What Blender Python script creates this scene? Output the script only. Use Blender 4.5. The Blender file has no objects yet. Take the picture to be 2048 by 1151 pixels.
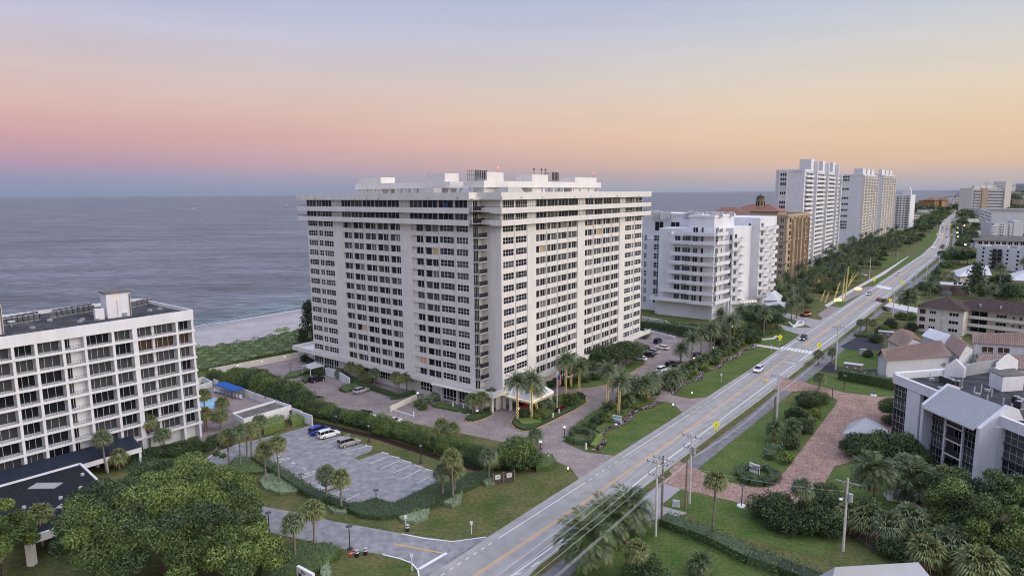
import bpy, bmesh, math, random
from mathutils import Vector, Matrix
R=random.Random(7)
sc=bpy.context.scene
col=sc.collection
rad=math.radians
# ---------------------------------------------------------------- camera
FP=1310.;TH=math.atan(190/FP);RO=.0080;CH=52.
FW=Vector((0,math.cos(TH),-math.sin(TH)));R0=Vector((1,0,0));U0=Vector((0,math.sin(TH),math.cos(TH)))
RT=R0*math.cos(RO)-U0*math.sin(RO);UP=U0*math.cos(RO)+R0*math.sin(RO)
cd=bpy.data.cameras.new('camera');cam=bpy.data.objects.new('camera',cd);col.objects.link(cam)
cam.matrix_world=Matrix(((RT.x,UP.x,-FW.x,0),(RT.y,UP.y,-FW.y,0),(RT.z,UP.z,-FW.z,CH),(0,0,0,1)))
cd.sensor_width=36;cd.lens=FP/2048*36;cd.clip_start=1;cd.clip_end=120000
sc.camera=cam
def ray(u,v): return FW+RT*((u-1024)/FP)+UP*((575.5-v)/FP)
def P(u,v,z=0.):
    d=ray(u,v);t=(z-CH)/d.z
    return Vector((d.x*t,d.y*t,z))
def proj(p):
    q=Vector((p[0],p[1],p[2]-CH));w=q.dot(FW)
    return 1024+FP*q.dot(RT)/w,575.5-FP*q.dot(UP)/w
def zat(p,v):
    lo,hi=-20.,200.
    for _ in range(50):
        m=(lo+hi)/2
        if proj((p[0],p[1],m))[1]>v: lo=m
        else: hi=m
    return m
def along(A,d,u,z):
    f=lambda s:proj((A[0]+d[0]*s,A[1]+d[1]*s,z))[0]-u
    a,b=0.,1.
    for _ in range(40):
        fa,fb=f(a),f(b)
        if abs(fb-fa)<1e-9:break
        a,b=b,b-fb*(b-a)/(fb-fa)
    return b
def D(az): return Vector((math.sin(rad(az)),math.cos(rad(az)),0))
# ---------------------------------------------------------------- materials
def srgb(r,g,b):
    f=lambda c:(c/255/12.92 if c/255<=.04045 else ((c/255+.055)/1.055)**2.4)
    return (f(r),f(g),f(b),1)
M={}
def mat(name,c,rough=.8,spec=.3,noise=.12,scale=.6,emit=0,ecol=None,bump=0,bscale=8,metal=0,island=0,c2=None,detail=4,fine=0,fs=2.5,streak=0):
    m=bpy.data.materials.new(name);m.use_nodes=True;nt=m.node_tree;N=nt.nodes;L=nt.links
    b=N['Principled BSDF'];c=tuple(c)[:3]+(1,)
    b.inputs['Roughness'].default_value=rough;b.inputs['Specular IOR Level'].default_value=spec;b.inputs['Metallic'].default_value=metal
    b.inputs['Base Color'].default_value=c
    src=None
    g=N.new('ShaderNodeNewGeometry')
    if noise or c2:
        n=N.new('ShaderNodeTexNoise');n.inputs['Scale'].default_value=scale;n.inputs['Detail'].default_value=detail
        L.new(g.outputs['Position'],n.inputs['Vector'])
        r=N.new('ShaderNodeMapRange');r.inputs[1].default_value=.3;r.inputs[2].default_value=.7
        L.new(n.outputs['Fac'],r.inputs[0])
        mx=N.new('ShaderNodeMix');mx.data_type='RGBA'
        a=tuple(x*(1-noise) for x in c[:3])+(1,);bb=(tuple(c2)[:3]+(1,)) if c2 else tuple(min(1,x*(1+noise)) for x in c[:3])+(1,)
        if c2:a=c
        mx.inputs[6].default_value=a;mx.inputs[7].default_value=bb
        L.new(r.outputs[0],mx.inputs[0]);src=mx.outputs[2]
    if (fine or streak) and src:
        for amt,sc3,nsc in ((fine,(1,1,1),fs),(streak,(1,1,.07),1.3)):
            if not amt: continue
            mp=N.new('ShaderNodeMapping');mp.inputs['Scale'].default_value=sc3;L.new(g.outputs['Position'],mp.inputs[0])
            n3=N.new('ShaderNodeTexNoise');n3.inputs['Scale'].default_value=nsc;n3.inputs['Detail'].default_value=5;L.new(mp.outputs[0],n3.inputs['Vector'])
            r3=N.new('ShaderNodeMapRange');r3.inputs[1].default_value=.32;r3.inputs[2].default_value=.66;r3.inputs[3].default_value=1-amt;r3.inputs[4].default_value=1+amt*.6;L.new(n3.outputs['Fac'],r3.inputs[0])
            vm3=N.new('ShaderNodeVectorMath');vm3.operation='SCALE';L.new(src,vm3.inputs[0]);L.new(r3.outputs[0],vm3.inputs['Scale']);src=vm3.outputs[0]
    if island:
        h=N.new('ShaderNodeHueSaturation');
        r2=N.new('ShaderNodeMapRange');r2.inputs[3].default_value=1-island;r2.inputs[4].default_value=1+island
        L.new(g.outputs['Random Per Island'],r2.inputs[0]);L.new(r2.outputs[0],h.inputs['Value'])
        if src:L.new(src,h.inputs['Color'])
        else:h.inputs['Color'].default_value=c
        src=h.outputs[0]
    if src:L.new(src,b.inputs['Base Color'])
    if bump:
        n2=N.new('ShaderNodeTexNoise');n2.inputs['Scale'].default_value=bscale;n2.inputs['Detail'].default_value=3
        L.new(g.outputs['Position'],n2.inputs['Vector'])
        bp=N.new('ShaderNodeBump');bp.inputs['Strength'].default_value=bump;bp.inputs['Distance'].default_value=.1
        L.new(n2.outputs['Fac'],bp.inputs['Height']);L.new(bp.outputs[0],b.inputs['Normal'])
    if emit:
        b.inputs['Emission Color'].default_value=tuple(ecol or c)[:3]+(1,);b.inputs['Emission Strength'].default_value=emit
    M[name]=m;return m
# ---------------------------------------------------------------- mesh collector
class MB:
    def __init__(s): s.V=[];s.F=[];s.I=[]
    def add(s,vs,fs,m=0):
        o=len(s.V);s.V+=[tuple(v) for v in vs];s.F+=[tuple(i+o for i in f) for f in fs];s.I+=[m]*len(fs)
    def box(s,x0,x1,y0,y1,z0,z1,m=0):
        s.add([(x0,y0,z0),(x1,y0,z0),(x1,y1,z0),(x0,y1,z0),(x0,y0,z1),(x1,y0,z1),(x1,y1,z1),(x0,y1,z1)],
              [(0,3,2,1),(4,5,6,7),(0,1,5,4),(1,2,6,5),(2,3,7,6),(3,0,4,7)],m)
    def prism(s,poly,z0,z1,m=0,top=None):
        n=len(poly);a=sum(poly[i][0]*poly[(i+1)%n][1]-poly[(i+1)%n][0]*poly[i][1] for i in range(n))
        if a<0: poly=poly[::-1]
        s.add([(p[0],p[1],z0) for p in poly]+[(p[0],p[1],z1) for p in poly],[tuple(range(n))[::-1]]+[(i,(i+1)%n,n+(i+1)%n,n+i) for i in range(n)],m)
        s.add([(p[0],p[1],z1) for p in poly],[tuple(range(n))],m if top is None else top)
    def wall(s,a,b,t,z0,z1,m=0):
        a=Vector(a[:2]);b=Vector(b[:2]);d=(b-a).normalized();n=Vector((-d.y,d.x))*t/2
        s.prism([a+n,a-n,b-n,b+n],z0,z1,m)
    def tube(s,pts,r,k=6,m=0,cap=True):
        n=len(pts);pts=[Vector(p) for p in pts]
        rs=r if isinstance(r,(list,tuple)) else [r]*n
        vs=[]
        for i,p in enumerate(pts):
            t=(pts[min(i+1,n-1)]-pts[max(i-1,0)]).normalized()
            a=t.orthogonal().normalized();b=t.cross(a)
            if i and a.dot(pa)<.3:
                a=(pa-t*pa.dot(t)).normalized();b=t.cross(a)
            pa=a
            for j in range(k):
                an=2*math.pi*j/k;vs.append(p+(a*math.cos(an)+b*math.sin(an))*rs[i])
        fs=[(i*k+j,i*k+(j+1)%k,(i+1)*k+(j+1)%k,(i+1)*k+j) for i in range(n-1) for j in range(k)]
        if cap: fs+=[tuple(range(k))[::-1],tuple(range((n-1)*k,n*k))]
        s.add(vs,fs,m)
    def ball(s,c,r,m=0,k=8,h=5,sz=1):
        vs=[(c[0],c[1],c[2]+r*sz)]+[(c[0]+r*math.sin(math.pi*i/h)*math.cos(2*math.pi*j/k),c[1]+r*math.sin(math.pi*i/h)*math.sin(2*math.pi*j/k),c[2]+r*sz*math.cos(math.pi*i/h)) for i in range(1,h) for j in range(k)]+[(c[0],c[1],c[2]-r*sz)]
        fs=[(0,1+j,1+(j+1)%k) for j in range(k)]
        for i in range(h-2):
            for j in range(k): fs.append((1+i*k+j,1+(i+1)*k+j,1+(i+1)*k+(j+1)%k,1+i*k+(j+1)%k))
        e=len(vs)-1;b=1+(h-2)*k
        fs+=[(e,b+(j+1)%k,b+j) for j in range(k)]
        s.add(vs,fs,m)
    def mesh(s,name,mats,smooth=False):
        me=bpy.data.meshes.new(name);me.from_pydata(s.V,[],s.F)
        for m in mats: me.materials.append(M[m] if isinstance(m,str) else m)
        if len(mats)>1: me.polygons.foreach_set('material_index',s.I)
        if smooth: me.polygons.foreach_set('use_smooth',[True]*len(me.polygons))
        me.update();return me
    def build(s,name,mats,parent=None,smooth=False,loc=None,**kw):
        if not isinstance(mats,(list,tuple)): mats=[mats]
        o=bpy.data.objects.new(name,s.mesh(name,mats,smooth));col.objects.link(o)
        if parent: o.parent=parent
        if loc: o.location=loc
        tag(o,**kw);return o
def tag(o,label=None,cat=None,group=None,kind=None):
    if label:o['label']=label
    if cat:o['category']=cat
    if group:o['group']=group
    if kind:o['kind']=kind
    return o
def empty(name,loc=(0,0,0),rz=0,label=None,cat=None,group=None):
    o=bpy.data.objects.new(name,None);col.objects.link(o);o.location=loc;o.rotation_euler=(0,0,rz);o.empty_display_size=.5
    return tag(o,label,cat,group)
def inst(name,me,parent=None,loc=(0,0,0),rz=0,sc_=1,label=None,cat=None,group=None):
    o=bpy.data.objects.new(name,me);col.objects.link(o);o.location=loc;o.rotation_euler=(0,0,rz);o.scale=(sc_,)*3 if not hasattr(sc_,'__len__') else sc_
    if parent:o.parent=parent
    return tag(o,label,cat,group)
def copytree(o,parent=None,loc=None,rz=None,scale=None,label=None,group=None):
    c=o.copy();col.objects.link(c);c.parent=parent
    for ch in [x for x in KIDS.get(o.name,[])]: copytree(ch,c)
    KIDS[c.name]=[x for x in bpy.data.objects if False]
    if loc is not None:c.location=loc
    if rz is not None:c.rotation_euler=(0,0,rz)
    if scale is not None:c.scale=(scale,)*3 if not hasattr(scale,'__len__') else scale
    if label:c['label']=label
    if group:c['group']=group
    return c
KIDS={}
def proto(root):
    def rec(o):
        KIDS[o.name]=[c for c in bpy.data.objects if c.parent==o]
        for c in KIDS[o.name]: rec(c)
    rec(root);return root
used=set()
def place(o,loc,rz=None,scale=None,label=None,group=None):
    'first use moves the prototype itself, later uses copy it'
    if o.name in used: return copytree(o,None,loc,rz,scale,label,group)
    used.add(o.name);o.location=loc
    if rz is not None:o.rotation_euler=(0,0,rz)
    if scale is not None:o.scale=(scale,)*3 if not hasattr(scale,'__len__') else scale
    if label:o['label']=label
    if group:o['group']=group
    return o
def sheet(name,px,z,m,kind='structure',label=None,cat=None,world=None,thick=0,zz=None):
    b=MB();pts=world or [P(u,v,0) for u,v in px]
    if thick: b.prism([(p[0],p[1]) for p in pts],z-thick,z)
    else:
        n=len(pts);a=sum(pts[i][0]*pts[(i+1)%n][1]-pts[(i+1)%n][0]*pts[i][1] for i in range(n))
        if a<0:pts=pts[::-1]
        b.add([(p[0],p[1],z) for p in pts],[tuple(range(n))])
    o=b.build(name,m);tag(o,label,cat,None,kind);return o
def stripmesh(b,pts,w,z,m=0,off=0,dash=None):
    'ribbon along world points'
    pts=[Vector((p[0],p[1],0)) for p in pts]
    n=len(pts);L=[];Rr=[]
    for i,p in enumerate(pts):
        t=(pts[min(i+1,n-1)]-pts[max(i-1,0)]).normalized();q=Vector((t.y,-t.x,0))
        L.append(p+q*(off-w/2));Rr.append(p+q*(off+w/2))
    b.add([(p.x,p.y,z) for p in L]+[(p.x,p.y,z) for p in Rr],[(i,n+i,n+i+1,i+1) for i in range(n-1)],m)
def rs(pts,step):
    'resample polyline'
    out=[];pts=[Vector((p[0],p[1],0)) for p in pts]
    for a,b in zip(pts,pts[1:]):
        k=max(1,int((b-a).length/step))
        out+=[a.lerp(b,i/k) for i in range(k)]
    return out+[pts[-1]]
# ---------------------------------------------------------------- sky
w=bpy.data.worlds.new('World');sc.world=w;w.use_nodes=True
nt=w.node_tree;N=nt.nodes;L=nt.links;bg=N['Background']
tc=N.new('ShaderNodeTexCoord');sp=N.new('ShaderNodeSeparateXYZ');L.new(tc.outputs['Generated'],sp.inputs[0])
el=N.new('ShaderNodeMath');el.operation='ARCSINE';L.new(sp.outputs['Z'],el.inputs[0])
def ramp(stops):
    r=N.new('ShaderNodeValToRGB');e=r.color_ramp.elements
    mr=N.new('ShaderNodeMapRange');mr.inputs[1].default_value=0;mr.inputs[2].default_value=rad(60);L.new(el.outputs[0],mr.inputs[0]);L.new(mr.outputs[0],r.inputs[0])
    for i,(d,c) in enumerate(stops):
        x=e[i] if i<2 else e.new(d/60)
        x.position=d/60;x.color=srgb(*c)
    return r.outputs[0]
left=ramp([(0,(136,148,176)),(60,(150,165,215)),(1.3,(150,152,182)),(2.6,(184,156,176)),(4.3,(208,165,170)),(6.5,(216,182,177)),(9,(213,194,194)),(12.5,(196,194,214)),(17,(171,181,219)),(25,(165,178,220))])
right=ramp([(0,(170,174,186)),(60,(160,175,220)),(1,(196,180,176)),(2.2,(226,192,164)),(4,(234,205,172)),(6.5,(231,211,186)),(9,(221,213,200)),(12.5,(202,206,214)),(17,(178,190,217)),(25,(168,184,222))])
az=N.new('ShaderNodeMath');az.operation='MULTIPLY';az.inputs[1].default_value=1.;L.new(sp.outputs['X'],az.inputs[0])
mr=N.new('ShaderNodeMapRange');mr.interpolation_type='SMOOTHSTEP';mr.inputs[1].default_value=-.74;mr.inputs[2].default_value=.79;L.new(az.outputs[0],mr.inputs[0])
mx=N.new('ShaderNodeMix');mx.data_type='RGBA';L.new(mr.outputs[0],mx.inputs[0]);L.new(left,mx.inputs[6]);L.new(right,mx.inputs[7])
# faint streaky clouds
nz=N.new('ShaderNodeTexNoise');nz.inputs['Scale'].default_value=2.2;nz.inputs['Detail'].default_value=5
mp=N.new('ShaderNodeMapping');mp.inputs['Scale'].default_value=(1,1,9);L.new(tc.outputs['Generated'],mp.inputs[0]);L.new(mp.outputs[0],nz.inputs[0])
m2=N.new('ShaderNodeMapRange');m2.inputs[1].default_value=.35;m2.inputs[2].default_value=.7;m2.inputs[3].default_value=.97;m2.inputs[4].default_value=1.04;L.new(nz.outputs['Fac'],m2.inputs[0])
vm=N.new('ShaderNodeVectorMath');vm.operation='SCALE';L.new(mx.outputs[2],vm.inputs[0]);L.new(m2.outputs[0],vm.inputs['Scale'])
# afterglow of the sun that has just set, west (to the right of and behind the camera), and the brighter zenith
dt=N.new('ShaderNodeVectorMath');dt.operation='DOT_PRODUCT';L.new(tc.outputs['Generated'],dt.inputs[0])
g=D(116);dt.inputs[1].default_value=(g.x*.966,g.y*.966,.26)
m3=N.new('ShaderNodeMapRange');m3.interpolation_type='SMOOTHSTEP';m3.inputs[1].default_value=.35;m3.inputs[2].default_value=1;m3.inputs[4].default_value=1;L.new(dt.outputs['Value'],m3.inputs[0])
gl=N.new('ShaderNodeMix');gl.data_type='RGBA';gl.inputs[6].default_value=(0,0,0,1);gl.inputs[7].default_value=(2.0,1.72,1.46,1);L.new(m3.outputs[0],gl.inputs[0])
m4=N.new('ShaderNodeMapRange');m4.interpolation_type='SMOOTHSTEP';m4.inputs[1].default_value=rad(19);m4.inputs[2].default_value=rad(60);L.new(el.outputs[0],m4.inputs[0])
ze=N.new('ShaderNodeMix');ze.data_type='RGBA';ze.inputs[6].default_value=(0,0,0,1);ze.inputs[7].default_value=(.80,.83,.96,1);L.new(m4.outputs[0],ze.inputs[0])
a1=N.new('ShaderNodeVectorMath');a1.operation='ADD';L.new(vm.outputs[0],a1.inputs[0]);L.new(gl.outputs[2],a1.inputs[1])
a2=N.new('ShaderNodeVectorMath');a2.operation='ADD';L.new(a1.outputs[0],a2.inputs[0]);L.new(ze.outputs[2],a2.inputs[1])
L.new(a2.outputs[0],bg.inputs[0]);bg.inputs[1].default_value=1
sl=bpy.data.lights.new('sun','SUN');sl.energy=.45;sl.angle=rad(14);sl.color=(1,.93,.84)
so=bpy.data.objects.new('sun',sl);col.objects.link(so);sd=Vector((D(122).x,D(122).y,.42));so.rotation_euler=sd.to_track_quat('Z','Y').to_euler()
sc.view_settings.view_transform='Standard';sc.view_settings.look='None';sc.cycles.filter_width=1.05
# ---------------------------------------------------------------- material list
mat('stucco',srgb(209,206,202),.85,.2,.05,.35,streak=.05)
mat('stucco_white',srgb(208,209,213),.8,.25,.05,.3,streak=.05)
mat('stucco_grey',srgb(190,192,198),.85,.2,.06,.3,streak=.05)
mat('stucco_tan',srgb(166,148,126),.85,.2,.10,.25,streak=.05)
mat('stucco_cream',srgb(208,203,194),.85,.2,.05,.3,streak=.05)
mat('stucco_orange',srgb(150,120,86),.85,.2,.08,.3)
mat('glass',(.012,.015,.022),.12,.3,0)
mat('glass_green',(.03,.075,.07),.08,.6,0)
mat('curtain',(.055,.06,.07),.3,.3,0)
mat('curtain_pale',(.16,.16,.17),.5,.3,0)
mat('lit_room',(.25,.19,.12),.6,.2,0,emit=.12,ecol=(1,.72,.4))
mat('leaf_dry',(.20,.15,.075),.8,.2,0,1,island=.4)
mat('metal_roof',(.33,.34,.36),.4,.4,.04)
mat('brown_blind',(.05,.03,.02),.5,.3,.3,3)
mat('frame_white',(.68,.68,.68),.5,.4,0)
mat('dark_metal',(.03,.03,.035),.45,.5,0)
mat('grey_metal',(.32,.33,.35),.4,.5,.1)
mat('white_metal',(.47,.48,.51),.4,.4,.03)
mat('roof_dark',(.035,.037,.045),.9,.1,0,.25,c2=(.085,.083,.085),fine=.3,fs=.7)
mat('spare',(.1,.1,.1))
mat('roof_gravel',(.10,.095,.09),.95,.1,0,.5,c2=(.17,.16,.15))
mat('terracotta',(.17,.085,.06),.85,.2,0,1.2,c2=(.26,.14,.10))
mat('tile_pink',(.20,.14,.12),.85,.2,0,2.5,c2=(.31,.235,.205))
mat('roof_brown',(.045,.032,.030),.9,.15,0,1.5,c2=(.085,.065,.06))
mat('asphalt',(.27,.27,.29),.9,.25,0,.35,c2=(.325,.32,.32),detail=8,fine=.1)
mat('asphalt_lot',(.19,.195,.215),.9,.25,0,.5,c2=(.265,.263,.265),detail=8,fine=.24,fs=.8)
mat('asphalt_dark',(.13,.13,.14),.9,.25,0,.6,c2=(.2,.2,.205),detail=8,fine=.2,fs=.9)
mat('asphalt_black',(.035,.035,.045),.9,.25,.2,.6)
mat('concrete',(.47,.46,.45),.9,.2,.12,.8)
mat('curb_tan',(.42,.27,.19),.9,.2,.12,.8)
mat('paint_white',(.66,.66,.65),.7,.3,.1,2)
mat('paint_yellow',(.62,.36,.10),.7,.3,.12,2)
mat('lawn',(.060,.088,.026),.95,.1,0,.17,c2=(.135,.125,.055),detail=10,fine=.32,fs=1.6)
mat('lawn_green',(.055,.105,.024),.95,.1,0,.28,c2=(.11,.135,.045),detail=12,fine=.28,fs=1.8)
mat('lawn_dark',(.02,.045,.012),.95,.1,.35,.8)
mat('dry_grass',(.13,.115,.045),.95,.1,0,.4,c2=(.075,.085,.03),detail=8,fine=.4,fs=2)
mat('mulch',(.035,.02,.018),.95,.1,.3,3)
mat('sand',(.31,.29,.29),.95,.1,0,.12,c2=(.40,.38,.37),detail=8,fine=.12,fs=1)
mat('sand_wet',(.27,.245,.25),.7,.4,.06,.2)
mat('foam',(.42,.44,.47),.8,.2,.1,1)
mat('bark',(.20,.18,.155),.95,.1,.25,3)
mat('bark_dark',(.09,.075,.06),.95,.1,.25,3)
mat('branch_pale',(.34,.30,.25),.95,.1,.2,3)
mat('leaf',(.072,.110,.034),.55,.35,0,1,island=.55)
mat('leaf_bright',(.125,.175,.045),.55,.35,0,1,island=.5)
mat('leaf_dark',(.042,.072,.028),.5,.4,0,1,island=.55)
mat('leaf_olive',(.15,.175,.065),.6,.3,0,1,island=.5)
mat('leaf_grey',(.17,.22,.13),.7,.3,0,1,island=.45)
mat('leaf_date',(.12,.155,.075),.5,.35,0,1,island=.5)
mat('leaf_coco',(.075,.108,.036),.45,.4,0,1,island=.6)
mat('leaf_yellow',(.17,.22,.035),.55,.35,0,1,island=.5)
mat('leaf_red',(.09,.010,.022),.5,.35,0,1,island=.5)
mat('leaf_pine',(.045,.060,.032),.8,.2,0,1,island=.5)
mat('flowers_white',(.72,.68,.72),.8,.2,0,1,island=.3)
mat('light_warm',(1,.75,.25),.5,.3,0,emit=2.0,ecol=(1,.74,.20))
mat('lamp_glow',(1,.85,.6),.5,.3,0,emit=4,ecol=(1,.86,.62))
mat('lamp_white',(1,1,1),.5,.3,0,emit=1.6,ecol=(1,.97,.9))
mat('light_red',(1,.1,.05),.5,.3,0,emit=5,ecol=(1,.10,.04))
mat('sign_yellow',(.85,.80,.02),.5,.3,0,emit=.06,ecol=(.9,.95,.02))
mat('black',(.012,.012,.014),.5,.4,0)
mat('tyre',(.015,.015,.015),.8,.2,0)
mat('rim',(.4,.4,.42),.35,.5,0)
mat('awning_blue',(.01,.09,.36),.7,.3,.1,2)
mat('pool_water',(.22,.46,.60),.12,.6,.15,1.5)
mat('sign_blue',(.02,.08,.25),.5,.4,0)
mat('red_fabric',(.45,.03,.02),.6,.3,0)
mat('wood_pole',(.22,.17,.13),.9,.2,.25,2)
mat('concrete_pole',(.52,.50,.48),.85,.2,.1,1)
mat('roof_navy',(.012,.018,.035),.5,.4,.2,1)
mat('roof_black',(.012,.014,.018),.95,.1,0,2,c2=(.03,.033,.04))
mat('wire',(.62,.62,.64),.4,.5,0)
for n_,c_ in dict(white=(.72,.72,.73),silver=(.36,.37,.39),black=(.012,.013,.016),blue=(.008,.04,.30),navy=(.012,.02,.06),grey=(.10,.105,.115),red=(.40,.012,.02),champagne=(.30,.28,.25)).items():
    mat('car_'+n_,c_,.25,.6,0)
# pavers: brick pattern in world space
def paver(name,c1,c2,mo,sx):
    m=bpy.data.materials.new(name);m.use_nodes=True;nt=m.node_tree;N=nt.nodes;L=nt.links;b=N['Principled BSDF'];b.inputs['Roughness'].default_value=.9;b.inputs['Specular IOR Level'].default_value=.2
    g=N.new('ShaderNodeNewGeometry');mp=N.new('ShaderNodeMapping');mp.inputs['Rotation'].default_value=(0,0,rad(9));L.new(g.outputs['Position'],mp.inputs[0])
    n0=N.new('ShaderNodeTexVoronoi');n0.inputs['Scale'].default_value=sx;L.new(mp.outputs[0],n0.inputs[0])
    r=N.new('ShaderNodeSeparateColor');L.new(n0.outputs['Color'],r.inputs[0])
    mx=N.new('ShaderNodeMix');mx.data_type='RGBA';mx.inputs[6].default_value=c1+(1,);mx.inputs[7].default_value=c2+(1,);L.new(r.outputs[0],mx.inputs[0])
    n=N.new('ShaderNodeTexNoise');n.inputs['Scale'].default_value=.25;n.inputs['Detail'].default_value=7;L.new(g.outputs['Position'],n.inputs[0])
    r3=N.new('ShaderNodeMapRange');r3.inputs[1].default_value=.3;r3.inputs[2].default_value=.7;r3.inputs[3].default_value=.8;r3.inputs[4].default_value=1.15;L.new(n.outputs['Fac'],r3.inputs[0])
    v=N.new('ShaderNodeVectorMath');v.operation='SCALE';L.new(mx.outputs[2],v.inputs[0]);L.new(r3.outputs[0],v.inputs['Scale']);L.new(v.outputs[0],b.inputs['Base Color'])
    M[name]=m
paver('paver_mauve',(.20,.165,.16),(.30,.255,.245),(0,0,0),4)
paver('paver_pink',(.17,.105,.085),(.38,.265,.22),(0,0,0),4.2)
# road: tyre-darkened lanes along the road direction
ROADAZ=38.0
def road_mat():
    m=bpy.data.materials.new('road_asphalt');m.use_nodes=True;nt=m.node_tree;N=nt.nodes;L=nt.links;b=N['Principled BSDF'];b.inputs['Roughness'].default_value=.9;b.inputs['Specular IOR Level'].default_value=.25
    g=N.new('ShaderNodeNewGeometry');mp=N.new('ShaderNodeMapping');mp.vector_type='TEXTURE';mp.inputs['Rotation'].default_value=(0,0,rad(-ROADAZ));mp.inputs['Scale'].default_value=(1.5,60,1);L.new(g.outputs['Position'],mp.inputs[0])
    n=N.new('ShaderNodeTexNoise');n.inputs['Scale'].default_value=1;n.inputs['Detail'].default_value=4;L.new(mp.outputs[0],n.inputs[0])
    n2=N.new('ShaderNodeTexNoise');n2.inputs['Scale'].default_value=.4;n2.inputs['Detail'].default_value=8;L.new(g.outputs['Position'],n2.inputs[0])
    ad=N.new('ShaderNodeMath');ad.operation='ADD';L.new(n.outputs['Fac'],ad.inputs[0]);L.new(n2.outputs['Fac'],ad.inputs[1])
    r=N.new('ShaderNodeMapRange');r.inputs[1].default_value=.7;r.inputs[2].default_value=1.3;L.new(ad.outputs[0],r.inputs[0])
    mx=N.new('ShaderNodeMix');mx.data_type='RGBA';mx.inputs[6].default_value=(.225,.222,.215,1);mx.inputs[7].default_value=(.345,.338,.328,1);L.new(r.outputs[0],mx.inputs[0]);L.new(mx.outputs[2],b.inputs['Base Color'])
    M['road_asphalt']=m
road_mat()
def sea_mat():
    m=bpy.data.materials.new('sea');m.use_nodes=True;nt=m.node_tree;N=nt.nodes;L=nt.links;b=N['Principled BSDF'];b.inputs['Roughness'].default_value=.38;b.inputs['IOR'].default_value=1.33;b.inputs['Specular IOR Level'].default_value=.24
    g=N.new('ShaderNodeNewGeometry')
    def nz(sx,sy,rot,det):
        mp=N.new('ShaderNodeMapping');mp.inputs['Rotation'].default_value=(0,0,rad(rot));mp.inputs['Scale'].default_value=(sx,sy,1);L.new(g.outputs['Position'],mp.inputs[0])
        n=N.new('ShaderNodeTexNoise');n.inputs['Scale'].default_value=1;n.inputs['Detail'].default_value=det;L.new(mp.outputs[0],n.inputs[0]);return n.outputs['Fac']
    a=nz(.06,.26,-12,5);c=nz(.008,.03,-8,4);d=nz(.5,.9,20,2)
    ad=N.new('ShaderNodeMath');ad.operation='MULTIPLY_ADD';ad.inputs[1].default_value=.14;L.new(d,ad.inputs[0]);L.new(a,ad.inputs[2])
    bp=N.new('ShaderNodeBump');bp.inputs['Strength'].default_value=1;bp.inputs['Distance'].default_value=2.6;L.new(ad.outputs[0],bp.inputs['Height']);L.new(bp.outputs[0],b.inputs['Normal'])
    sepx=N.new('ShaderNodeVectorMath');sepx.operation='DOT_PRODUCT';L.new(g.outputs['Position'],sepx.inputs[0])
    q=SHN;sepx.inputs[1].default_value=(q.x,q.y,0)
    sb=N.new('ShaderNodeMath');sb.operation='SUBTRACT';L.new(sepx.outputs['Value'],sb.inputs[0]);sb.inputs[1].default_value=SHD
    r=N.new('ShaderNodeMapRange');r.inputs[1].default_value=0;r.inputs[2].default_value=60;r.interpolation_type='SMOOTHSTEP';L.new(sb.outputs[0],r.inputs[0])
    mx=N.new('ShaderNodeMix');mx.data_type='RGBA';mx.inputs[6].default_value=(.105,.15,.165,1);mx.inputs[7].default_value=(.108,.118,.142,1);L.new(r.outputs[0],mx.inputs[0])
    rc=N.new('ShaderNodeMapRange');rc.inputs[1].default_value=.3;rc.inputs[2].default_value=.7;rc.inputs[3].default_value=.65;rc.inputs[4].default_value=1.35;L.new(c,rc.inputs[0])
    rd=N.new('ShaderNodeMapRange');rd.inputs[1].default_value=.35;rd.inputs[2].default_value=.65;rd.inputs[3].default_value=.62;rd.inputs[4].default_value=1.4;L.new(nz(.11,.42,-14,3),rd.inputs[0])
    mm=N.new('ShaderNodeMath');mm.operation='MULTIPLY';L.new(rc.outputs[0],mm.inputs[0]);L.new(rd.outputs[0],mm.inputs[1])
    v=N.new('ShaderNodeVectorMath');v.operation='SCALE';L.new(mx.outputs[2],v.inputs[0]);L.new(mm.outputs[0],v.inputs['Scale']);L.new(v.outputs[0],b.inputs['Base Color'])
    M['sea']=m
sh0=P(388,656);sh1=P(603,619);shd=(sh1-sh0).normalized();SHN=Vector((-shd.y,shd.x,0));SHD=SHN.dot(sh0)
sea_mat()
# ---------------------------------------------------------------- land and sea
b=MB();b.add([(-45000,-10000,-.6),(45000,-10000,-.6),(45000,45000,-.6),(-45000,45000,-.6)],[(0,1,2,3)]);b.build('sea','sea',kind='structure')
far=sh0+shd*2300
coast=[sh0-shd*900,sh0,sh1,sh1+shd*600,P(1822,412),P(1842,405),P(1868,399),P(1885,394),P(1915,391.5),P(1935,386),P(1960,381.5)]
land=[Vector((x.x,x.y,0)) for x in coast]+[Vector((9000,14000,0)),Vector((40000,30000,0)),Vector((30000,-3000,0)),Vector((500,-900,0))]
sheet('ground',None,0,'lawn',world=land)
beach=coast[:5]
b=MB()
c2=[p+Vector((0,0,0)) for p in beach]
inn=[sh0-shd*900-SHN*38,P(392,697)-SHN*0,P(470,688),P(590,668),sh1+shd*600-SHN*45,P(1822,412)-SHN*60]
sheet('beach_sand',None,.03,'sand',world=c2+inn[::-1])
wet=[p-SHN*7 for p in beach]
sheet('wet_sand',None,.05,'sand_wet',world=beach+wet[::-1])
b=MB();fp=rs(beach[:4],6);stripmesh(b,[p+SHN*(1.2+1.6*math.sin(i*.31)*math.sin(i*.13+1)) for i,p in enumerate(fp)],1.8,.07);b.build('surf_foam','foam',kind='structure')
b=MB();stripmesh(b,[p+SHN*(7.5+3*math.sin(i*.2)) for i,p in enumerate(fp[150:210])],.8,.02-.5);b.build('wave_crest','foam',kind='structure')
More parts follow.
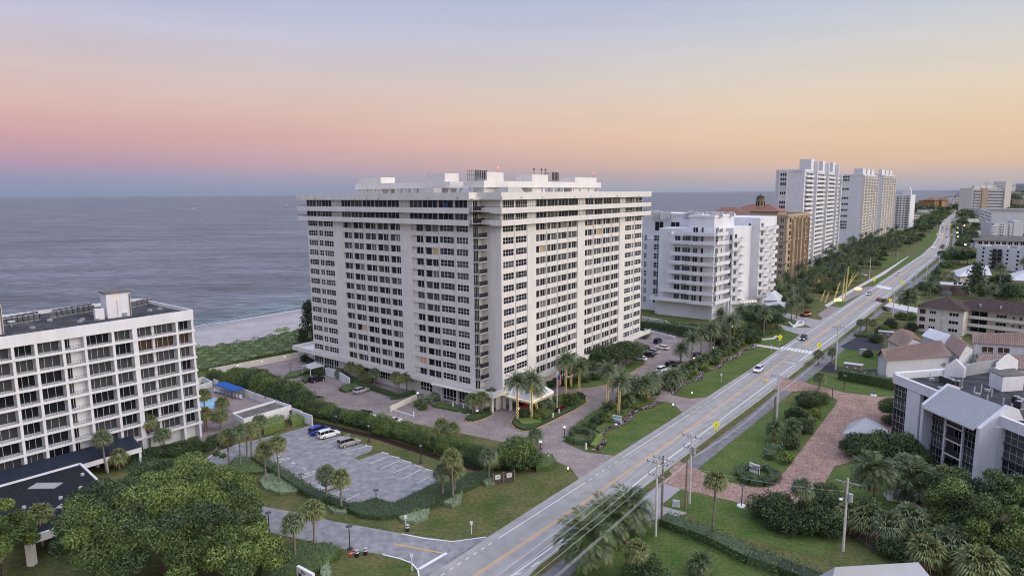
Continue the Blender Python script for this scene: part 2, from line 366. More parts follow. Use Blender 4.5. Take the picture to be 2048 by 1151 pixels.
# ---------------------------------------------------------------- roads and pavements
roadL=[(780,1200),(900,1123),(979,1071),(1080,1006),(1158,957),(1229.5,911),(1365,824.6),(1413,794),(1503,736),(1561,695.5),(1600,669),(1658.5,630),(1720,590),(1753,568),(1801.6,536),(1843,509),(1864.8,489),(1874,474),(1878,459),(1880,449),(1890,437.7),(1904,428),(1912,419),(1916,411),(1918,405)]
roadR=[(1010,1200),(1077,1131),(1120,1098),(1200,1038),(1284,977),(1369,913),(1440,859),(1500,814),(1545,780),(1607,731),(1664,688),(1738,629),(1781,592),(1820,560),(1848,537),(1881,511),(1898,490),(1901,475),(1900,458),(1902,444),(1910,432),(1919,423),(1923,413),(1923,405)]
sheet('road',roadL+roadR[::-1],.024,'road_asphalt')
pathL=[(1020,1200),(1084.6,1148),(1140,1105),(1230,1035),(1369,926.5),(1440,870.7),(1500,826),(1544,790),(1607,741),(1664,697),(1738,637),(1781,600),(1825,563),(1855,540),(1886,513),(1904,490),(1906,475),(1905,458)]
pathR=[(1095,1200),(1150,1140),(1250,1055),(1330,990),(1391,940),(1440,900.7),(1500,853),(1578,788),(1620,755),(1664,722),(1749.6,638),(1785,607),(1833,567),(1862,544),(1893,514),(1912,490),(1912,470),(1909,454)]
sheet('bike_path',pathL+pathR[::-1],.02,'asphalt_dark')
strip_px=[(1078,1131),(1084,1147),(1122,1120),(1290,995),(1275,985),(1120,1099)]
def verge(px): sheet('verge_grass',px,.034,'dry_grass')
verge([(1077,1133),(1085,1148),(1140,1106),(1232,1036),(1218,1028),(1120,1100)])
verge([(1292,975),(1300,982),(1345,948),(1338,940)])
verge([(1369,915),(1369,927),(1380,919),(1440,872),(1500,828),(1544,792),(1541,786),(1500,817),(1440,861)])
verge([(1576,757),(1582,759),(1598,748),(1590,744)]);verge([(1607,727),(1613,733),(1640,712),(1664,695),(1660,691)])
verge([(1700,662),(1706,664),(1738,639),(1734,634)]);verge([(1781,595),(1785,598),(1800,586),(1797,583)]);verge([(1822,561),(1827,563),(1848,545),(1845,541)]);verge([(1852,536),(1856,540),(1884,514),(1881,512)])
sheet('side_drive',[(440,1038.6),(541,1064),(699,1099),(765,1107.6),(823,1124),(838,1140),(840,1170),(800,1190),(906,1119),(979,1071.5),(972.8,1073),(905,1081.4),(803.5,1066),(760,1058),(667,1041.5),(610,1027),(462,1000.6),(380,985),(350,1010)],.012,'asphalt_lot')
sheet('curved_drive',[(380,985),(350,1010),(300,990),(340,950),(400,925),(430,906),(475,889),(549.7,871),(560,885),(511,915),(500,914),(469,915),(449,935),(430,950),(462,1000)],.016,'asphalt_lot')
sheet('parking_lot',[(549.7,871),(624.5,848.8),(693.5,876),(745,894.8),(742,901),(708,915),(718,919),(762.5,903.4),(800,916),(864.8,941),(902,954),(826,989.5),(790.6,1008),(782.6,1008),(765,1000),(748,997),(735,1000),(719.4,1008.4),(687.7,1008.4),(610,966.7),(511,915)],.020,'asphalt_lot')
sheet('paver_court',[(447,745),(607,711),(700,690),(980,680),(1290,648),(1420,668),(1470,680),(1440,712),(1390,745),(1330,775),(1270,800),(1180,840),(1125,880),(1120,892),(1040,892),(990,880),(800,840),(700,825),(560,790)],.010,'paver_mauve')
sheet('paver_mouth',[(1040,878),(1120,880),(1170,903),(1229.5,911),(1158,957),(1142,935),(1120,925),(1090,912),(1000,892)],.014,'paver_mauve')
sheet('paver_mouth',[(1290,775),(1325,775),(1345,790),(1380,797),(1413,794),(1365,825),(1353,812),(1340,804),(1300,800),(1270,795)],.014,'paver_mauve')
sheet('paver_drive',[(1358,921),(1420,950),(1456,963),(1500,972),(1526,973),(1552,963),(1570,942),(1669,812),(1675,800),(1665,793),(1633,780),(1581,782),(1544,778),(1567,754),(1601,762),(1633,771),(1690,785),(1763,793),(1800,791),(1830,850),(1790,880),(1745,905),(1713,919),(1669,932),(1648,968),(1640,985),(1670,1005),(1705,1024),(1760,1055),(1850,1080),(2100,1115),(2100,1150),(1860,1130),(1760,1105),(1700,1067),(1640,1045),(1515,1015),(1460,1000),(1362,977),(1314,964)],.028,'paver_pink')
sheet('driveway',[(1255,1020),(1330,965),(1362,977),(1340,995),(1320,1010),(1375,1025),(1360,1030),(1300,1040),(1230,1075)],.022,'asphalt')
sheet('driveway',[(1640,742),(1690,750),(1800,762),(1840,755),(1820,738),(1730,738),(1690,740),(1660,722)],.022,'asphalt_black')
sheet('driveway',[(1680,693),(1700,700),(1760,700),(1770,690),(1740,676),(1715,672)],.021,'asphalt_black')
sheet('driveway',[(1770,620),(1800,632),(1850,640),(1860,628),(1800,612)],.021,'asphalt_dark')
sheet('driveway',[(1768,612),(1838,626),(1838,616),(1780,604)],.026,'concrete')
sheet('driveway',[(1812,566),(1880,573),(1890,566),(1826,557)],.021,'asphalt_dark')
sheet('side_street',[(1556,622),(1600,632),(1640,640),(1650,634),(1665,638),(1620,668),(1598,668),(1570,660),(1556,648),(1590,655),(1625,655),(1590,640),(1556,632)],.021,'asphalt')
# west-side sidewalk and lawns, far
sheet('sidewalk',[(1649,610),(1700,580),(1760,547),(1815,513),(1820,511),(1768,549),(1710,580),(1655,614)],.022,'concrete')
sheet('sidewalk',[(1502,686),(1560,695),(1558,699),(1504,690)],.02,'concrete')
sheet('sidewalk',[(1508,678),(1545,675),(1552,670),(1556,672),(1548,678),(1510,681)],.02,'concrete')
for px in ([(1710,578),(1740,572),(1752,572),(1690,603),(1672,598)],[(1660,612),(1690,615),(1685,618),(1650,640),(1635,628)]):
    sheet('garden_paving',px,.012,'paver_mauve')
lawns=[[(1204,905),(1229,908),(1363,822),(1350,810),(1330,805),(1280,822),(1235,850),(1210,870)],[(1345,785),(1380,795),(1411,793),(1500,736),(1558,698),(1502,690),(1480,706),(1420,740),(1380,765)],
[(1500,688),(1560,693),(1598,667),(1560,650),(1515,672)],[(1556,625),(1600,633),(1625,640),(1590,655),(1556,648)],
[(1688,600),(1712,590),(1722,592),(1718,598),(1660,630),(1640,634),(1650,622)],[(1720,578),(1750,571),(1752,575),(1722,582)],[(1716,572),(1760,545),(1790,548),(1753,570),(1725,572)],
[(1770,540),(1800,520),(1852,502),(1806,534)],[(1760,528),(1790,513),(1815,510),(1772,540)],[(1828,507),(1860,492),(1840,490),(1825,500)],[(1838,488),(1866,487),(1870,477),(1850,476)],[(1852,474),(1874,473),(1877,460),(1860,462)],
[(1391,942),(1440,903),(1500,856),(1560,806),(1660,793),(1669,812),(1570,942),(1500,972),(1456,963)],
[(1640,740),(1690,752),(1790,770),(1800,790),(1763,792),(1690,784),(1633,770),(1603,760)],[(1320,1010),(1362,979),(1500,1012),(1640,1047),(1700,1072),(1640,1110),(1420,1060),(1375,1024)],
[(1150,1145),(1240,1070),(1300,1045),(1340,1050),(1640,1150),(1640,1200),(1090,1200)],[(1664,723),(1700,742),(1760,738),(1800,735),(1815,700),(1740,700),(1690,690)],[(1648,970),(1670,935),(1712,920),(1760,920),(1800,1000),(1780,1060),(1700,1022),(1672,1004)]]
for px in lawns: sheet('lawn',px,.006,'lawn_green')
# markings
b=MB()
def line(px,w,m=0,z=.032): stripmesh(b,[P(u,v) for u,v in px],w,z,m)
def dashes(a,c,n,duty=.45):
    a=P(*a);c=P(*c)
    for i in range(n):
        p=a.lerp(c,(i+.1)/n);q=a.lerp(c,(i+.1+duty)/n);stripmesh(b,[p,q],.16,.032)
dashes((880,1151),(990,1080.5),7);line([(996.7,1076),(1080,1022.5),(1171.6,963.7)],.16);dashes((1176,961),(1240,918),5)
line([(1244.8,914.6),(1300,879),(1379,828)],.16);dashes((1383,825),(1421,800),5);line([(1425,797.4),(1503,743.5),(1556,706.5)],.16)
line([(1562,702),(1604,673),(1664,633)],.2,z=.034);line([(1668,630),(1725,592),(1756,571)],.25,z=.034);line([(1760,568),(1805,538),(1846,510),(1867,491),(1876,475),(1880,460),(1882,449)],.3,z=.036)
YC=[(915,1175),(952,1148.6),(1083,1061.5),(1180,995),(1297.5,913),(1372,862),(1440,812),(1500,769),(1592.5,703)]
yp=[P(*q) for q in YC]
stripmesh(b,yp,.14,.032,1,.16);stripmesh(b,yp,.14,.032,1,-.16)
yp=[P(*q) for q in [(1607,693),(1660,655),(1720,611),(1765,577),(1812,543),(1850,514),(1875,491),(1886,475),(1889,459),(1891,447),(1899,435)]]
stripmesh(b,yp,.2,.034,1,.2);stripmesh(b,yp,.2,.034,1,-.2)
line([(1000,1167),(1023,1151),(1118,1083),(1200,1024),(1301,943),(1360,900),(1440,840),(1500,795),(1590,728)],.2)
line([(1598,722),(1660,678),(1738,618),(1783,583),(1822,552),(1850,529),(1878,505),(1893,488),(1897,474)],.25,z=.036)
line([(1570,723),(1593,727)],.5)
# crosswalk
c0=[(1561,697),(1618,706.5)];c1=[(1567,693),(1622,702)]
line(c0,.3);line(c1,.3)
for i in range(9):
    t=i/8;q0=(c0[0][0]+(c0[1][0]-c0[0][0])*t,c0[0][1]+(c0[1][1]-c0[0][1])*t);q1=(c1[0][0]+(c1[1][0]-c1[0][0])*t,c1[0][1]+(c1[1][1]-c1[0][1])*t)
    line([q0,q1],.75,z=.034)
line([(1758,570),(1783,575)],.4,z=.038);line([(1753,574),(1779,579)],.4,z=.038)
for i in range(8):
    t=i/7;line([(1758+25*t,570+5*t),(1753+26*t,574+5*t)],.8,z=.042)
# side drive markings
for o_ in (0,1.2): line([(787,1086+o_),(884.5,1104.5+o_)],.13,1)
line([(838,1137),(893,1105)],.55);line([(803.5,1066.5),(850,1076),(905,1082),(972,1073)],.22);line([(765,1108),(800,1116),(823,1125),(836,1139),(839,1160)],.22)
line([(400,925.5),(430,905),(475,888.5),(549,870.5)],.2)
# arrow and cyclist mark on the bike lane
line([(1063,1133),(1074,1124)],.22);b.add([tuple(P(u,v,.032)) for u,v in ((1071,1124),(1078.5,1121),(1077,1126))],[(0,1,2)])
for q in ([(1031,1149),(1036,1146)],[(1038,1147),(1043,1144)],[(1033,1146),(1040,1145)]): line(q,.18)
# parking bay lines
for q in ([(648,889.5),(700,867)],[(667,897),(712,880)],[(685,904),(738,891)],[(739,927),(777,911.5)],[(762.5,936),(800,920)],[(786,945.5),(824,929)],[(807,956),(842,938)],[(834,965),(861,952)],[(597,880),(622,867)],
          [(612,972),(640,960)],[(593,961),(632,945)],[(585,955),(628,941)],[(656,992),(698,976)],[(683,1005),(720,986)],[(534,932),(579,917)],[(531,926),(572,914)],[(572,914),(579,918)],[(628,941),(633,945)]): line(q,.13)
for s_ in range(4):
    line([(543+s_*9,923+1-s_*3.2),(553+s_*9,925-s_*3.2)],.12);line([(592+s_*10,953-s_*3.4),(604+s_*10,956-s_*3.4)],.12)
for q in ((586,925.5),(608,937),(555,911)): line([(q[0]-4,q[1]),(q[0]+3,q[1]-1)],.3);line([(q[0],q[1]-2),(q[0]+4,q[1]+2)],.2)
b.build('road_markings',['paint_white','paint_yellow'],kind='structure')
# ---------------------------------------------------------------- facade tools
class Face:
    'frame of a wall: x runs left to right seen from outside, y runs inward'
    def __init__(s,A,x,org): s.A=Vector((A[0],A[1],0));s.x=Vector((x[0],x[1],0)).normalized();s.y=Vector((-s.x.y,s.x.x,0));s.o=Vector((org[0],org[1],0))
    def p(s,x,y,z): q=s.A+s.x*x+s.y*y-s.o;return (q.x,q.y,z)
    def w(s,x,y=0): q=s.A+s.x*x+s.y*y;return Vector((q.x,q.y,0))
    def s(s_,u,z=44): return along(s_.A,s_.x,u,z)
    def sy(s_,u,z,y): return along(s_.A+s_.y*y,s_.x,u,z)
def fbox(b,f,x0,x1,y0,y1,z0,z1,m=0):
    v=[f.p(x0,y0,z0),f.p(x1,y0,z0),f.p(x1,y1,z0),f.p(x0,y1,z0),f.p(x0,y0,z1),f.p(x1,y0,z1),f.p(x1,y1,z1),f.p(x0,y1,z1)]
    b.add(v,[(0,3,2,1),(4,5,6,7),(0,1,5,4),(1,2,6,5),(2,3,7,6),(3,0,4,7)],m)
def casement(f,x0,x1,z0,z1,n,gb,fb,y=.12,rows=2,gm=None,fw=.055,rr=R):
    gm=gm if gm is not None else rr.choice([0,0,0,0,1])
    fbox(gb,f,x0,x1,y+.06,y+.12,z0,z1,gm)
    for i in range(n+1):
        x=x0+(x1-x0)*i/n;fbox(fb,f,x-fw/2,x+fw/2,y-.04,y+.055,z0,z1)
    for j in range(rows+1):
        z=z0+(z1-z0)*j/rows
        for i in range(n): fbox(fb,f,x0+(x1-x0)*i/n+fw/2,x0+(x1-x0)*(i+1)/n-fw/2,y-.035,y+.05,z-fw/2,z+fw/2)
GM=['glass','curtain','curtain_pale','brown_blind','glass_green','lit_room']
def wpart(root,gb,fb,gmats=GM,fmat='frame_white',**kw):
    o=gb.build('window',gmats,root,**kw)
    if fb.V: fb.build('frame',fmat,o)
    return o
# ---------------------------------------------------------------- main tower
C1=P(951,815);eR=D(36.0);eL=D(-51.5)
T=empty('apartment_tower',C1,0,'tall cream tower with two wings meeting at a notched corner of dark balconies','tower')
ZB=4.43;PF=2.862;NF=14;ZT=ZB+PF*NF
sL=along(C1,eL,614.5,44)
fL=Face(C1+eL*sL,-eL,C1)
Bc=P(1005,774,5.5);Bc.z=0
fR=Face(Bc,eR,C1);LR=fR.s(1284.8)
DP=17.
segL=[('c',616.3,633.9,4,0),('c',636.8,645,2,0),('c',646.8,665.2,4,-1),('w',665.8,684.5),('r',685.5,702.5,0),('r',704.5,725.5,0),('r',728,750.5,0),('r',752.5,775.5,0),('r',778,799.5,0),('w',800.5,820.5),('r',821.5,845.5,1),('r',848,875.5,0),('c',879,907,4,0),('c',912,935.4,4,0),('w',936,946)]
segR=[('c',1005.8,1027.5,4,0),('c',1031.4,1053.3,4,0),('w',1054.4,1071.3),('r',1072.2,1092.3,0),('r',1094.5,1114.5,0),('r',1116.5,1135.2,0),('r',1137.2,1154.8,0),('w',1155.6,1169.6),('r',1170.4,1186,0),('r',1188.6,1204,0),('r',1206.6,1222,0),('r',1224,1238.8,0),('w',1239.6,1250),('c',1250.8,1263,4,0),('c',1264.4,1268.2,2,0),('c',1270.6,1283.4,4,0)]
wallb=MB();winS=MB();frS=MB();rail=MB()
R_D=.5
def facade(f,segs,L,own,up=False):
    'wall with piers, spandrels and openings'
    xs=[]
    for g in segs: xs.append((g[0],f.s(g[1]),f.s(g[2]))+tuple(g[3:]))
    # piers between the openings
    edges=[0]
    prev=0
    for i,g in enumerate(xs):
        if g[0]=='w':continue
        fbox(wallb,f,prev,g[1],0,1.5,ZB,ZT);prev=g[2]
        # thin downpipe line on the pier
    fbox(wallb,f,prev,L,0,1.5,ZB,ZT)
    for i,g in enumerate(xs):
        if g[0]=='w':continue
        x0,x1=g[1],g[2]
        for k in range(NF):
            z=ZB+PF*k
            mine=(i in own)
            gb,fb=(MB(),MB()) if mine else (winS,frS)
            if g[0]=='c':
                yo=g[4]*.0
                fbox(wallb,f,x0,x1,0,1.5,z,z+1.2)
                fbox(wallb,f,x0,x1,.002,1.5,z+2.78,z+PF)
                sh=R.random()
                casement(f,x0,x1,z+1.2,z+2.78,g[3],gb,fb)
                if sh<.45 and g[3]==4:   # shutters or side panes without bars
                    w_=(x1-x0)/4;fbox(gb,f,x0+.05,x0+w_-.05,.06,.1,z+1.24,z+2.74,1);fbox(gb,f,x1-w_+.05,x1-.05,.06,.1,z+1.24,z+2.74,1)
            else:
                fbox(wallb,f,x0,x1,.05,.2,z-.15,z+1.02);fbox(wallb,f,x0,x1,.2,R_D,z-.15,z+.03);fbox(wallb,f,x0,x1,R_D,1.5,z-.15,z+PF-.15)
                w_=x1-x0
                a=x0+w_*.03;b1=x0+w_*.42;c1=x0+w_*.51;d1=x1-w_*.02
                if g[3]: a,b1,c1,d1=x0+.1,x0+.12,x0+w_*.36,x1-.05
                q=R.choice([0,0,0,1,1]);q2=R.choice([0,0,0,1,1,2]) if R.random()>.02 else 5
                if b1-a>.3: fbox(gb,f,a,b1,R_D-.06,R_D-.01,z+.1,z+2.7,q)
                fbox(gb,f,c1,d1,R_D-.06,R_D-.01,z+.1,z+2.7,q2)
                m_=(c1+d1)/2;fbox(fb,f,m_-.03,m_+.03,R_D-.13,R_D-.061,z+.1,z+2.7)
                fbox(fb,f,d1-.06,d1,R_D-.13,R_D-.061,z+.1,z+2.7);fbox(fb,f,c1,c1+.06,R_D-.13,R_D-.061,z+.1,z+2.7)
                if R.random()<.35: fbox(gb,f,x0+w_*.35,x0+w_*.35+.5,.3,.6,z+.03,z+1.35,2)
            if mine: wpart(T,gb,fb)
facade(fL,segL,sL,{2,10,11,12,13})
facade(fR,segR,LR,{0,1})
# bay of the left wing that steps forward
x0,x1=fL.s(645.9),fL.s(684.8)
# cores behind the recesses
def fprism(b,f,pts,z0,z1,m=0,top=None): b.prism([f.p(x,y,0)[:2] for x,y in pts],z0,z1,m,top)
fbox(wallb,fL,0,sL-.01,1.5,DP,ZB,50.3)
fbox(wallb,fR,0.01,LR,1.5,DP,ZB,50.3)
# notch: glass wall and shaded wall
fN=Face(C1,eR,C1)          # west-facing wall of the notch, x along eR
# intersection of line C1+eR*g and Bc+eL*w
den=eR.x*(-eL.y)-eR.y*(-eL.x);dB=Bc-C1
gN=(dB.x*(-eL.y)-dB.y*(-eL.x))/den;wN=(eR.x*dB.y-eR.y*dB.x)/den
cor=C1+eR*gN
fS=Face(cor,-eL,C1)        # shaded wall, x from the inner corner to the right wing
wN=abs(wN)
cor_=cor-C1
fbox(wallb,fS,0,wN,0,.5,ZB,44.5)
fbox(wallb,fN,gN-.3,gN+4,.05,DP,ZB,50.2)
fbox(wallb,fN,2.9,gN,.55,DP-.4,ZB,50.2);fbox(wallb,fL,sL-1.4,sL-.02,.03,1.6,ZB,50.2)
for k in range(NF+2):
    z=ZB+PF*k if k<NF else (45.0 if k==NF else 47.9)
    h=2.45 if k<NF else 2.3
    gb,fb=MB(),MB()
    fbox(gb,fN,.05,gN-.1,-.07,-.02,z+.05,z+h,0)
    n=5
    for i in range(n+1):
        x=.05+(gN-.15)*i/n;fbox(fb,fN,x-.03,x+.03,-.15,-.071,z+.05,z+h)
    if k<NF: wpart(T,gb,fb,fmat='frame_white')
    else: wpart(T,gb,fb)
    if k==0: continue
    bx=MB();wb=2.0 if k<NF else 1.3;
    # balcony slab from C1 outward (toward the right wing) and back along eR to the shaded wall
    fbox(bx,fN,-.05 if k<NF else 0,gN-.02,-wb,.34,z-.16,z)
    bal=bx.build('balcony','stucco_white',T)
    rb=MB()
    xa=0.02;xb=gN-.05
    for zz in (z+.12,z+1.05): fbox(rb,fN,xa,xb,-wb+.03,-wb+.08,zz-.03,zz+.03);fbox(rb,fN,xa,xa+.05,-wb+.09,.0,zz-.03,zz+.03)
    for i in range(7):
        x=xa+(xb-xa)*i/6;fbox(rb,fN,x,x+.05,-wb+.031,-wb+.079,z,z+1.02)
    for i in range(60):
        x=xa+(xb-xa)*i/60;fbox(rb,fN,x,x+.022,-wb+.04,-wb+.062,z+.15,z+1.02)
    for i in range(24):
        y=-wb+.1+(wb-.1)*i/24;fbox(rb,fN,xa+.01,xa+.03,y,y+.022,z+.15,z+1.02)
    rb.build('railing','dark_metal',bal)
    if R.random()<.6:
        fb2=MB();x=R.uniform(1,gN-1.5);fbox(fb2,fN,x,x+.6,-wb+.5,-wb+1.1,z,z+.45);fbox(fb2,fN,x,x+.08,-wb+.5,-wb+1.1,z+.45,z+.9)
        fb2.build('chair',R.choice(['white_metal','grey_metal','dark_metal']),bal)
# two top floors with long balconies, parapet bands and roof fascia
BO=1.3
xl=fL.sy(592.5,51,-BO);xr=fR.sy(1303,51,-BO)
fB1=Face(C1,-eL,C1)
topw=MB();dk=MB();fr2=MB()
LN=gN-1.2
na=Vector(fL.p(sL,-BO,0));nc=Vector(fR.p(-1.3,-BO,0));_d=nc-na;_D=eR.x*(-eL.y)-eR.y*(-eL.x);nb=na+eR*((_d.x*(-eL.y)-_d.y*(-eL.x))/_D)
def band(b,z0,z1,th=.18,notch=True,m=0):
    fbox(b,fL,xl,sL,-BO,-BO+th,z0,z1,m);fbox(b,fL,xl,xl+th,-BO+th,DP+1,z0,z1,m)
    fbox(b,fR,0-1.3,xr,-BO,-BO+th,z0,z1,m);fbox(b,fR,xr-th,xr,-BO+th,DP+1,z0,z1,m)
    b.wall(nb[:2],nc[:2],th,z0,z1,m)
    fbox(b,fL,xl,sL,DP+1,DP+1+th,z0,z1,m);fbox(b,fR,-1.3,xr,DP+1,DP+1+th,z0,z1,m)
for z0,z1 in ((44.42,45.75),(47.25,48.6)):
    band(topw,z0,z1)
    fbox(topw,fL,xl+.2,sL,-BO+.18,0,z0+.02,z0+.2);fbox(topw,fR,-1.3,xr-.2,-BO+.18,0,z0+.02,z0+.2)
    fbox(topw,fL,xl+.2,0,-.01,DP+1,z0+.01,z0+.19);fbox(topw,fR,LR,xr-.2,-.01,DP+1,z0+.01,z0+.19)
band(topw,50.42,52.15,.25)
# short lit return of the roof fascia over the notch
topw.wall(na[:2],nb[:2],.25,50.42,52.15)
for zz in (45.75,48.6): rail.wall(na[:2],nb[:2],.05,zz-.05,zz);rail.wall(na[:2],nb[:2],.03,zz-1.0,zz-.97);topw.prism([na[:2],nb[:2],nc[:2],fR.p(0,0,0)[:2],cor_[:2],(0,0)],zz-1.33,zz-1.1)
for i in range(14):
    q=na.lerp(nb,i/13)
    for zz in (45.75,48.6): rail.box(q.x-.02,q.x+.02,q.y-.02,q.y+.02,zz-1.1,zz)
fprism(topw,fL,[(xl+.25,-BO+.25),(sL+1,-BO+.25),(sL+1,DP+.9),(xl+.25,DP+.9)],50.42,50.6)
fprism(topw,fR,[(-1.0,-BO+.25),(xr-.25,-BO+.25),(xr-.25,DP+.9),(-1.0,DP+.9)],50.61,50.8)
fprism(topw,fN,[(-1,-1.2),(gN,-1.2),(gN,4),(-1,4)],50.44,50.83)
for f,segs,L in ((fL,segL,sL),(fR,segR,LR)):
    for zi,z in enumerate((44.62,47.45)):
        zt=z+2.65 if zi==0 else 50.42
        gb,fb=MB(),MB()
        fbox(topw,f,0,L,.02,1.5,z,zt)
        for g in segs:
            x0,x1=f.s(g[1]),f.s(g[2])
            if g[0]=='w':
                n=5
                for i in range(n):
                    x=x0+(x1-x0)*i/n;fbox(fb,f,x,x+.25,-.12,.015,z,zt-.05)
            elif g[0]=='c' and g[3]==4 and f is fR: casement(f,x0,x1,z+.3,zt-.1,5,gb,fb,y=-.1,gm=0)
            else:
                fbox(gb,f,x0-.1,x1+.05,-.06,.015,z+.05,zt-.06,R.choice([0,0,1]))
                n=3
                for i in range(n+1):
                    x=x0-.1+(x1-x0+.15)*i/n;fbox(fb,f,x-.035,x+.035,-.13,-.061,z+.05,zt-.06)
        for A_,B_ in ((gb,winS),(fb,frS)):
            for fc,mi in zip(A_.F,A_.I): B_.add([A_.V[i] for i in fc],[tuple(range(len(fc)))],mi)
    rb=MB()
for zz in (45.95,48.8): band(rail,zz,zz+.06,.06)
rail.build('railing','dark_metal',T)
# podium
fP=Face(fL.w(-9,-1.7),-eL,C1);PL=along(fP.A,fP.x,987,4.5)
pod=MB()
fbox(pod,fP,0,PL,0,.25,4.15,5.45);fbox(pod,fP,0,PL,.25,20,4.15,4.4)
fbox(pod,fP,0,.25,.25,20,4.41,5.44)
fbox(pod,fP,9,PL-4,1.75,18,0,4.15)
fR2=Face(fP.w(PL,0),eR,C1);PR=LR+11
fbox(pod,fR2,0,PR,0,.25,4.16,5.46);fbox(pod,fR2,0,PR,.25,20,4.17,4.42);fbox(pod,fR2,3.4,PR-9,1.8,16,0,4.16)
def pw(f,u0,u1,z0,z1,n,rows,y=1.65):
    gbp,fbp=MB(),MB()
    x0=along(f.A+f.y*y,f.x,u0,2.5);x1=along(f.A+f.y*y,f.x,u1,2.5)
    fbox(gbp,f,x0,x1,y+.03,y+.09,z0,z1,0)
    for i in range(n+1):
        x=x0+(x1-x0)*i/n;fbox(fbp,f,x-.06,x+.06,y-.06,y+.028,z0,z1)
    for r in rows: fbox(fbp,f,x0+.06,x1-.06,y-.05,y+.02,r-.05,r+.05)
    wpart(T,gbp,fbp)
pw(fP,630,647,.7,4.0,4,(.75,1.5,1.55,4.0));pw(fP,649.5,667.5,.7,4.0,4,(.75,1.5,4.0));pw(fP,669.5,677,.7,4.0,2,(.75,1.5,4.0))
pw(fP,724,800,1.6,3.9,16,(1.6,2.4,3.9));pw(fP,842,865,1.2,4.0,4,(1.25,2.2,4.0));pw(fP,887,913,.35,4.05,4,(.4,1.2,4.0));pw(fP,918,943,.35,4.05,4,(.4,1.2,4.0))
pw(fR2,1120,1250,.6,3.9,30,(.65,1.8,3.9))
for u in (884,915.5,945.5,953,984): 
    x=along(fP.A+fP.y*1.2,fP.x,u,2.5);fbox(pod,fP,x-.25,x+.25,.9,1.6,0,4.15)
pod.build('podium','stucco',T)
wallb.build('wall','stucco',T)
topw.build('parapet','stucco',T)
w_=winS.build('window',GM,T,kind='stuff');frS.build('frame','frame_white',w_,kind='stuff')
# thin joints on the facades
jb=MB()
for f,us in ((fL,(635.6,703.5,726.7,751.5,776.7,846.7,877.3,909.5)),(fR,(1029.5,1054,1093.4,1115.5,1136.2,1155.2,1187.3,1205.3,1223,1239.2,1269.4))):
    for u in us:
        x=f.s(u);fbox(jb,f,x-.07,x+.07,-.10,-.003,ZB+1,ZT)
jb.build('downpipe','curb_tan' if False else 'concrete',T)
# rooftop structures
def roofgroup(f,u0,u1,boxes,yb):
    b=MB();x0=along(f.A+f.y*yb,f.x,u0,54);x1=along(f.A+f.y*yb,f.x,u1,54)
    fbox(b,f,x0,x1,yb,yb+6.5,53.35,54.95)
    for (ua,ub,zt) in boxes:
        xa=along(f.A+f.y*yb,f.x,ua,55);xb=along(f.A+f.y*yb,f.x,ub,55)
        fbox(b,f,xa,xb,yb+.3,yb+5.5,54.95,zt);fbox(b,f,xa+.4,xb-.4,yb+1,yb+5,50.8,53.35)
    n=12
    for i in range(n):
        x=x0+1+(x1-x0-2)*i/(n-1);fbox(b,f,x-.2,x+.2,yb+.5,yb+1,50.8,53.35);fbox(b,f,x-.2,x+.2,yb+5,yb+5.5,50.8,53.35)
    b.build('penthouse','stucco',T);return x0,x1
roofgroup(fL,710,900,[(717,760,56.6),(852,888,57.1)],7)
roofgroup(fR,968,1202,[(976,1009,57.1),(1066,1098,56.8),(1152,1195,56.4)],7)
b=MB()
def wedge(f,u0,u1,y,zt=53.4):
    x0=along(f.A+f.y*y,f.x,u0,52);x1=along(f.A+f.y*y,f.x,u1,52)
    xm=x0+(x1-x0)*.45
    v=[f.p(x0,y,50.8),f.p(x1,y,50.8),f.p(x1,y,zt),f.p(xm,y,zt),f.p(x0,y+3,50.8),f.p(x1,y+3,50.8),f.p(x1,y+3,zt),f.p(xm,y+3,zt)]
    b.add(v,[(0,1,2,3),(5,4,7,6),(1,5,6,2),(4,0,3,7),(2,6,7,3)])
wedge(fL,826,868,3.5);wedge(fR,1058,1016,2.5)
b.build('stair_housing','concrete',T)
# antenna frames and lights on the roof
ab=MB()
def lattice(f,u,y,z0,w,h,n=6):
    x0=along(f.A+f.y*y,f.x,u,z0)
    for i in range(n):
        for yy in (y,y+2.5): 
            p0=f.p(x0+w*i/(n-1),yy,z0);p1=f.p(x0+w*i/(n-1),yy,z0+h);ab.tube([p0,p1],.05,4)
    for z in (z0+.3,z0+h*.55,z0+h*.92):
        for yy in (y,y+2.5): ab.tube([f.p(x0,yy,z),f.p(x0+w,yy,z)],.04,4)
    for i in range(n): fbox(ab,f,x0+w*i/(n-1)-.16,x0+w*i/(n-1)+.16,y-.25,y-.08,z0+.5,z0+h*.95)
lattice(fR,951,8,54.95,4.2,2.6);lattice(fR,1104,8.5,54.95,3,2.8,5)
for u in (1068,1083,1091):
    x=along(fR.A+fR.y*9,fR.x,u,57);ab.tube([fR.p(x,9,56.8),fR.p(x,9,58.2)],.07,5);ab.ball(fR.p(x,9,58.3),.28,0,6,4)
ab.build('antenna','dark_metal',T)
def beacon(f,u,y,z0,h):
    x=along(f.A+f.y*y,f.x,u,z0+h);b=MB();b.tube([f.p(x,y,z0),f.p(x,y,z0+h)],.05,5);o=b.build('beacon_mast','dark_metal',T)
    b=MB();b.ball(f.p(x,y,z0+h+.15),.2,0,8,6);b.build('beacon','light_red',o)
beacon(fR,996,9,57.1,1.0);beacon(fR,1187,10,56.4,1.2)
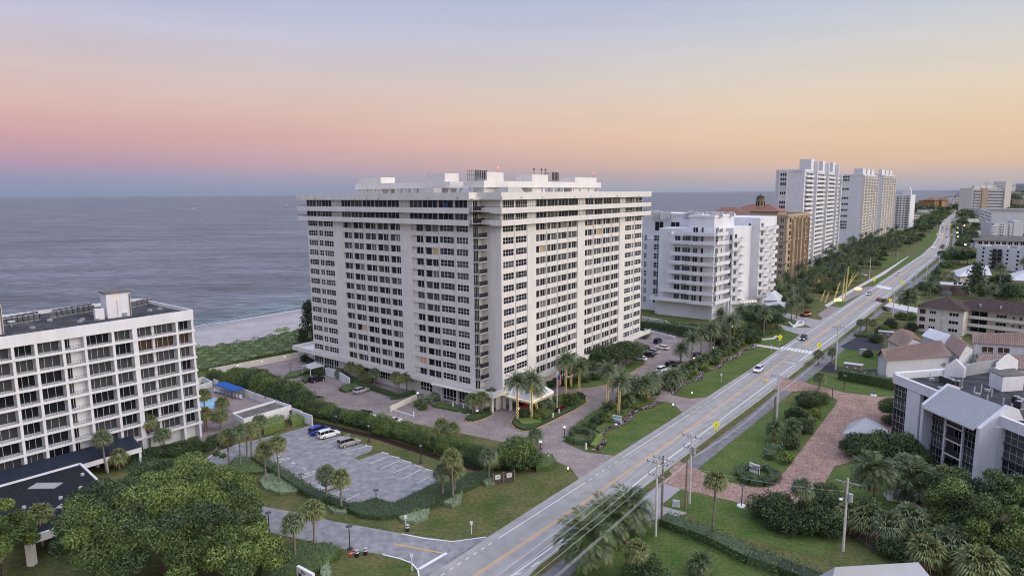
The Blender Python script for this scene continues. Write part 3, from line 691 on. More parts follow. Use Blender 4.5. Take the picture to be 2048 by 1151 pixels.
# little lamps and vents on the fascia
b=MB()
for f,us in ((fL,(598,630,710,733,758,856,915)),(fR,(1003,1042,1085,1149,1181,1234,1276))):
    for u in us:
        x=f.sy(u,51,-BO);fbox(b,f,x-.12,x+.12,-BO-.16,-BO-.005,50.75,50.95)
b.build('fascia_lamp','dark_metal',T)
b=MB();x=fL.s(890);fbox(b,fL,x,x+1.4,-.25,-.17,48.2,49.9);b.build('towel','sign_blue',T)
# terrace furniture on the podium
# porte-cochere
pc=[P(1002,787,3.7),P(1063,803,3.7),P(1108,782,3.7)];pc.append(pc[0]+pc[2]-pc[1]);ap=P(1059,748,8.2)
o=pc[1].copy();o.z=0
K=empty('entrance_canopy',o,0,'white hipped canopy edged with warm bulbs over the tower entrance','canopy')
ctr=sum(pc,Vector())/4
b=MB();loc=lambda v,z=None:(v.x-o.x,v.y-o.y,v.z if z is None else z)
ap2=ctr.lerp(ap,.5);apx=(ap.x-o.x,ap.y-o.y,8.0)
b.add([loc(p) for p in pc]+[apx],[(0,1,4),(1,2,4),(2,3,4),(3,0,4)]);b.build('roof','stucco_white',K)
b=MB()
for i in range(4):
    a=pc[i].lerp(ctr,.03);c=pc[(i+1)%4].lerp(ctr,.03);b.wall((a.x-o.x,a.y-o.y),(c.x-o.x,c.y-o.y),.3,3.0,3.69)
b.prism([(loc(p.lerp(ctr,.05))[0],loc(p.lerp(ctr,.05))[1]) for p in pc],3.1,3.3)
b.build('fascia','stucco',K)
for p in pc+[pc[0].lerp(pc[1],.25)]:
    q=p.lerp(ctr,.12);b=MB();b.box(q.x-o.x-.35,q.x-o.x+.35,q.y-o.y-.35,q.y-o.y+.35,0,3.1);b.build('column','stucco',K)
b=MB()
for i in (0,1):
    for j in range(34): 
        q=pc[i].lerp(pc[i+1],j/34);b.ball((q.x-o.x,q.y-o.y,3.62),.085,0,5,4)
b.build('bulb_string','light_warm',K)
# glazed entrance wall, warm lobby behind
# ---------------------------------------------------------------- vegetation
def leafquad(b,p,d,up,l,w,m=0,tip=.5):
    'leaf blade from p along d'
    s=d.cross(up)
    if s.length<1e-4:s=Vector((1,0,0))
    s.normalize();s*=w/2
    b.add([p-s*.5,p+s*.5,p+d*l*tip+s,p+d*l,p+d*l*tip-s],[(0,1,2,3,4)],m)
def rdir(r,zlo=-1,zhi=1):
    z=r.uniform(zlo,zhi);a=r.uniform(0,6.283);q=math.sqrt(max(0,1-z*z));return Vector((q*math.cos(a),q*math.sin(a),z))
def fan_crown(r,n=42,rr=1.9,lf=13,droop=.35,c=(0,0,0)):
    'sabal palm crown: costapalmate fans on stalks in a ball'
    b=MB();c=Vector(c)
    for i in range(n):
        z=1-1.55*(i+.5)/n;a=i*2.39996+r.uniform(-.3,.3);q=math.sqrt(max(0,1-z*z));d=Vector((q*math.cos(a),q*math.sin(a),z+r.uniform(-.12,.12))).normalized()
        st=rr*r.uniform(.42,.60);p=c+d*st
        b.tube([c+d*.15,p],.022,3,0,False)
        side=d.cross(Vector((0,0,1)))
        if side.length<.1:side=Vector((1,0,0))
        side.normalize();upv=side.cross(d)
        for k in range(lf):
            an=(k/(lf-1)-.5)*3.5
            ld=(d*math.cos(an)+side*math.sin(an)+upv*r.uniform(-.2,.25)).normalized()
            L_=rr*.56*(1-.25*abs(an)/1.7)*r.uniform(.85,1.1)
            mid=p+ld*L_*.55;e=p+ld*L_+Vector((0,0,-droop*L_*r.uniform(.5,1.5)))
            s=ld.cross(upv).normalized() if ld.cross(upv).length>.01 else side
            s=s*.075*rr/1.9
            b.add([p,mid+s,e,mid-s],[(0,1,2,3)],1 if z<-.36 else 0)
    return b
def feather_crown(r,n=46,rr=3.0,lf=16,arch=.55,zmin=-.5,lw=.09,ll=.55,c=(0,0,0),dry=1):
    'date or coconut palm crown: arching feather fronds'
    b=MB();c=Vector(c)
    for i in range(n):
        t=(i+.5)/n;z=1-(1-zmin)*t;a=i*2.39996+r.uniform(-.25,.25);z=max(-.9,min(.98,z));q=math.sqrt(1-z*z)
        d=Vector((q*math.cos(a),q*math.sin(a),z));L_=rr*r.uniform(.85,1.08)
        pts=[];p=c.copy();dd=d.copy();K=6
        for k in range(K+1):
            pts.append(p.copy());p=p+dd*L_/K;dd=(dd+Vector((0,0,-arch*(k+1)/K*.75))).normalized()
        b.tube(pts,[.035,.03,.026,.022,.018,.014,.01],3,0,False)
        for k in range(lf):
            u=.12+.86*k/(lf-1);x=u*K;j=min(K-1,int(x));pp=pts[j].lerp(pts[j+1],x-j);dr=(pts[j+1]-pts[j]).normalized()
            sd=dr.cross(Vector((0,0,1)))
            if sd.length<.05:sd=Vector((math.cos(a+1.57),math.sin(a+1.57),0))
            sd.normalize();nn=sd.cross(dr)
            le=ll*rr/3*(1-.75*abs(u-.45)/.55*.8)
            for sg in (-1,1):
                ld=(sd*sg*.9+dr*.65+Vector((0,0,-.25))+nn*r.uniform(-.15,.3)).normalized()
                e=pp+ld*le;m_=pp+ld*le*.5;s=dr*lw*rr/3*.5
                b.add([pp,m_+s,e,m_-s],[(0,1,2,3)],1 if (i>=n-2 and dry) else 0)
    return b
def leaf_blob(b,r,c,rad_,n,ls,m=0,sh=.75,flat=1.0):
    c=Vector(c)
    for i in range(n):
        d=rdir(r,-.75,1);k=rad_*(1-abs(r.gauss(0,.16))) if r.random()<sh else rad_*r.uniform(.3,1)
        p=c+Vector((d.x*k,d.y*k,d.z*k*flat))
        ld=(d*.5+rdir(r)).normalized();leafquad(b,p,ld,(d+rdir(r)*.6).normalized(),ls*r.uniform(.7,1.4),ls*.55,m)
def trunk_mesh(name,pts,rr,m='bark',k=7):
    b=MB();b.tube(pts,rr,k);return b.mesh(name,[m],True)
# --- palm prototypes (height 1 unit trunk is scaled per copy through separate children meshes of given height)
VR=random.Random(3)
CROWN={}
CROWN['sabal']=[fan_crown(VR,60,1.95,14,.45).mesh('crown',['leaf_olive','leaf_dry']) for _ in range(2)]+[fan_crown(VR,58,1.9,14,.5).mesh('crown',['leaf_date','leaf_dry'])]
CROWN['date']=[feather_crown(VR,74,3.5,18,.6,-.5,.12,.65).mesh('crown',['leaf_date','leaf_dry']) for _ in range(2)]
CROWN['coco']=[feather_crown(VR,34,4.5,30,.95,-.45,.12,1.25).mesh('crown',['leaf_coco','leaf_dry']) for _ in range(2)]
CROWN['far']=[feather_crown(VR,26,2.6,9,.75,-.45,.26,.9,dry=0).mesh('crown',['leaf_dark']),feather_crown(VR,26,2.6,9,.8,-.5,.26,.9,dry=0).mesh('crown',['leaf'])]
CROWN['farsabal']=[fan_crown(VR,26,1.7,8,.4).mesh('crown',['leaf','leaf_dry'])]
TRK={}
def palm_trunk(h,r0,bend,kind):
    key=(round(h*2)/2,r0,round(bend,1),kind)
    if key not in TRK:
        pts=[(bend*math.sin(t*1.5)*h*.1,0,h*t) for t in (0,.12,.3,.5,.7,.88,1)]
        TRK[key]=(trunk_mesh('trunk',pts,[r0*1.35,r0*1.1,r0,r0*.95,r0*.92,r0*.95,r0*1.1],kind,7),pts[-1])
    return TRK[key]
PN=0
def palm(kind,u,v,h,label,group=None,s=1.,bend=None,name=None,cat='palm',lights=0,pos=None,tr=None,var=None):
    'one palm: Empty at its foot > trunk, crown'
    global PN;PN+=1
    p=pos or P(u,v);p=Vector((p.x,p.y,0))
    nm=name or {'sabal':'sabal_palm','date':'date_palm','coco':'coconut_palm','far':'palm_tree','farsabal':'sabal_palm'}[kind]
    o=empty(nm,p,VR.uniform(0,6.28),label,cat,group)
    bd=VR.uniform(-.6,.6) if bend is None else bend
    me,top=palm_trunk(h,{'sabal':.17,'date':.24,'coco':.15,'far':.16,'farsabal':.16}[kind],bd,tr or {'date':'bark','coco':'bark'}.get(kind,'bark'))
    inst('trunk',me,o)
    cr=CROWN[kind];c=inst('crown',cr[(PN if var is None else var)%len(cr)],o,(top[0],top[1],round(h*2)/2+.1),VR.uniform(0,6.28),s)
    if lights:
        b=MB();H2=round(h*2)/2
        for i in range(int(H2*lights)):
            z=.3+(H2-.3)*i/(H2*lights);a=i*1.9;b.ball((math.sin(z/H2*1.5)*bd*H2*.1+math.cos(a)*.27,math.sin(a)*.27,z),.045,0,4,3)
        for i in range(16):
            a=i*.9;b.ball((top[0]+math.cos(a)*.33,math.sin(a)*.33,H2-.25+.35*(i%5)/5),.085,0,4,3)
        b.build('string_lights','light_warm',o)
    return o
# --- broadleaf trees and shrubs
def tree_mesh(r,R_,n_blob,leafs,ls,mats,flat=.8,z0=0):
    b=MB()
    for i in range(n_blob):
        d=rdir(r,-.25,1);k=R_*r.uniform(.35,.78)
        c=(d.x*k,d.y*k,z0+d.z*k*flat);leaf_blob(b,r,c,R_*r.uniform(.28,.45),leafs,ls,r.randrange(len(mats)),.8,.8)
    return b
BUSH={}
def proto_bush(key,R_,nb,lf,ls,mats,flat=.8,seed=1,nvar=2):
    out=[]
    for q in range(nvar):
        r=random.Random(seed+q);b=tree_mesh(r,R_,nb,lf,ls,mats,flat)
        out.append(b.mesh('crown',mats))
    BUSH[key]=out
proto_bush('round',1,26,90,.15,['leaf','leaf_bright','leaf'],.85,11)
proto_bush('dark',1,26,80,.16,['leaf_dark','leaf','leaf_dark'],.85,21)
proto_bush('bright',1,22,90,.15,['leaf_bright','leaf_bright','leaf'],.8,31)
proto_bush('olive',1,26,70,.16,['leaf_olive','leaf'],.75,41)
proto_bush('grey',1,14,90,.16,['leaf_grey'],.6,51,1)
proto_bush('yellow',1,14,80,.16,['leaf_yellow','leaf_bright'],.6,61,1)
proto_bush('roundbig',1,34,300,.075,['leaf','leaf_bright','leaf'],.85,81)
proto_bush('darkbig',1,34,300,.078,['leaf_dark','leaf','leaf_dark'],.85,91)
proto_bush('olivebig',1,30,260,.08,['leaf_olive','leaf'],.8,101,1)
proto_bush('red',1,12,80,.18,['leaf_red'],.6,71,1)
def pine_mesh(seed):
    r=random.Random(seed);b=MB()
    for i in range(46):
        z=.15+.85*i/46;a=i*2.4;L_=.42*(1.05-z)**.8*r.uniform(.7,1.25)+.05
        p0=Vector((0,0,z));e=Vector((math.cos(a)*L_,math.sin(a)*L_,z+L_*.15))
        for k in range(34):
            q=p0.lerp(e,r.uniform(.15,1))+rdir(r)*.035;leafquad(b,q,(rdir(r)+Vector((0,0,-.2))).normalized(),rdir(r),.085,.022)
    return b.mesh('crown',['leaf_pine'])
BUSH['pine']=[pine_mesh(5),pine_mesh(6)]
PINE_DK=[m.copy() for m in BUSH['pine']]
for m_ in PINE_DK: m_.materials[0]=M['leaf_dark']
BUSH['pinedk']=PINE_DK
BTR=trunk_mesh('trunk',[(0,0,0),(.04,.02,.35),(.02,-.02,.75),(0,0,1)],[.11,.08,.06,.03],'bark_dark',6)
def o_d(p): return math.hypot(p.x,p.y)
def bush(kind,u,v,r_,label,group=None,name='shrub',cat='shrub',z=None,sz=1.,trunk=0,pos=None,rz=None):
    'shrub or tree: crown ball of radius r_ metres; trunk=height of bare stem'
    p=pos or P(u,v);o=empty(name,(p.x,p.y,0),VR.uniform(0,6.28) if rz is None else rz,label,cat,group)
    ms=BUSH[kind+'big' if kind in ('round','dark','olive') and r_>2.1 and (o_d(p)<420) else kind];me=ms[VR.randrange(len(ms))]
    zz=(r_*.42*sz if z is None else z)+trunk
    inst('crown',me,o,(0,0,zz),0,(r_,r_,r_*sz))
    if trunk or name.endswith('tree'): inst('trunk',BTR,o,(0,0,0),0,(max(1,trunk*.8),max(1,trunk*.8),max(zz,.5)))
    else: inst('stem',BTR,o,(0,0,0),0,(r_*.6,r_*.6,max(.3,zz*.9)))
    return o
def hedge(px,h,w,label,m=('leaf','leaf_dark'),ls=.22,dens=26,cat='hedge',group=None,rough=.12,world=None,name='hedge',seed=0):
    'clipped or loose hedge along a ground polyline: leafy body'
    r=random.Random(seed+int(px[0][0]) if px else seed);pts=world or [P(u,v) for u,v in px]
    o=pts[0].copy();root=empty(name,(o.x,o.y,0),0,label,cat,group)
    b=MB();pp=rs(pts,.8)
    core=MB()
    for a,c in zip(pts,pts[1:]): core.wall((a.x-o.x,a.y-o.y),(c.x-o.x,c.y-o.y),w*.72,0,h*.86)
    core.build('core','leaf_dark',root)
    tot=sum((c-a).length for a,c in zip(pts,pts[1:]))
    for a,c in zip(pts,pts[1:]):
        d=(c-a);L_=d.length
        if L_<.01:continue
        d=d/L_;q=Vector((-d.y,d.x,0));n=int(L_*(2*h+w)*dens)
        for i in range(n):
            t=r.uniform(-.3,L_+.3);bump=rough*math.sin(t*.9+seed)*1.0+rough*math.sin(t*2.3)
            s=r.uniform(0,2*h+w)
            if s<h: y=-w/2;z=s;nn=-q
            elif s<h+w: y=-w/2+(s-h);z=h+bump;nn=Vector((0,0,1))
            else: y=w/2;z=s-h-w;nn=q
            p=a-o+d*t+q*(y+r.gauss(0,.05+rough*.5))+Vector((0,0,max(.05,z+r.gauss(0,.04+rough*.3))))
            p.z=max(.05,p.z);ld=(nn*.6+rdir(r)).normalized();leafquad(b,p,ld,(nn+rdir(r)*.7).normalized(),ls*r.uniform(.7,1.4),ls*.55,r.randrange(len(m)))
    b.build('foliage',list(m),root);return root
def bedfill(px,h,label,m=('leaf','leaf_dark'),ls=.2,dens=18,z=0,cat='hedge',name='hedge_bed',group=None,kind=None,hv=.15,world=None):
    'low clipped planting filling an outline'
    pts=world or [P(u,v) for u,v in px];o=pts[0].copy();r=random.Random(int(abs(o.x*7))+3)
    root=empty(name,(o.x,o.y,0),0,label,cat,group)
    loc=[(p.x-o.x,p.y-o.y) for p in pts]
    c=MB();cx=sum(p[0] for p in loc)/len(loc);cy=sum(p[1] for p in loc)/len(loc)
    c.prism([(cx+(x-cx)*.97,cy+(y-cy)*.97) for x,y in loc],0,h*.85);c.build('core',m[-1],root)
    def inside(x,y):
        k=False;n=len(loc)
        for i in range(n):
            x1,y1=loc[i];x2,y2=loc[(i+1)%n]
            if (y1>y)!=(y2>y) and x<(x2-x1)*(y-y1)/(y2-y1)+x1:k=not k
        return k
    xs=[p[0] for p in loc];ys=[p[1] for p in loc];A=abs(sum(loc[i][0]*loc[(i+1)%len(loc)][1]-loc[(i+1)%len(loc)][0]*loc[i][1] for i in range(len(loc))))/2
    b=MB();n=int(A*dens);k=0
    while k<n:
        x=r.uniform(min(xs),max(xs));y=r.uniform(min(ys),max(ys))
        if not inside(x,y):continue
        k+=1;zz=h+hv*h*math.sin(x*.8)*math.sin(y*.7)+r.gauss(0,.05)
        leafquad(b,Vector((x,y,zz)),(rdir(r)+Vector((0,0,.5))).normalized(),Vector((0,0,1)),ls*r.uniform(.7,1.4),ls*.55,r.randrange(len(m)))
    for i in range(len(loc)):
        a=Vector(loc[i]+(0,));e=Vector(loc[(i+1)%len(loc)]+(0,));L_=(e-a).length;nn=Vector(((e-a).y,-(e-a).x,0)).normalized()
        for j in range(int(L_*h*dens*1.3)):
            p=a.lerp(e,r.random());p.z=r.uniform(.05,h);leafquad(b,p,(rdir(r)+nn*.3).normalized(),(nn+rdir(r)*.5).normalized(),ls*r.uniform(.7,1.3),ls*.55,r.randrange(len(m)))
    f=b.build('foliage',list(m),root);return root
# ---------------------------------------------------------------- other buildings
class Wins:
    'windows of a building: the first ones separate parts, the rest one part'
    def __init__(s,root,lim=90): s.r=root;s.n=0;s.lim=lim;s.g=MB();s.f=MB()
    def add(s,f,x0,x1,z0,z1,y=-.02,n=1,rows=1,gm=None,bar=.07,fr=True,sep=True):
        gm=R.choice([0,0,0,1]) if gm is None else gm
        a,b_=(MB(),MB()) if (s.n<s.lim and sep) else (s.g,s.f)
        fbox(a,f,x0,x1,y,y+.05,z0,z1,gm)
        if fr:
            for i in range(n+1):
                x=x0+(x1-x0)*i/n;fbox(b_,f,x-bar/2,x+bar/2,y-.05,y-.002,z0,z1)
            for j in range(rows+1):
                z=z0+(z1-z0)*j/rows;fbox(b_,f,x0,x1,y-.045,y-.003,z-bar/2,z+bar/2)
        if a is not s.g: wpart(s.r,a,b_);s.n+=1
    def done(s):
        if s.g.V:
            o=s.g.build('window',GM,s.r,kind='stuff')
            if s.f.V:s.f.build('frame','frame_white',o,kind='stuff')
def fpoly(b,f,pts,m=0): b.add([f.p(*p) for p in pts],[tuple(range(len(pts)))],m)
# ---- left block near the pool
q=P(405,872);zt=zat(q,618.6)
A1=P(384.5,618.6,zt);A0=P(0,673.5,zt);A1.z=A0.z=0
dr=(A1-A0).normalized();Bk=P(284.4,595.4,zt);Bk.z=0
LF=60.;o=A1.copy()
LB=empty('apartment_block',A1,0,'white seven-storey balcony block with rooftop air conditioners beside the pool','apartment block')
f=Face(A1-dr*LF,dr,o);dp=(Bk-A1).length*abs(f.y.dot((Bk-A1).normalized()))
sx=lambda u,z=15:f.s(u,z)
fh=2.9;n=8;z0=zt-1.75-n*fh+.25
b=MB();zr=zt-.75
fbox(b,f,0,LF,1.5,dp,0,zr-.02,0)
b.build('wall','stucco_white',LB)
b=MB();fbox(b,f,.2,LF-.2,.2,dp-.2,zr-.01,zr+.01);b.build('roof','roof_dark',LB)
b=MB()
fbox(b,f,0,LF,-.25,.02,zt-2.1,zt);fbox(b,f,0,LF,dp-.3,dp,zt-2,zt);fbox(b,f,LF-.3,LF,.02,dp-.3,zt-2.1,zt)
b.build('parapet','stucco_white',LB)
piers=[f.s(u) for u in (384.8,344,295.5,255,209,151.5,106,50,2)]
xs=sorted([LF-.1]+[f.s(u) for u in (340,256,209,151.5,106,50,2,-60,-110)])
b=MB()
for x in xs:
    w_=.9 if abs(x-f.s(256))<.1 else .45
    fbox(b,f,x-w_,x,-.2,1.5,0,zt-2.1)
fbox(b,f,f.s(295.5)-.5,f.s(295.5),.9,1.5,0,zt-2.1);fbox(b,f,f.s(122),f.s(139),1.3,1.5,0,zt-2.1)
b.build('pier','stucco_white',LB)
W=Wins(LB,90)
for k in range(n):
    z=zt-1.75-fh*(k+1)
    b=MB();fbox(b,f,0,LF+.15,-.3,1.49,z-.05,z+.42 if k>=0 else z);s_=b.build('balcony','stucco_white',LB)
    rb=MB()
    for a,c in zip(xs,xs[1:]):
        fbox(rb,f,a,c-.45,-.16,-.11,z+1.05,z+1.1);fbox(rb,f,a,c-.45,-.15,-.12,z+.5,z+.53)
        for i in range(int((c-a)/.45)): fbox(rb,f,a+i*.45,a+i*.45+.03,-.15,-.12,z+.42,z+1.05)
    rb.build('railing','dark_metal',s_)
    for j,(a,c) in enumerate(zip(xs,xs[1:])):
        gm=R.choice([0,0,1,1]);
        if k==1 and j>=len(xs)-3: gm=3
        c2=c-.5 if abs(c-LF)<.5 else c-.95
        c2=min(c-.5,c2+.45)
        if abs(c-f.s(151.5))<.1: c2=c-2.2
        W.add(f,a+.02,c2,z+.42,z+2.75,1.44,max(3,int((c-a)/1.1)),1,gm,.05)
W.done()
# roof housings, ducts
def ebox(u,v,ub,vb,vt,ul,label=None):
    a=P(u,v,zr);c=P(ub,vb,zr);d=(c-a).normalized();ff=Face(Vector((a.x,a.y,0)),Vector((d.x,d.y,0)),o);z1=zat(a,vt)
    L_=(c-a).length;b=MB();w2=4.2;fbox(b,ff,0,L_,0,w2,zr,z1);b.build('lift_housing','stucco_white',LB)
    b=MB();fbox(b,ff,-.25,L_+.25,-.25,w2+.25,z1,z1+.2);fbox(b,ff,L_-.3,L_-.1,-.2,0,zr,z1-.4);b.build('housing_roof','roof_gravel',LB)
    return ff,z1
ff,z1=ebox(216,637,264,631,588,186)
b=MB();fbox(b,ff,-2.2,-.6,-.2,1,zr,zr+2.2);b.build('duct','stucco_white',LB)
ebox(-32,673,9,668,611,0)
b=MB()
for u,v in ((320,619),(160,644),(65,657),(195,640),(165,641),(100,642),(250,633),(300,622)):
    p=P(u,v,zr);b.box(p.x-o.x-.35,p.x-o.x+.35,p.y-o.y-.3,p.y-o.y+.3,zr,zr+R.uniform(.4,.9))
b.build('roof_vent','grey_metal',LB)
p=P(24,655,zr);b=MB();b.tube([(p.x-o.x,p.y-o.y,zr),(p.x-o.x,p.y-o.y,zr+1)],.06,5);b.ball((p.x-o.x,p.y-o.y,zr+1.2),.7,0,10,5,.25);b.build('dish','white_metal',LB)
b=MB();p=P(236,632,z1+.3);b.tube([(p.x-o.x,p.y-o.y,z1+.2),(p.x-o.x,p.y-o.y,z1+3)],.05,5);q=b.build('beacon_mast','grey_metal',LB)
b=MB();b.ball((p.x-o.x,p.y-o.y,z1+3.1),.22,0,8,6);b.build('beacon','light_red',q)
# air conditioners as things on the roof
def acunit():
    r_=empty('air_conditioner',(0,0,0),0,'x','air conditioner');b=MB();b.box(-.42,.42,-.42,.42,.12,1.0);b.build('case','dark_metal',r_)
    b=MB();b.tube([(0,0,1.0),(0,0,1.06)],.36,12);b.tube([(0,0,1.061),(0,0,1.1)],.12,8);b.build('fan_guard','grey_metal',r_)
    b=MB();
    for z in (.25,.4,.55,.7,.85): b.box(-.44,.44,-.44,-.421,z,z+.05)
    b.build('grille','grey_metal',r_);b=MB();b.box(-.5,.5,-.5,-.4,0,.12);b.box(-.5,.5,.4,.5,0,.12);b.build('stand','white_metal',r_)
    return proto(r_)
AC=acunit()
for row,(u0,v0,u1,v1,n_) in enumerate(((8,650,74,639,7),(14,645,70,634,5),(108,634,183,621,8),(112,629,178,617,6),(268,613,300,606,4))):
    for i in range(n_):
        t=i/(n_-1);p=P(u0+(u1-u0)*t,v0+(v1-v0)*t,zr)
        place(AC,(p.x,p.y,zr),.35,1.15,'dark air conditioner in the rows on the white pool-side block’s roof' if False else 'dark air conditioner in the rows on the roof of the pool-side block','rooftop air conditioners of the pool-side block')
# ---- skirt roof and dark canopy in front of it
b=MB();f2=Face(f.w(0,-4.5),dr,o)
xe=f2.s(283,3)
K=empty('covered_walkway',f2.w(xe),0,'long white walkway with dark blue metal roof along the foot of the balcony block','walkway')
f3=Face(f2.w(0),dr,f2.w(xe))
fbox(b,f3,0,xe,.0,.3,2.2,3.2);fbox(b,f3,0,xe,.3,4.2,2.2,2.4);
for i in range(9): fbox(b,f3,xe-.5-i*6,xe-.1-i*6,.05,.4,0,2.2)
b.build('wall','stucco_white',K)
b=MB();fpoly(b,f3,[(0,-.1,3.22),(xe,-.1,3.22),(xe,4.2,4.6),(0,4.2,4.6)]);
for i in range(int(xe/.6)): fbox(b,f3,i*.6,i*.6+.05,-.05,.1,3.2,3.3)
b.build('roof','roof_navy',K)
pb=P(61,1128);zc=zat(pb,1072)
cs=[P(58,1072,zc),P(218,961,zc),P(160,925,zc),P(-60,990,zc),P(-60,1040,zc)];cs=[P(58,1072,zc),P(250,1010,zc),P(160,925,zc),P(-80,992,zc)]
c4=[Vector((p.x,p.y,0)) for p in cs]
PC=empty('drive_canopy',pb,0,'low flat canopy with black gravel roof and white rim, half hidden by trees','canopy')
b=MB();rel=[(p.x-pb.x,p.y-pb.y) for p in c4];b.prism(rel,zc-1.1,zc-.25);
b.build('slab','stucco_white',PC)
b=MB();b.prism([(x*.985,y*.985) for x,y in rel],zc-.24,zc-.2);b.build('roof','roof_black',PC)
b=MB()
for i in range(4): b.wall(rel[i],rel[(i+1)%4],.35,zc-1.2,zc)
b.build('rim','stucco_white',PC)
for i,t in ((0,0),(0,.45),(3,.0),(0,.9),(3,.5)):
    p=Vector(rel[i]).lerp(Vector(rel[(i+1)%4]),t)*.99;b=MB();b.box(p.x-.45,p.x+.45,p.y-.45,p.y+.45,0,zc-1.1);b.build('column','stucco',PC)
for (u,v,s_) in ((91,971,2.2),(138,1011,1.6)):
    p=P(u,v,zc-.2);b=MB();b.box(p.x-pb.x-s_,p.x-pb.x+s_,p.y-pb.y-s_*.5,p.y-pb.y+s_*.5,zc-.2,zc-.1);b.build('roof_hatch','grey_metal',PC)
b=MB()
for u,v in ((121,995),(161,975),(48,1014),(165,948)): p=P(u,v,zc);b.box(p.x-pb.x-.2,p.x-pb.x+.2,p.y-pb.y-.2,p.y-pb.y+.2,zc-.2,zc+.25)
b.build('roof_vent','white_metal',PC)
# ---- pool house, pool, deck
sheet('pool_deck',[(392,790),(428,762),(470,778),(556,806),(487,840),(483,862),(440,880),(432,905),(405,905),(395,860)],.03,'paver_mauve')
o=P(487,836.4,3.1);o.z=0
PH=empty('pool_house',o,0,'low white pool house with flat grey roof behind the parking lot hedge','pool house')
c=[P(465,824.7,3.1),P(550.5,799.6,3.1),P(581.7,809.8,3.1),P(487,836.4,3.1)];rel=[(p.x-o.x,p.y-o.y) for p in c]
b=MB();b.prism([(x*.93+.2,y*.93+.3) for x,y in rel],0,2.6);b.build('wall','stucco_white',PH)
b=MB();b.prism(rel,2.3,2.6)
for i in range(4): b.wall(rel[i],rel[(i+1)%4],.25,2.0,3.1)
b.build('parapet','stucco_white',PH)
b=MB();b.prism([(x*.97,y*.97) for x,y in rel],2.6,2.64);b.build('roof','roof_gravel',PH)
b=MB();ws=[P(396,800),P(405,797),P(418,799),P(428,796),(P(441,798)),P(441,806),P(436,814),P(420,817),P(400,818),P(394,810)]
b.prism([(p.x-ws[0].x,p.y-ws[0].y) for p in ws],0,.05);po=b.build('swimming_pool','pool_water',None,label='pale blue swimming pool on the paved deck beside the balcony block',cat='swimming pool');po.location=ws[0]
b=MB()
for i in range(10): b.wall(((ws[i]-ws[0]).x,(ws[i]-ws[0]).y),((ws[(i+1)%10]-ws[0]).x,(ws[(i+1)%10]-ws[0]).y),.35,0,.09)
b.build('coping','concrete',po)
def whitewall(name,tops,z,label,t=.22,m='stucco_white',base=None,lamps=0,cat='wall'):
    pts=[P(u,v,z) for u,v in tops];o=pts[0].copy();o.z=0;b=MB()
    for a,c in zip(pts,pts[1:]): b.wall((a.x-o.x,a.y-o.y),(c.x-o.x,c.y-o.y),t,0,z)
    w_=b.build(name,m,None,label=label,cat=cat);w_.location=o
    for i in range(lamps):
        q=pts[0].lerp(pts[-1],(i+.12)/lamps)-o;q.z=z-.5;d=(pts[-1]-pts[0]).normalized();nn=Vector((d.y,-d.x,0))
        q=q+nn*.25;b=MB();b.box(q.x-.35,q.x+.35,q.y-.12,q.y+.12,q.z+.1,q.z+.3);l=b.build('wall_lamp','dark_metal',w_);b=MB();b.box(q.x-.2,q.x+.2,q.y-.1,q.y+.1,q.z,q.z+.09);b.build('bulb','lamp_glow',l)
    return w_
whitewall('garden_wall',[(418,737),(607.6,702)],1.9,'long white wall with lit lamps between the dunes and paved court',.3,'stucco_cream',lamps=4)
whitewall('garden_wall',[(427,757.4),(489.5,777.7),(550.5,799.6)],1.9,'white wall behind the blue pool canopy')
whitewall('garden_wall',[(583,814.5),(603,821),(603,823),(624,830)],2.4,'white wall stepping down to the parking lot corner')
whitewall('garden_wall',[(392,757),(405,753),(424,762),(394,770)],1.6,'small white walled yard beside the balcony block')
# blue canopy
c=[P(429.7,767.6,2.6),P(448.8,761.3,2.6),P(488.7,774.6,2.6),P(465.2,780,2.6)];o=c[0].copy();o.z=0
BC=empty('shade_canopy',o,0,'bright blue fabric canopy over white loungers beside the pool','canopy')
b=MB();rel=[(p.x-o.x,p.y-o.y,2.5) for p in c];m0=[(rel[0][i]+rel[1][i])/2 for i in range(2)];m1=[(rel[2][i]+rel[3][i])/2 for i in range(2)]
ce=((m0[0]+m1[0])/2,(m0[1]+m1[1])/2);e0=(m0[0]*.7+ce[0]*.3,m0[1]*.7+ce[1]*.3,3.0);e1=(m1[0]*.7+ce[0]*.3,m1[1]*.7+ce[1]*.3,3.0)
b.add(rel+[e0,e1],[(0,4,1),(1,4,5,2),(2,5,3),(3,5,4,0),(0,1,2,3)]);
for i in range(4):
    a=rel[i];d=rel[(i+1)%4];b.add([a,d,(d[0],d[1],2.3),(a[0],a[1],2.3)],[(0,1,2,3)])
b.build('fabric','awning_blue',BC)
for i in range(4): b=MB();b.tube([(rel[i][0]*.98,rel[i][1]*.98,0),(rel[i][0]*.98,rel[i][1]*.98,2.5)],.05,6);b.build('post','dark_metal',BC)
def lounger():
    r_=empty('sun_lounger',(0,0,0),0,'x','sun lounger')
    b=MB();b.box(-.32,.32,-1,.35,.30,.38);b.build('seat','white_metal',r_)
    b=MB();b.add([(-.32,.35,.34),(.32,.35,.34),(.32,.95,.85),(-.32,.95,.85),(-.32,.35,.28),(.32,.35,.28),(.32,.95,.79),(-.32,.95,.79)],[(0,1,2,3),(7,6,5,4),(0,3,7,4),(1,5,6,2),(2,6,7,3)]);b.build('backrest','white_metal',r_)
    for x in (-.28,.28):
        for y in (-.85,.3): b=MB();b.tube([(x,y,0),(x,y,.3)],.03,5);b.build('leg','white_metal',r_)
    return proto(r_)
LG=lounger();pa=P(431,783);pb_=P(482,797)
for i in range(8):
    p=pa.lerp(pb_,i/7);place(LG,p,rad(28),1,'white sun lounger in the row under the blue canopy','sun loungers under the blue canopy')
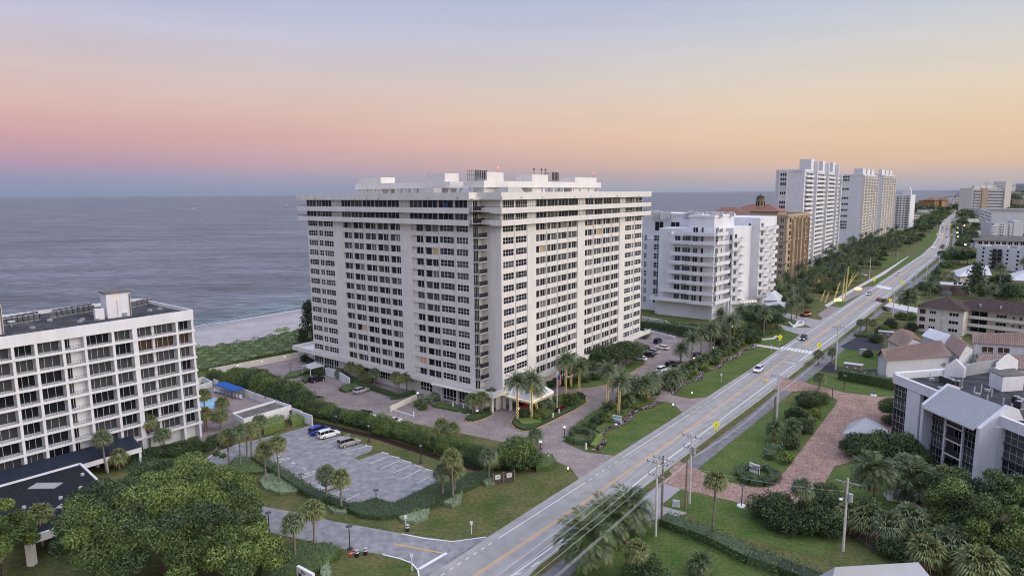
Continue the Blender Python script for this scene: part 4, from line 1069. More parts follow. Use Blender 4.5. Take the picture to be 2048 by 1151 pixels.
# white carport beside tower
o=P(609,738);K=empty('carport',o,0,'small flat white carport roof on posts at the left foot of the tower','carport')
c=[P(604,731,2.8),P(629,723,2.8),P(649,730,2.8),P(621,737,2.8)]
b=MB();b.prism([(p.x-o.x,p.y-o.y) for p in c],2.6,2.8);b.build('roof','white_metal',K)
for p in c: b=MB();q=(p-o)*.96;b.tube([(q.x,q.y,0),(q.x,q.y,2.6)],.12,6);b.build('post','stucco_white',K)
whitewall('ramp_wall',[(780,812),(833,788)],1.3,'cream wall beside the garage ramp at the foot of the tower',.3,'stucco_cream')
whitewall('ramp_wall',[(779,815),(800,822),(828,831),(827,822)],.35,'low white curb wall around the garage ramp mouth',.25,'stucco_white')
whitewall('garden_wall',[(651,735),(676,742),(699,755)],2.2,'white wall screen at the left foot of the tower',.3,'stucco_white')
# ---- generic tower
def corner(end,az,u,z=20): return end-D(az)*(-along(end,-D(az),u,z)*-1) if False else end+(-D(az))*along(end,-D(az),u,z)
def tower(name,label,cat,endpx,azR,uc,azL,ul,vtop,wm='stucco_white',zref=30):
    e=P(*endpx);c=corner(e,azR,uc,zref);zt=zat(c,vtop);r_=empty(name,c,0,label,cat)
    sl_=along(c,D(azL),ul,zref);lf=Face(c+D(azL)*sl_,-D(azL),c);rf=Face(c,D(azR),c);LR_=(e-c).length
    b=MB();fbox(b,lf,0,sl_,0,max(8,min(LR_,200)),0,zt) if False else None
    w0=lf.w(0);pts=[(c-c),(e-c),(e-c)+D(azL)*sl_,D(azL)*sl_]
    b.prism([(p.x,p.y) for p in pts],0,zt,0,1);b.build('wall',[wm,'roof_gravel'],r_)
    b=MB()
    for i in range(4): b.wall((pts[i].x,pts[i].y),(pts[(i+1)%4].x,pts[(i+1)%4].y),.5,zt-.5,zt+.9)
    b.build('parapet',wm,r_)
    return r_,lf,sl_,rf,LR_,zt
# tower 1
r1,lf,sl1,rf,LR1,zt=tower('white_tower','wide white tower with long balcony bands, nearest of the far towers','tower',(1668,510),36,1604,-52,1547,341)
W=Wins(r1,90);nf=20;fh=zt/(nf+1.3)
bb=MB()
for k in range(nf,0,-1):
    z=k*fh
    for (a,c_) in ((.03,.2),(.25,.52),(.57,.84),(.88,.98)):
        x0=LR1*a;x1=LR1*c_;W.add(rf,x0,x1,z+fh*.38,z+fh*.93,-.1,4 if c_-a>.2 else 2,1,R.choice([0,0,1,3 if R.random()<.2 else 0]),.35)
    for (a,c_) in ((.02,.2),(.245,.525),(.565,.845),(.875,.985)): b_=MB();fbox(b_,rf,LR1*a,LR1*c_,-1.3,-1.1,z-.2,z+fh*.36);fbox(b_,rf,LR1*a,LR1*c_,-1.1,0,z-.2,z-.05);b_.build('balcony','stucco_white',r1)
    if k in (20,19,18,16,14,13,11,8,7,5): W.add(lf,sl1*.16,sl1*.38,z+fh*.2,z+fh*.9,-.05,3,1,0,.3)
W.done()
b=MB()
for t in (.225,.545,.86,.995): fbox(b,rf,LR1*t-.9,LR1*t+.9,-2.6,0,0,zt+(7 if t<.9 else 0))
for t,t2 in ((-.02,.225),(.3,.545),(.62,.86)): fbox(b,rf,LR1*t2-.9-9,LR1*t2+.9,0,.4*sl1,zt,zt+8)
b.build('fin','stucco_white',r1)
b=MB();fbox(b,lf,sl1*.13,sl1*.155,-1.2,0,0,zt);fbox(b,lf,sl1*.395,sl1*.42,-1.2,0,0,zt);b.build('pier','stucco_white',r1)
# tower 2 and 3
for nm,lab,en,uc,ul,vt,strip in (('white_tower','pale slab tower with narrow balcony grid, middle of the three far towers',(1746,477),1723,1679,350,1),('white_tower','pale slab tower with narrow balcony grid, right-hand of the far pair',(1782,461),1761,1741,350,0)):
    r_,lf,sl_,rf,L_,zt=tower(nm,lab,'tower',en,36,uc,-52,ul,vt,'stucco_white',40)
    W=Wins(r_,80);nf=22;fh=zt/(nf+1);b=MB()
    for k in range(nf,0,-1):
        for i in range(5): x0=L_*(.03+.195*i);W.add(rf,x0,x0+L_*.15,k*fh+fh*.2,k*fh+fh*.85,-.1,2,1,R.choice([1,0,2]),.5)
        fbox(b,rf,0,L_,-1.3,-.2,k*fh-.2,k*fh+fh*.1)
        if strip and k in (22,21,18,15,13,11,9,7,6,5): W.add(lf,sl_*.08,sl_*.4,k*fh+fh*.1,k*fh+fh*.9,-.1,3,1,0,.4)
    W.done()
    for i in range(6): fbox(b,rf,L_*.98*i/5,L_*.98*i/5+L_*.02,-1.8,0,0,zt)
    b.build('balcony_grid','stucco_cream',r_)
    b=MB()
    for i in range(3): fbox(b,rf,L_*(.1+.3*i),L_*(.1+.3*i)+L_*.2,2,sl_*.5,zt,zt+6.5)
    b.build('penthouse','stucco_white',r_)
# tower 4
r_,lf,sl_,rf,L_,zt=tower('white_tower','smaller white tower with dark square windows, farthest right of the tower row','tower',(1826,456),36,1820,-54,1785,391,'stucco_white',30)
W=Wins(r_,80);nf=14;fh=zt/(nf+.6)
for k in range(nf,0,-1):
    for a,c_ in ((.04,.12),(.2,.36),(.42,.5),(.6,.68),(.74,.94)): W.add(lf,sl_*a,sl_*c_,k*fh+fh*.1,k*fh+fh*.6,-.1,1,1,0,.3,False)
W.done();b=MB();fbox(b,lf,sl_*.5,sl_*.98,3,14,zt,zt+8);fbox(b,lf,sl_*.62,sl_*.9,4,12,zt+8,zt+11);b.build('penthouse','stucco_white',r_)
# ---- tan building with dome
r_,lf,sl_,rf,L_,zt=tower('tan_building','tan stone building with arched bays and small domed tower over red tile roof','building',(1611,548),38,1572,-52,1500,432,'stucco_tan',20)
W=Wins(r_,70);nf=9;fh=zt/(nf+1.2)
for k in range(nf,0,-1):
    for u in (1515,1532,1548,1562): x=lf.s(u,20);W.add(lf,x-1.1,x+1.1,k*fh+fh*.25,k*fh+fh*.8,-.05,2,2,0,.12)
    for t in (.1,.3,.45,.62,.85): W.add(rf,L_*t,L_*t+L_*.07,k*fh+fh*.2,k*fh+fh*.85,-.05,1,1,R.choice([0,3]),.15,False)
W.done();b=MB()
for z in (zt*.28,zt*.62,zt-.6): fbox(b,lf,0,sl_+.6,-.6,.01,z,z+.7);fbox(b,rf,-.6,L_,-.6,.01,z,z+.7)
for t in (.2,.24,.40,.55,.74,.95): fbox(b,rf,L_*t,L_*t+.9,-1.4,0,0,zt*.95)
for u in (1540,1556): x=lf.s(u,20);fbox(b,lf,x-.3,x+.3,-.5,0,0,zt)
b.build('cornice','stucco_tan',r_)
b=MB();ctr=lf.w(sl_*.62,9)
def hip(b,fc,x0,x1,y0,y1,z0,h,m=0,inset=None):
    i=inset if inset is not None else min(x1-x0,y1-y0)/2
    v=[fc.p(x0,y0,z0),fc.p(x1,y0,z0),fc.p(x1,y1,z0),fc.p(x0,y1,z0)]
    if x1-x0>=y1-y0: ym=(y0+y1)/2;v+=[fc.p(x0+i,ym,z0+h),fc.p(x1-i,ym,z0+h)];F=[(0,1,5,4),(1,2,5),(2,3,4,5),(3,0,4)]
    else: xm=(x0+x1)/2;v+=[fc.p(xm,y0+i,z0+h),fc.p(xm,y1-i,z0+h)];F=[(0,1,4),(1,2,5,4),(2,3,5),(3,0,4,5)]
    b.add(v,F+[(3,2,1,0)],m)
xa,xb=lf.sy(1497,zt,8),lf.sy(1560,zt,8)
w2=MB();fbox(w2,lf,xa+1,xb-1,8,24,zt,zt+2.2)
hip(b,lf,xa,xb,7,25,zt+2.2,4.2);hip(b,lf,xa-26,xa-3,8,24,zt+.4,4);hip(b,lf,xa-18,xa+6,24,44,zt+1,5);b.build('tiled_roof','terracotta',r_)
cx=lf.sy(1521,zt+8,14);cc=lf.p(cx,14,0)
w2.tube([(cc[0],cc[1],zt+4),(cc[0],cc[1],zt+9)],2.3,12);w2.tube([(cc[0],cc[1],zt+9),(cc[0],cc[1],zt+9.5)],2.8,12);w2.build('lantern_tower','stucco_tan',r_)
b=MB();b.ball((cc[0],cc[1],zt+9.4),2.5,0,14,8,.95);b.tube([(cc[0],cc[1],zt+11.5),(cc[0],cc[1],zt+12.8)],.2,5);b.build('dome','roof_brown',r_)
for i in range(8):
    b=MB();a=i*math.pi/4;b.box(cc[0]+2.3*math.cos(a)-.35,cc[0]+2.3*math.cos(a)+.35,cc[1]+2.3*math.sin(a)-.35,cc[1]+2.3*math.sin(a)+.35,zt+5.5,zt+8.2);b.build('window','glass',r_)
# ---- white curved-balcony building
e=P(1423,640);o=e.copy()
WB=empty('terrace_building',o,0,'bright white stepped building with rounded balconies right of the main tower','apartment building')
aL=-53;aR=38
lf=Face(e+D(aL)*along(e,D(aL),1345,10),-D(aL),o);SL=(e-lf.A).length;rf=Face(e,D(aR),o)
fh=3.95;N_=10;zt=zat(e+D(aL)*2,436)
b=MB();x0=lf.s(1346,20)
def sxl(u,z): return lf.s(u,z)
W=Wins(WB,90)
zs=[zat(e,v) for v in (607,588,568.5,549,529.5,511.5,488,470)]
fbox(b,lf,0,SL,0,26,0,zt-9)
fbox(b,lf,SL*.32,SL-1,2,26,zt-9,zt)
fbox(b,lf,SL*.30,SL-.8,1.8,27,zt-.01,zt+1)
for i_,(xx,zz) in enumerate(((-8.5,3.6),(-4.6,8),(-1.2,12))): fbox(b,lf,xx,.01*i_,1.5+i_*.02,15-i_,0,zz+3.6)
# back wing
bw=Face(lf.w(-26,14),lf.x,o);fbox(b,bw,-6,40,0,18,0,zt+.5);fbox(b,bw,-6,15,-6,0,0,zt-9.5);fbox(b,bw,-6.3,40.3,-.3,18,zt+.4,zt+1.2)
b.build('wall','stucco_white',WB)
lens=[(0,8),(-3,3),(-6,0)]
for i,z in enumerate(zs):
    bal=MB()
    ext=[5.5,2.2,0,-.5,-.5,-.5,-.5,-5][i];x0=[-9,-5,-1.5,-1.2,-.9,-.6,-.3,SL*.25][i]
    if i==7: ext=-1
    fbox(bal,lf,x0,SL*.55,-2.6,-2.3,z-.3,z+1.15);fbox(bal,lf,SL*.45,SL+1.2,-3.9,-3.6,z-.3,z+1.15);fbox(bal,lf,x0,SL+1,-2.5,0,z-.3,z)
    fbox(bal,lf,SL*.45,SL+1.2,-3.7,-2.4,z-.3,z-.02)
    # side balcony with rounded end on the right face
    L_=[15,14,13.5,13.5,13,12.5,11,10][i];pts=[(1.2,-1.5),(L_-3,-2.6),(L_-1.2,-2.2),(L_,-1.1),(L_+.2,0)];pts=[(-3.9 if False else -1.2,-1.6)]+pts
    pr=None
    for a_,c_ in zip(pts,pts[1:]):
        A_=rf.p(a_[0],a_[1],0);C_=rf.p(c_[0],c_[1],0);bal.wall(A_,C_,.3,z-.3,z+1.15)
    bal.prism([rf.p(x,y,0)[:2] for x,y in pts]+[rf.p(-1,0,0)[:2]],z-.3,z-.03)
    fbox(bal,lf,-.4,-.1,-2.3,6,z-.3,z+1.15) if i>2 else fbox(bal,lf,x0-.1,x0+.2,-2.3,14,z-.3,z+1.15)
    bal.build('balcony','stucco_white',WB)
    for a_,c_,n_ in ((.03,.17,2),(.22,.42,3),(.48,.60,2),(.68,.74,1)):
        if i==7 and a_<.3: continue
        W.add(lf,SL*a_,SL*c_,z+.1,z+2.9,-.06,n_,1,R.choice([0,4,4]),.1)
    W.add(rf,1.2,4,z+.6,z+2.9,-.06,2,1,R.choice([0,4]),.1);W.add(rf,7.5,8.5,z+.8,z+2.6,-.06,1,1,4,.1)
for k in range(8):
    for ua,ub in ((1307,1319),(1288,1293)): W.add(bw,bw.sy(ua,20,-6),bw.sy(ub,20,-6),3.5+k*3.9,5.9+k*3.9,-6.06,2,2,4,.12)
    W.add(bw,13,17,4+k*3.9,6.4+k*3.9,-.06,2,2,4,.12) ;W.add(bw,5,8,4+k*3.9,6.4+k*3.9,-6.1,2,1,4,.12)
W.add(bw,11,15,zt-6.5,zt-2.5,-.06,2,1,0,.12);W.add(bw,18.5,22.5,zt-6.5,zt-2.5,-.06,2,1,0,.12)
W.add(lf,SL*.6,SL*.78,zt-7.3,zt-4.6,1.94,4,1,4,.1);W.add(rf,5,7.5,zt-7,zt-4.6,-.06,2,1,4,.1)
# columns of rounded balconies on the stepped right side
body2=MB()
fbox(body2,rf,0,13,.02,24,0,zt-4.5);
steps=[(13,36,-3.0,N_-1),(36,60,-6.5,N_)]
for (xa,xb,yo,nn) in steps:
    fbox(body2,rf,xa,xb,yo,20,0,zt-(4.5 if yo>-4 else 1))
    for k in range(1,nn):
        z=k*3.75+1.5
        if z>zt-6 and yo>-4: break
        for (ca,cw) in (((xa+2.5),5.0),)+((((xa+13),6.0),) if yo<-4 else ()):
            bal=MB();pts=[(ca-3,yo)]+[(ca+cw*.5-(cw*.5+1)*math.cos(t),yo-3.0*math.sin(t)) for t in (.5,1,1.57,2.1,2.6)]+[(ca+cw+2,yo)]
            bal.prism([rf.p(x,y,0)[:2] for x,y in pts],z-.3,z)
            for a_,c_ in zip(pts,pts[1:]): bal.wall(rf.p(a_[0],a_[1],0),rf.p(c_[0],c_[1],0),.25,z-.3,z+1.2)
            bal.build('balcony','stucco_white',WB)
        W.add(rf,xa+1.5,xa+4.5,z+.2,z+2.8,yo-.06,2,1,R.choice([0,4]),.12)
        ff=Face(rf.w(xa,20),-rf.y,o);W.add(ff,21.5,22.6,z+.4,z+2.6,-.06,1,1,4,.1)
body2.build('wall','stucco_white',WB);W.done()
b=MB()
for i in range(40):
    x=R.uniform(-28,SL);y=R.uniform(5,28);q=lf.p(x,y,0);w_=R.uniform(.5,2);b.box(q[0]-w_,q[0]+w_,q[1]-.8,q[1]+.8,zt-1 if x<SL*.3 else zt,zt+R.uniform(1.4,2.2))
b.build('roof_plant','grey_metal',WB)
b=MB()
for x in (6,10,15): fbox(b,rf,x,x+.8,-3,-2.3,0,zs[0])
b.build('column','stucco_white',WB)
# low white boundary wall and gatehouses in front
whitewall('garden_wall',[(1284,632),(1330,640),(1345,648),(1410,655),(1428,661)],2.2,'white wall with dark gate in front of the terrace building')
whitewall('garden_wall',[(1289,657),(1350,672)],1.2,'low white wall at the far end of the car park',.4)
whitewall('serpentine_wall',[(1578,643),(1585,649),(1592,648),(1596,641),(1606,640),(1607,645),(1585,650)],1.0,'curving white low wall on the grass island by the side street',.5)
def pavilion(px,zw,zr_,label,name='pavilion',m='stucco_white',rm='white_metal',cat='pavilion',az=None):
    c=[P(u,v,zw) for u,v in px];o=c[0].copy();o.z=0;r_=empty(name,o,0,label,cat);ctr=sum(c,Vector())/4
    b=MB();b.prism([((p.x-ctr.x)*.86+ctr.x-o.x,(p.y-ctr.y)*.86+ctr.y-o.y) for p in c],0,zw-.02);b.build('wall',m,r_)
    b=MB();l1=(c[1]-c[0]).length;l2=(c[2]-c[1]).length
    if l1>l2: e0=(c[0]+c[3])/2;e1=(c[1]+c[2])/2;k=min(.5,l2/l1/2);r0=e0.lerp(e1,k);r1_=e1.lerp(e0,k);F=[(0,1,5,4),(1,2,5),(2,3,4,5),(3,0,4)]
    else: e0=(c[0]+c[1])/2;e1=(c[2]+c[3])/2;k=min(.5,l1/l2/2);r0=e0.lerp(e1,k);r1_=e1.lerp(e0,k);F=[(0,1,4),(1,2,5,4),(2,3,5),(3,0,4,5)]
    b.add([(p.x-o.x,p.y-o.y,zw) for p in c]+[(r0.x-o.x,r0.y-o.y,zr_),(r1_.x-o.x,r1_.y-o.y,zr_)],F+[(3,2,1,0)]);b.build('roof',rm,r_)
    return r_,o,c
pavilion([(1453,637),(1470,622),(1492,628),(1478,641)],3.5,5,'small white hipped pavilion roof among the palms before the terrace building')
pavilion([(1525,600),(1556,601),(1566,592),(1537,590)],6,9,'white gabled gatehouse right of the terrace building')
r_,o,c=pavilion([(1529,612),(1570,616),(1572,604),(1532,600)],5,5.6,'low white annex below the gabled gatehouse')
# lit porte cochere of terrace building
p=P(1478,628);b=MB();b.box(-9,9,-.3,.3,5,5.8);b.box(-9,9,-.25,8,4.7,4.99);o_=b.build('lit_canopy',['lamp_glow' if False else 'stucco_cream'],None,label='cream canopy with glowing lights at the terrace building entrance',cat='canopy');o_.location=p;o_.rotation_euler=(0,0,rad(20))
b=MB()
for i in range(12): b.box(-8.5+i*1.5,-8.1+i*1.5,-.36,-.31,5.0,5.25)
b.build('light','lamp_glow',o_)
for x in (-8,0,8): b=MB();b.box(x-.4,x+.4,0,.8,0,4.7);b.build('column','stucco_cream',o_)
# ---------------------------------------------------------------- right-hand side buildings
def boxb(name,label,cat,A,B,depth,zt,wm,roofm='roof_gravel',par=.9,base=0):
    'box building: front wall from ground pixel A to ground pixel B (left to right as seen)'
    a=P(*A);c=P(*B);r_=empty(name,a,0,label,cat);f=Face(a,c-a,a);L_=(c-a).length
    b=MB();fbox(b,f,0,L_,0,depth,0,zt);b.build('wall',wm,r_)
    if roofm:
        b=MB();fbox(b,f,0,L_,0,depth,zt+.01,zt+.06);b.build('roof',roofm,r_)
        b=MB()
        for q in ((0,L_,-.02,.3),(0,L_,depth-.3,depth),(0,.3,.3,depth-.3),(L_-.3,L_,.3,depth-.3)): fbox(b,f,*q,zt-.3,zt+par)
        b.build('parapet',wm,r_)
    return r_,f,L_
# three-storey building with brown hipped roof
a=P(1831.7,661);zt=zat(a,612)
r_,f,L_=boxb('apartment_building','three-storey cream apartment building with dark brown hipped roof and square brown shutters','apartment building',(1831.7,661),(1923.5,673),14,zt,'stucco_cream',None)
W=Wins(r_,60);fh=zt/3.25
for k in range(3):
    z=.9+k*fh;W.add(f,L_*.05,L_*.19,z+.1,z+1.9,-.03,1,1,3,.15);W.add(f,L_*.27,L_*.41,z+.4,z+1.6,-.03,3,1,0,.1);W.add(f,L_*.70,L_*.9,z+.4,z+1.6,-.03,3,1,0,.1)
    b=MB();fbox(b,f,L_*.52,L_*.58,-.08,-.002,z-.1,z+1.9);b.build('wall_panel','white_metal',r_)
# gallery wing
f2=Face(f.w(L_,6),f.x,a);L2=60
b=MB();fbox(b,f2,0,L2,2,12,0,zt);b.build('wall','stucco_cream',r_);b=MB()
for k in range(3):
    z=k*fh;fbox(b,f2,0,L2,0,.2,z+.2,z+1.35);fbox(b,f2,0,L2,.2,2,z+.2,z+.4)
    W.add(f2,.6,5.5,z+.45,z+fh,1.94,2,1,0,.12)
    for x in range(8,56,9): W.add(f2,x,x+3,z+1.3,z+2.4,1.94,3,1,0,.1);W.add(f2,x+4.6,x+5.4,z+1.4,z+2.1,1.94,1,1,0,.1);W.add(f2,x+6.6,x+7.4,z+.45,z+2.3,1.94,1,1,1,.1)
W.done();b.build('gallery','stucco_cream',r_)
b=MB();hip(b,f,-1,L_+1,-1,15,zt,3.6);hip(b,f2,-6,L2+2,-.6,13,zt+.02,3.4);b.build('roof','roof_brown',r_)
b=MB()
for x in (3,9,17,24,33): q=f2.p(x,1.8,0);b.box(q[0]-.25,q[0]+.25,q[1]-.25,q[1]+.25,zt+1,zt+2)
b.build('roof_vent','grey_metal',r_)
# white five-storey building
a=P(1951,531);zt=zat(a,492)
r_,f,L_=boxb('apartment_building','white apartment building with dark stacked balconies behind the white hipped roofs','apartment building',(1951,531),(2090,551),18,zt,'stucco_white')
W=Wins(r_,60);n=5;fh=zt/n
b=MB()
for k in range(n):
    z=k*fh
    for u in (1967,2015,2036,2060): x=along(f.A,f.x,u,10);W.add(f,x-.9,x+.9,z+1,z+2.4,-.04,1,1,0,.1)
    x0=along(f.A,f.x,1985,10);x1=along(f.A,f.x,2004,10);xm=(x0+x1)/2
    W.add(f,x0,xm-.3,z+.3,z+fh-.5,-.04,2,1,0,.1);W.add(f,xm+.3,x1,z+.3,z+fh-.5,-.04,2,1,0,.1);fbox(b,f,x0-1,x1+1,-1.4,-1.3,z,z+1);fbox(b,f,x0-1,x1+1,-1.3,0,z-.1,z)
    W.add(Face(f.w(0,8),-f.y,a),1,7,z+.6,z+fh-.6,-.03,3,1,4,.1)
W.done();b.build('balcony','dark_metal',r_)
b=MB()
for i in range(16): x=5+i*2.1+(6 if i>6 else 0);fbox(b,f,x,x+1.1,6,7.2,zt,zt+1.5)
b.build('roof_unit','white_metal',r_)
# building with grey mansard behind
a=P(1954,505)
r_,f,L_=boxb('apartment_building','low white building with long grey hipped roof just behind the white apartment building','apartment building',(1950,496),(2100,500),20,7,'stucco_white',None)
b=MB();hip(b,f,-2,L_+2,-2,22,7,4);b.build('roof','roof_gravel',r_)
W=Wins(r_,30)
for i in range(16): W.add(f,2+i*4.3,5+i*4.3,3.5,6.4,-.04,2,1,0,.2)
W.done()
# pale pink building with balconies
a=P(1994,476);zt=zat(a,446)
r_,f,L_=boxb('apartment_building','pale pink apartment block with white balcony ribs on the right edge','apartment building',(1985,478),(2044,478),22,zt,'stucco_grey')
W=Wins(r_,40);b=MB();n=6;fh=zt/n
for k in range(n):
    z=k*fh
    for t in (.22,.30,.5,.86): W.add(f,L_*t,L_*t+L_*.05,z+1,z+2.4,-.05,1,1,0,.15)
    fbox(b,f,L_*.2,L_*.36,-1,0,z,z+.9);fbox(b,f,-3,L_*.12,-1,0,z,z+.9);fbox(b,f,L_*.5,L_*.62,-1,0,z,z+.9)
W.done();b.build('balcony','stucco_white',r_);b=MB();fbox(b,f,L_*.66,L_*.9,-.8,10,0,zt+3);b.build('stair_tower','stucco_grey',r_)
# big white building with slanted front
a=P(1961,462);zt=zat(a,423)
r_,f,L_=boxb('office_building','large white block with rows of dark square windows left of the pink block','apartment building',(1957,452),(1981,466),60,zt,'stucco_white')
W=Wins(r_,60);n=6;fh=zt/n
for k in range(n):
    for i in range(9): W.add(f,L_*(.05+.1*i),L_*(.1+.1*i),k*fh+fh*.3,k*fh+fh*.75,-.1,1,1,0,.3,False)
fg=Face(f.w(L_),-f.y*-1,a)
W.done()
# cream tower with crane behind
a=P(1941,428);zt=zat(a,377)
r_,f,L_=boxb('cream_tower','broad cream tower with curved balcony rows and taller brown end slab, near the horizon','tower',(1941,428),(2004,427.5),40,zt,'stucco_cream')
b=MB();n=17;fh=zt/n
for k in range(n):
    z=k*fh;fbox(b,f,L_*.04,L_*.26,-3,0,z,z+fh*.4);fbox(b,f,L_*.45,L_*.96,-3,0,z,z+fh*.4)
b.build('balcony','stucco_white',r_)
b=MB();fbox(b,f,L_*.05,L_*.25,-.5,-.01,2,zt-1);fbox(b,f,L_*.46,L_*.95,-.5,-.01,2,zt-1);b.build('window','curtain_pale',r_)
b=MB();fbox(b,f,L_*.27,L_*.44,-4,5,0,zt+1);b.build('end_slab','stucco_tan',r_);b=MB();fbox(b,f,L_*.97,L_*1.17,-5,30,0,zt+14);b.build('end_slab','stucco_cream',r_)
b=MB()
for t in (.1,.3,.5,.7,.8): fbox(b,f,L_*t,L_*t+12,5,14,zt,zt+6)
b.build('penthouse','stucco_cream',r_)
p=P(1969,405);b=MB();q=p;zc_=zat(p,364);b.tube([(0,0,0),(0,0,zc_)],1.3,4);o_=empty('tower_crane',p,0,'thin tower crane standing above the cream tower on the horizon','crane');b.build('mast','grey_metal',o_)
b=MB();s_=(P(1984,405)-P(1969,405)).length;zz=zat(p,367.5);b.tube([(-s_*.5,0,zz),(s_*.9,0,zz)],1.2,4);b.tube([(-s_*.4,0,zz),(0,0,zc_),(s_*.7,0,zz)],.5,4);b.tube([(-s_*.9,60,zz-12),(s_*.95,60,zz-14)],1.0,4);b.build('jib','grey_metal',o_)
# orange-brown building
a=P(1868,419);zt=zat(a,400)
r_,f,L_=boxb('orange_building','orange-brown villa block with dark red pyramid roofs left of the far road end','building',(1868,419.5),(1895,418.5),40,zt,'stucco_orange',None)
W=Wins(r_,24)
for k in range(6):
    for t in (.12,.3,.72,.86): W.add(f,L_*t,L_*t+L_*.05,zt*(k+.3)/6,zt*(k+.75)/6,-.2,1,1,0,.3,False)
W.done();b=MB()
fbox(b,f,L_*.35,L_*.65,-6,0,0,zt*1.02);b.build('bay','stucco_orange',r_);b=MB();hip(b,f,-3,L_*.4,-3,30,zt,zt*.28);hip(b,f,L_*.5,L_+3,-3,30,zt,zt*.28);hip(b,f,L_*.33,L_*.67,-9,5,zt*1.02,zt*.15);b.build('roof','terracotta',r_)
# low far buildings (u0,u1,v base,v top, depth, material)
far=[(1912,1943,399,385,60,'stucco_grey','grey flat-roofed block beside the cream tower on the coast'),(1899,1942,411,396,50,'stucco_white','long white low block between the orange building and the cream tower'),(1905,1940,413,402,40,'stucco_cream','pink-cream row in front of the long white low block'),
(2000,2060,381.5,371,400,'stucco_grey','distant hazy tower cluster on the right horizon, farthest one'),(2030,2060,380.8,366,500,'stucco_grey','tallest hazy block on the right horizon'),(2012,2020,383,372,90,'stucco_cream','slim far block just right of the cream tower'),(2016,2060,398,391,120,'stucco_white','wide white roofs beyond the trees right of the cream tower'),(2040,2075,415,401,60,'stucco_tan','tan block cut by the right edge of the picture, far away'),
(2020,2050,405,399,80,'terracotta','low brown roofs between the trees right of the cream tower'),(1824,1838,446,431,25,'stucco_white','small white house right of the smaller white tower'),(1838,1853,441,433,20,'tile_pink','pale pink low house beside the small white house'),(1920,1958,444,438,30,'stucco_white','low white roof with lit lamp right of the far road'),(1946,1962,470,462,14,'stucco_white','low white house right of the road among trees'),
(1843,1858,425,420,30,'stucco_white','white hipped house left of the far road, nearer one'),(1860,1872,422,417,30,'stucco_white','white low house in front of the orange building'),(1945,1956,495,486,10,'stucco_white','small white outbuilding left of the white apartment building'),(1985,2040,433,421,90,'stucco_grey','pale grey flat roofs behind the large white block')]
for u0,u1,vb,vt,dp_,m_,lab in far:
    a=P(u0,vb);c=P(u1,vb);zt=zat(a,vt);r_,f,L_=boxb('far_building',lab,'building',(u0,vb),(u1,vb),dp_*1.,zt,m_,'roof_gravel',zt*.04)
    if zt>8 and m_!='terracotta':
        gb=MB();n=max(2,int(zt/3.4))
        for k in range(n): fbox(gb,f,L_*.06,L_*.94,-.15,-.01,zt*(k+.35)/n,zt*(k+.8)/n)
        gb.build('window_band','curtain_pale',r_)
# white hipped-roof houses
pavilion([(1901,543),(1916,553),(1984,550),(1976,531)],4,8.5,'large white hipped roof house behind the dark pine','house','stucco_cream','white_metal','house')
pavilion([(2008,550),(2015,560),(2110,564),(2090,541)],4,8,'white hipped roof cut by the right edge, behind the round dark tree','house','stucco_cream','white_metal','house')
a=P(1877,587);r_,f,L_=boxb('flat_roof_house','low pink house with flat white roof carrying air-conditioning units','house',(1876,588),(1935,592),15,4.6,'tile_pink','white_metal',.4)
b=MB();
for i in range(5): fbox(b,f,6+i*2,7.4+i*2,5+(i%2)*2,6.2+(i%2)*2,4.6,5.8)
b.build('roof_unit','dark_metal',r_);b=MB();fbox(b,f,1.5,6,-.05,-.01,0,2);b.build('garage_door','grey_metal',r_)
# terracotta villas
def gable(name,label,px,zw,rise,wm='stucco_grey',rm='tile_pink',over=.5):
    'px: eave corners 4 at height zw; ridge between the middles of edge 0-1 and 2-3'
    c=[P(u,v,zw) for u,v in px];o=c[0].copy();o.z=0;r_=empty(name,o,0,label,'house');ctr=sum(c,Vector())/4
    q=[(p-o) for p in c];m0=(q[0]+q[1])/2+Vector((0,0,rise));m1=(q[2]+q[3])/2+Vector((0,0,rise));i_=[(p-(ctr-o))*.93+(ctr-o) for p in q]
    b=MB();b.prism([(p.x,p.y) for p in i_],0,zw-.1);j0=(i_[0]+i_[1])/2;j1=(i_[2]+i_[3])/2
    b.add([tuple(i_[0]),tuple(i_[1]),(j0.x,j0.y,zw+rise-.3),tuple(i_[2]),tuple(i_[3]),(j1.x,j1.y,zw+rise-.3)],[(0,1,2),(3,4,5)]);b.build('wall',wm,r_)
    b=MB();t=Vector((0,0,.25));vs=[q[0],q[1],q[2],q[3],m0,m1];b.add([tuple(v) for v in vs]+[tuple(v+t) for v in vs],[(0,3,5,4),(1,4,5,2),(6,10,11,9),(7,8,11,10),(0,4,10,6),(4,1,7,10),(2,5,11,8),(5,3,9,11),(0,6,9,3),(1,2,8,7)]);b.build('roof',rm,r_)
    # barrel tile courses
    b=MB()
    for (e0,e1,mm0,mm1) in ((q[0],q[3],m0,m1),(q[1],q[2],m0,m1)):
        n=int((e1-e0).length/.55)
        for i in range(n):
            t_=(i+.5)/n;pa_=e0.lerp(e1,t_)+Vector((0,0,.27));pb_=mm0.lerp(mm1,t_)+Vector((0,0,.27));b.tube([pa_,pb_],.1,4)
    b.build('tile_ridges',rm,r_)
    return r_,o,i_
V_='villa'
gable(V_,'villa with brown tiled gable, nearest the road of the terracotta group',[(1774,680),(1822,663),(1847,684),(1806,698)][::-1],5.6,2.2)
gable(V_,'long villa with tiled gable roof in front of its group',[(1752,711),(1770,722),(1905,713),(1860,684)],5.6,2.4)
gable(V_,'villa with tiled gable and white skylight, right of the planted court',[(1888,690),(1916,677),(1948,696),(1918,716)],5.8,2.4)
gable(V_,'villa with shallow pale gable at the back of the terracotta group',[(1843,672),(1872,662),(1925,678),(1890,690)],5.6,1.6,'stucco_grey','stucco_grey')
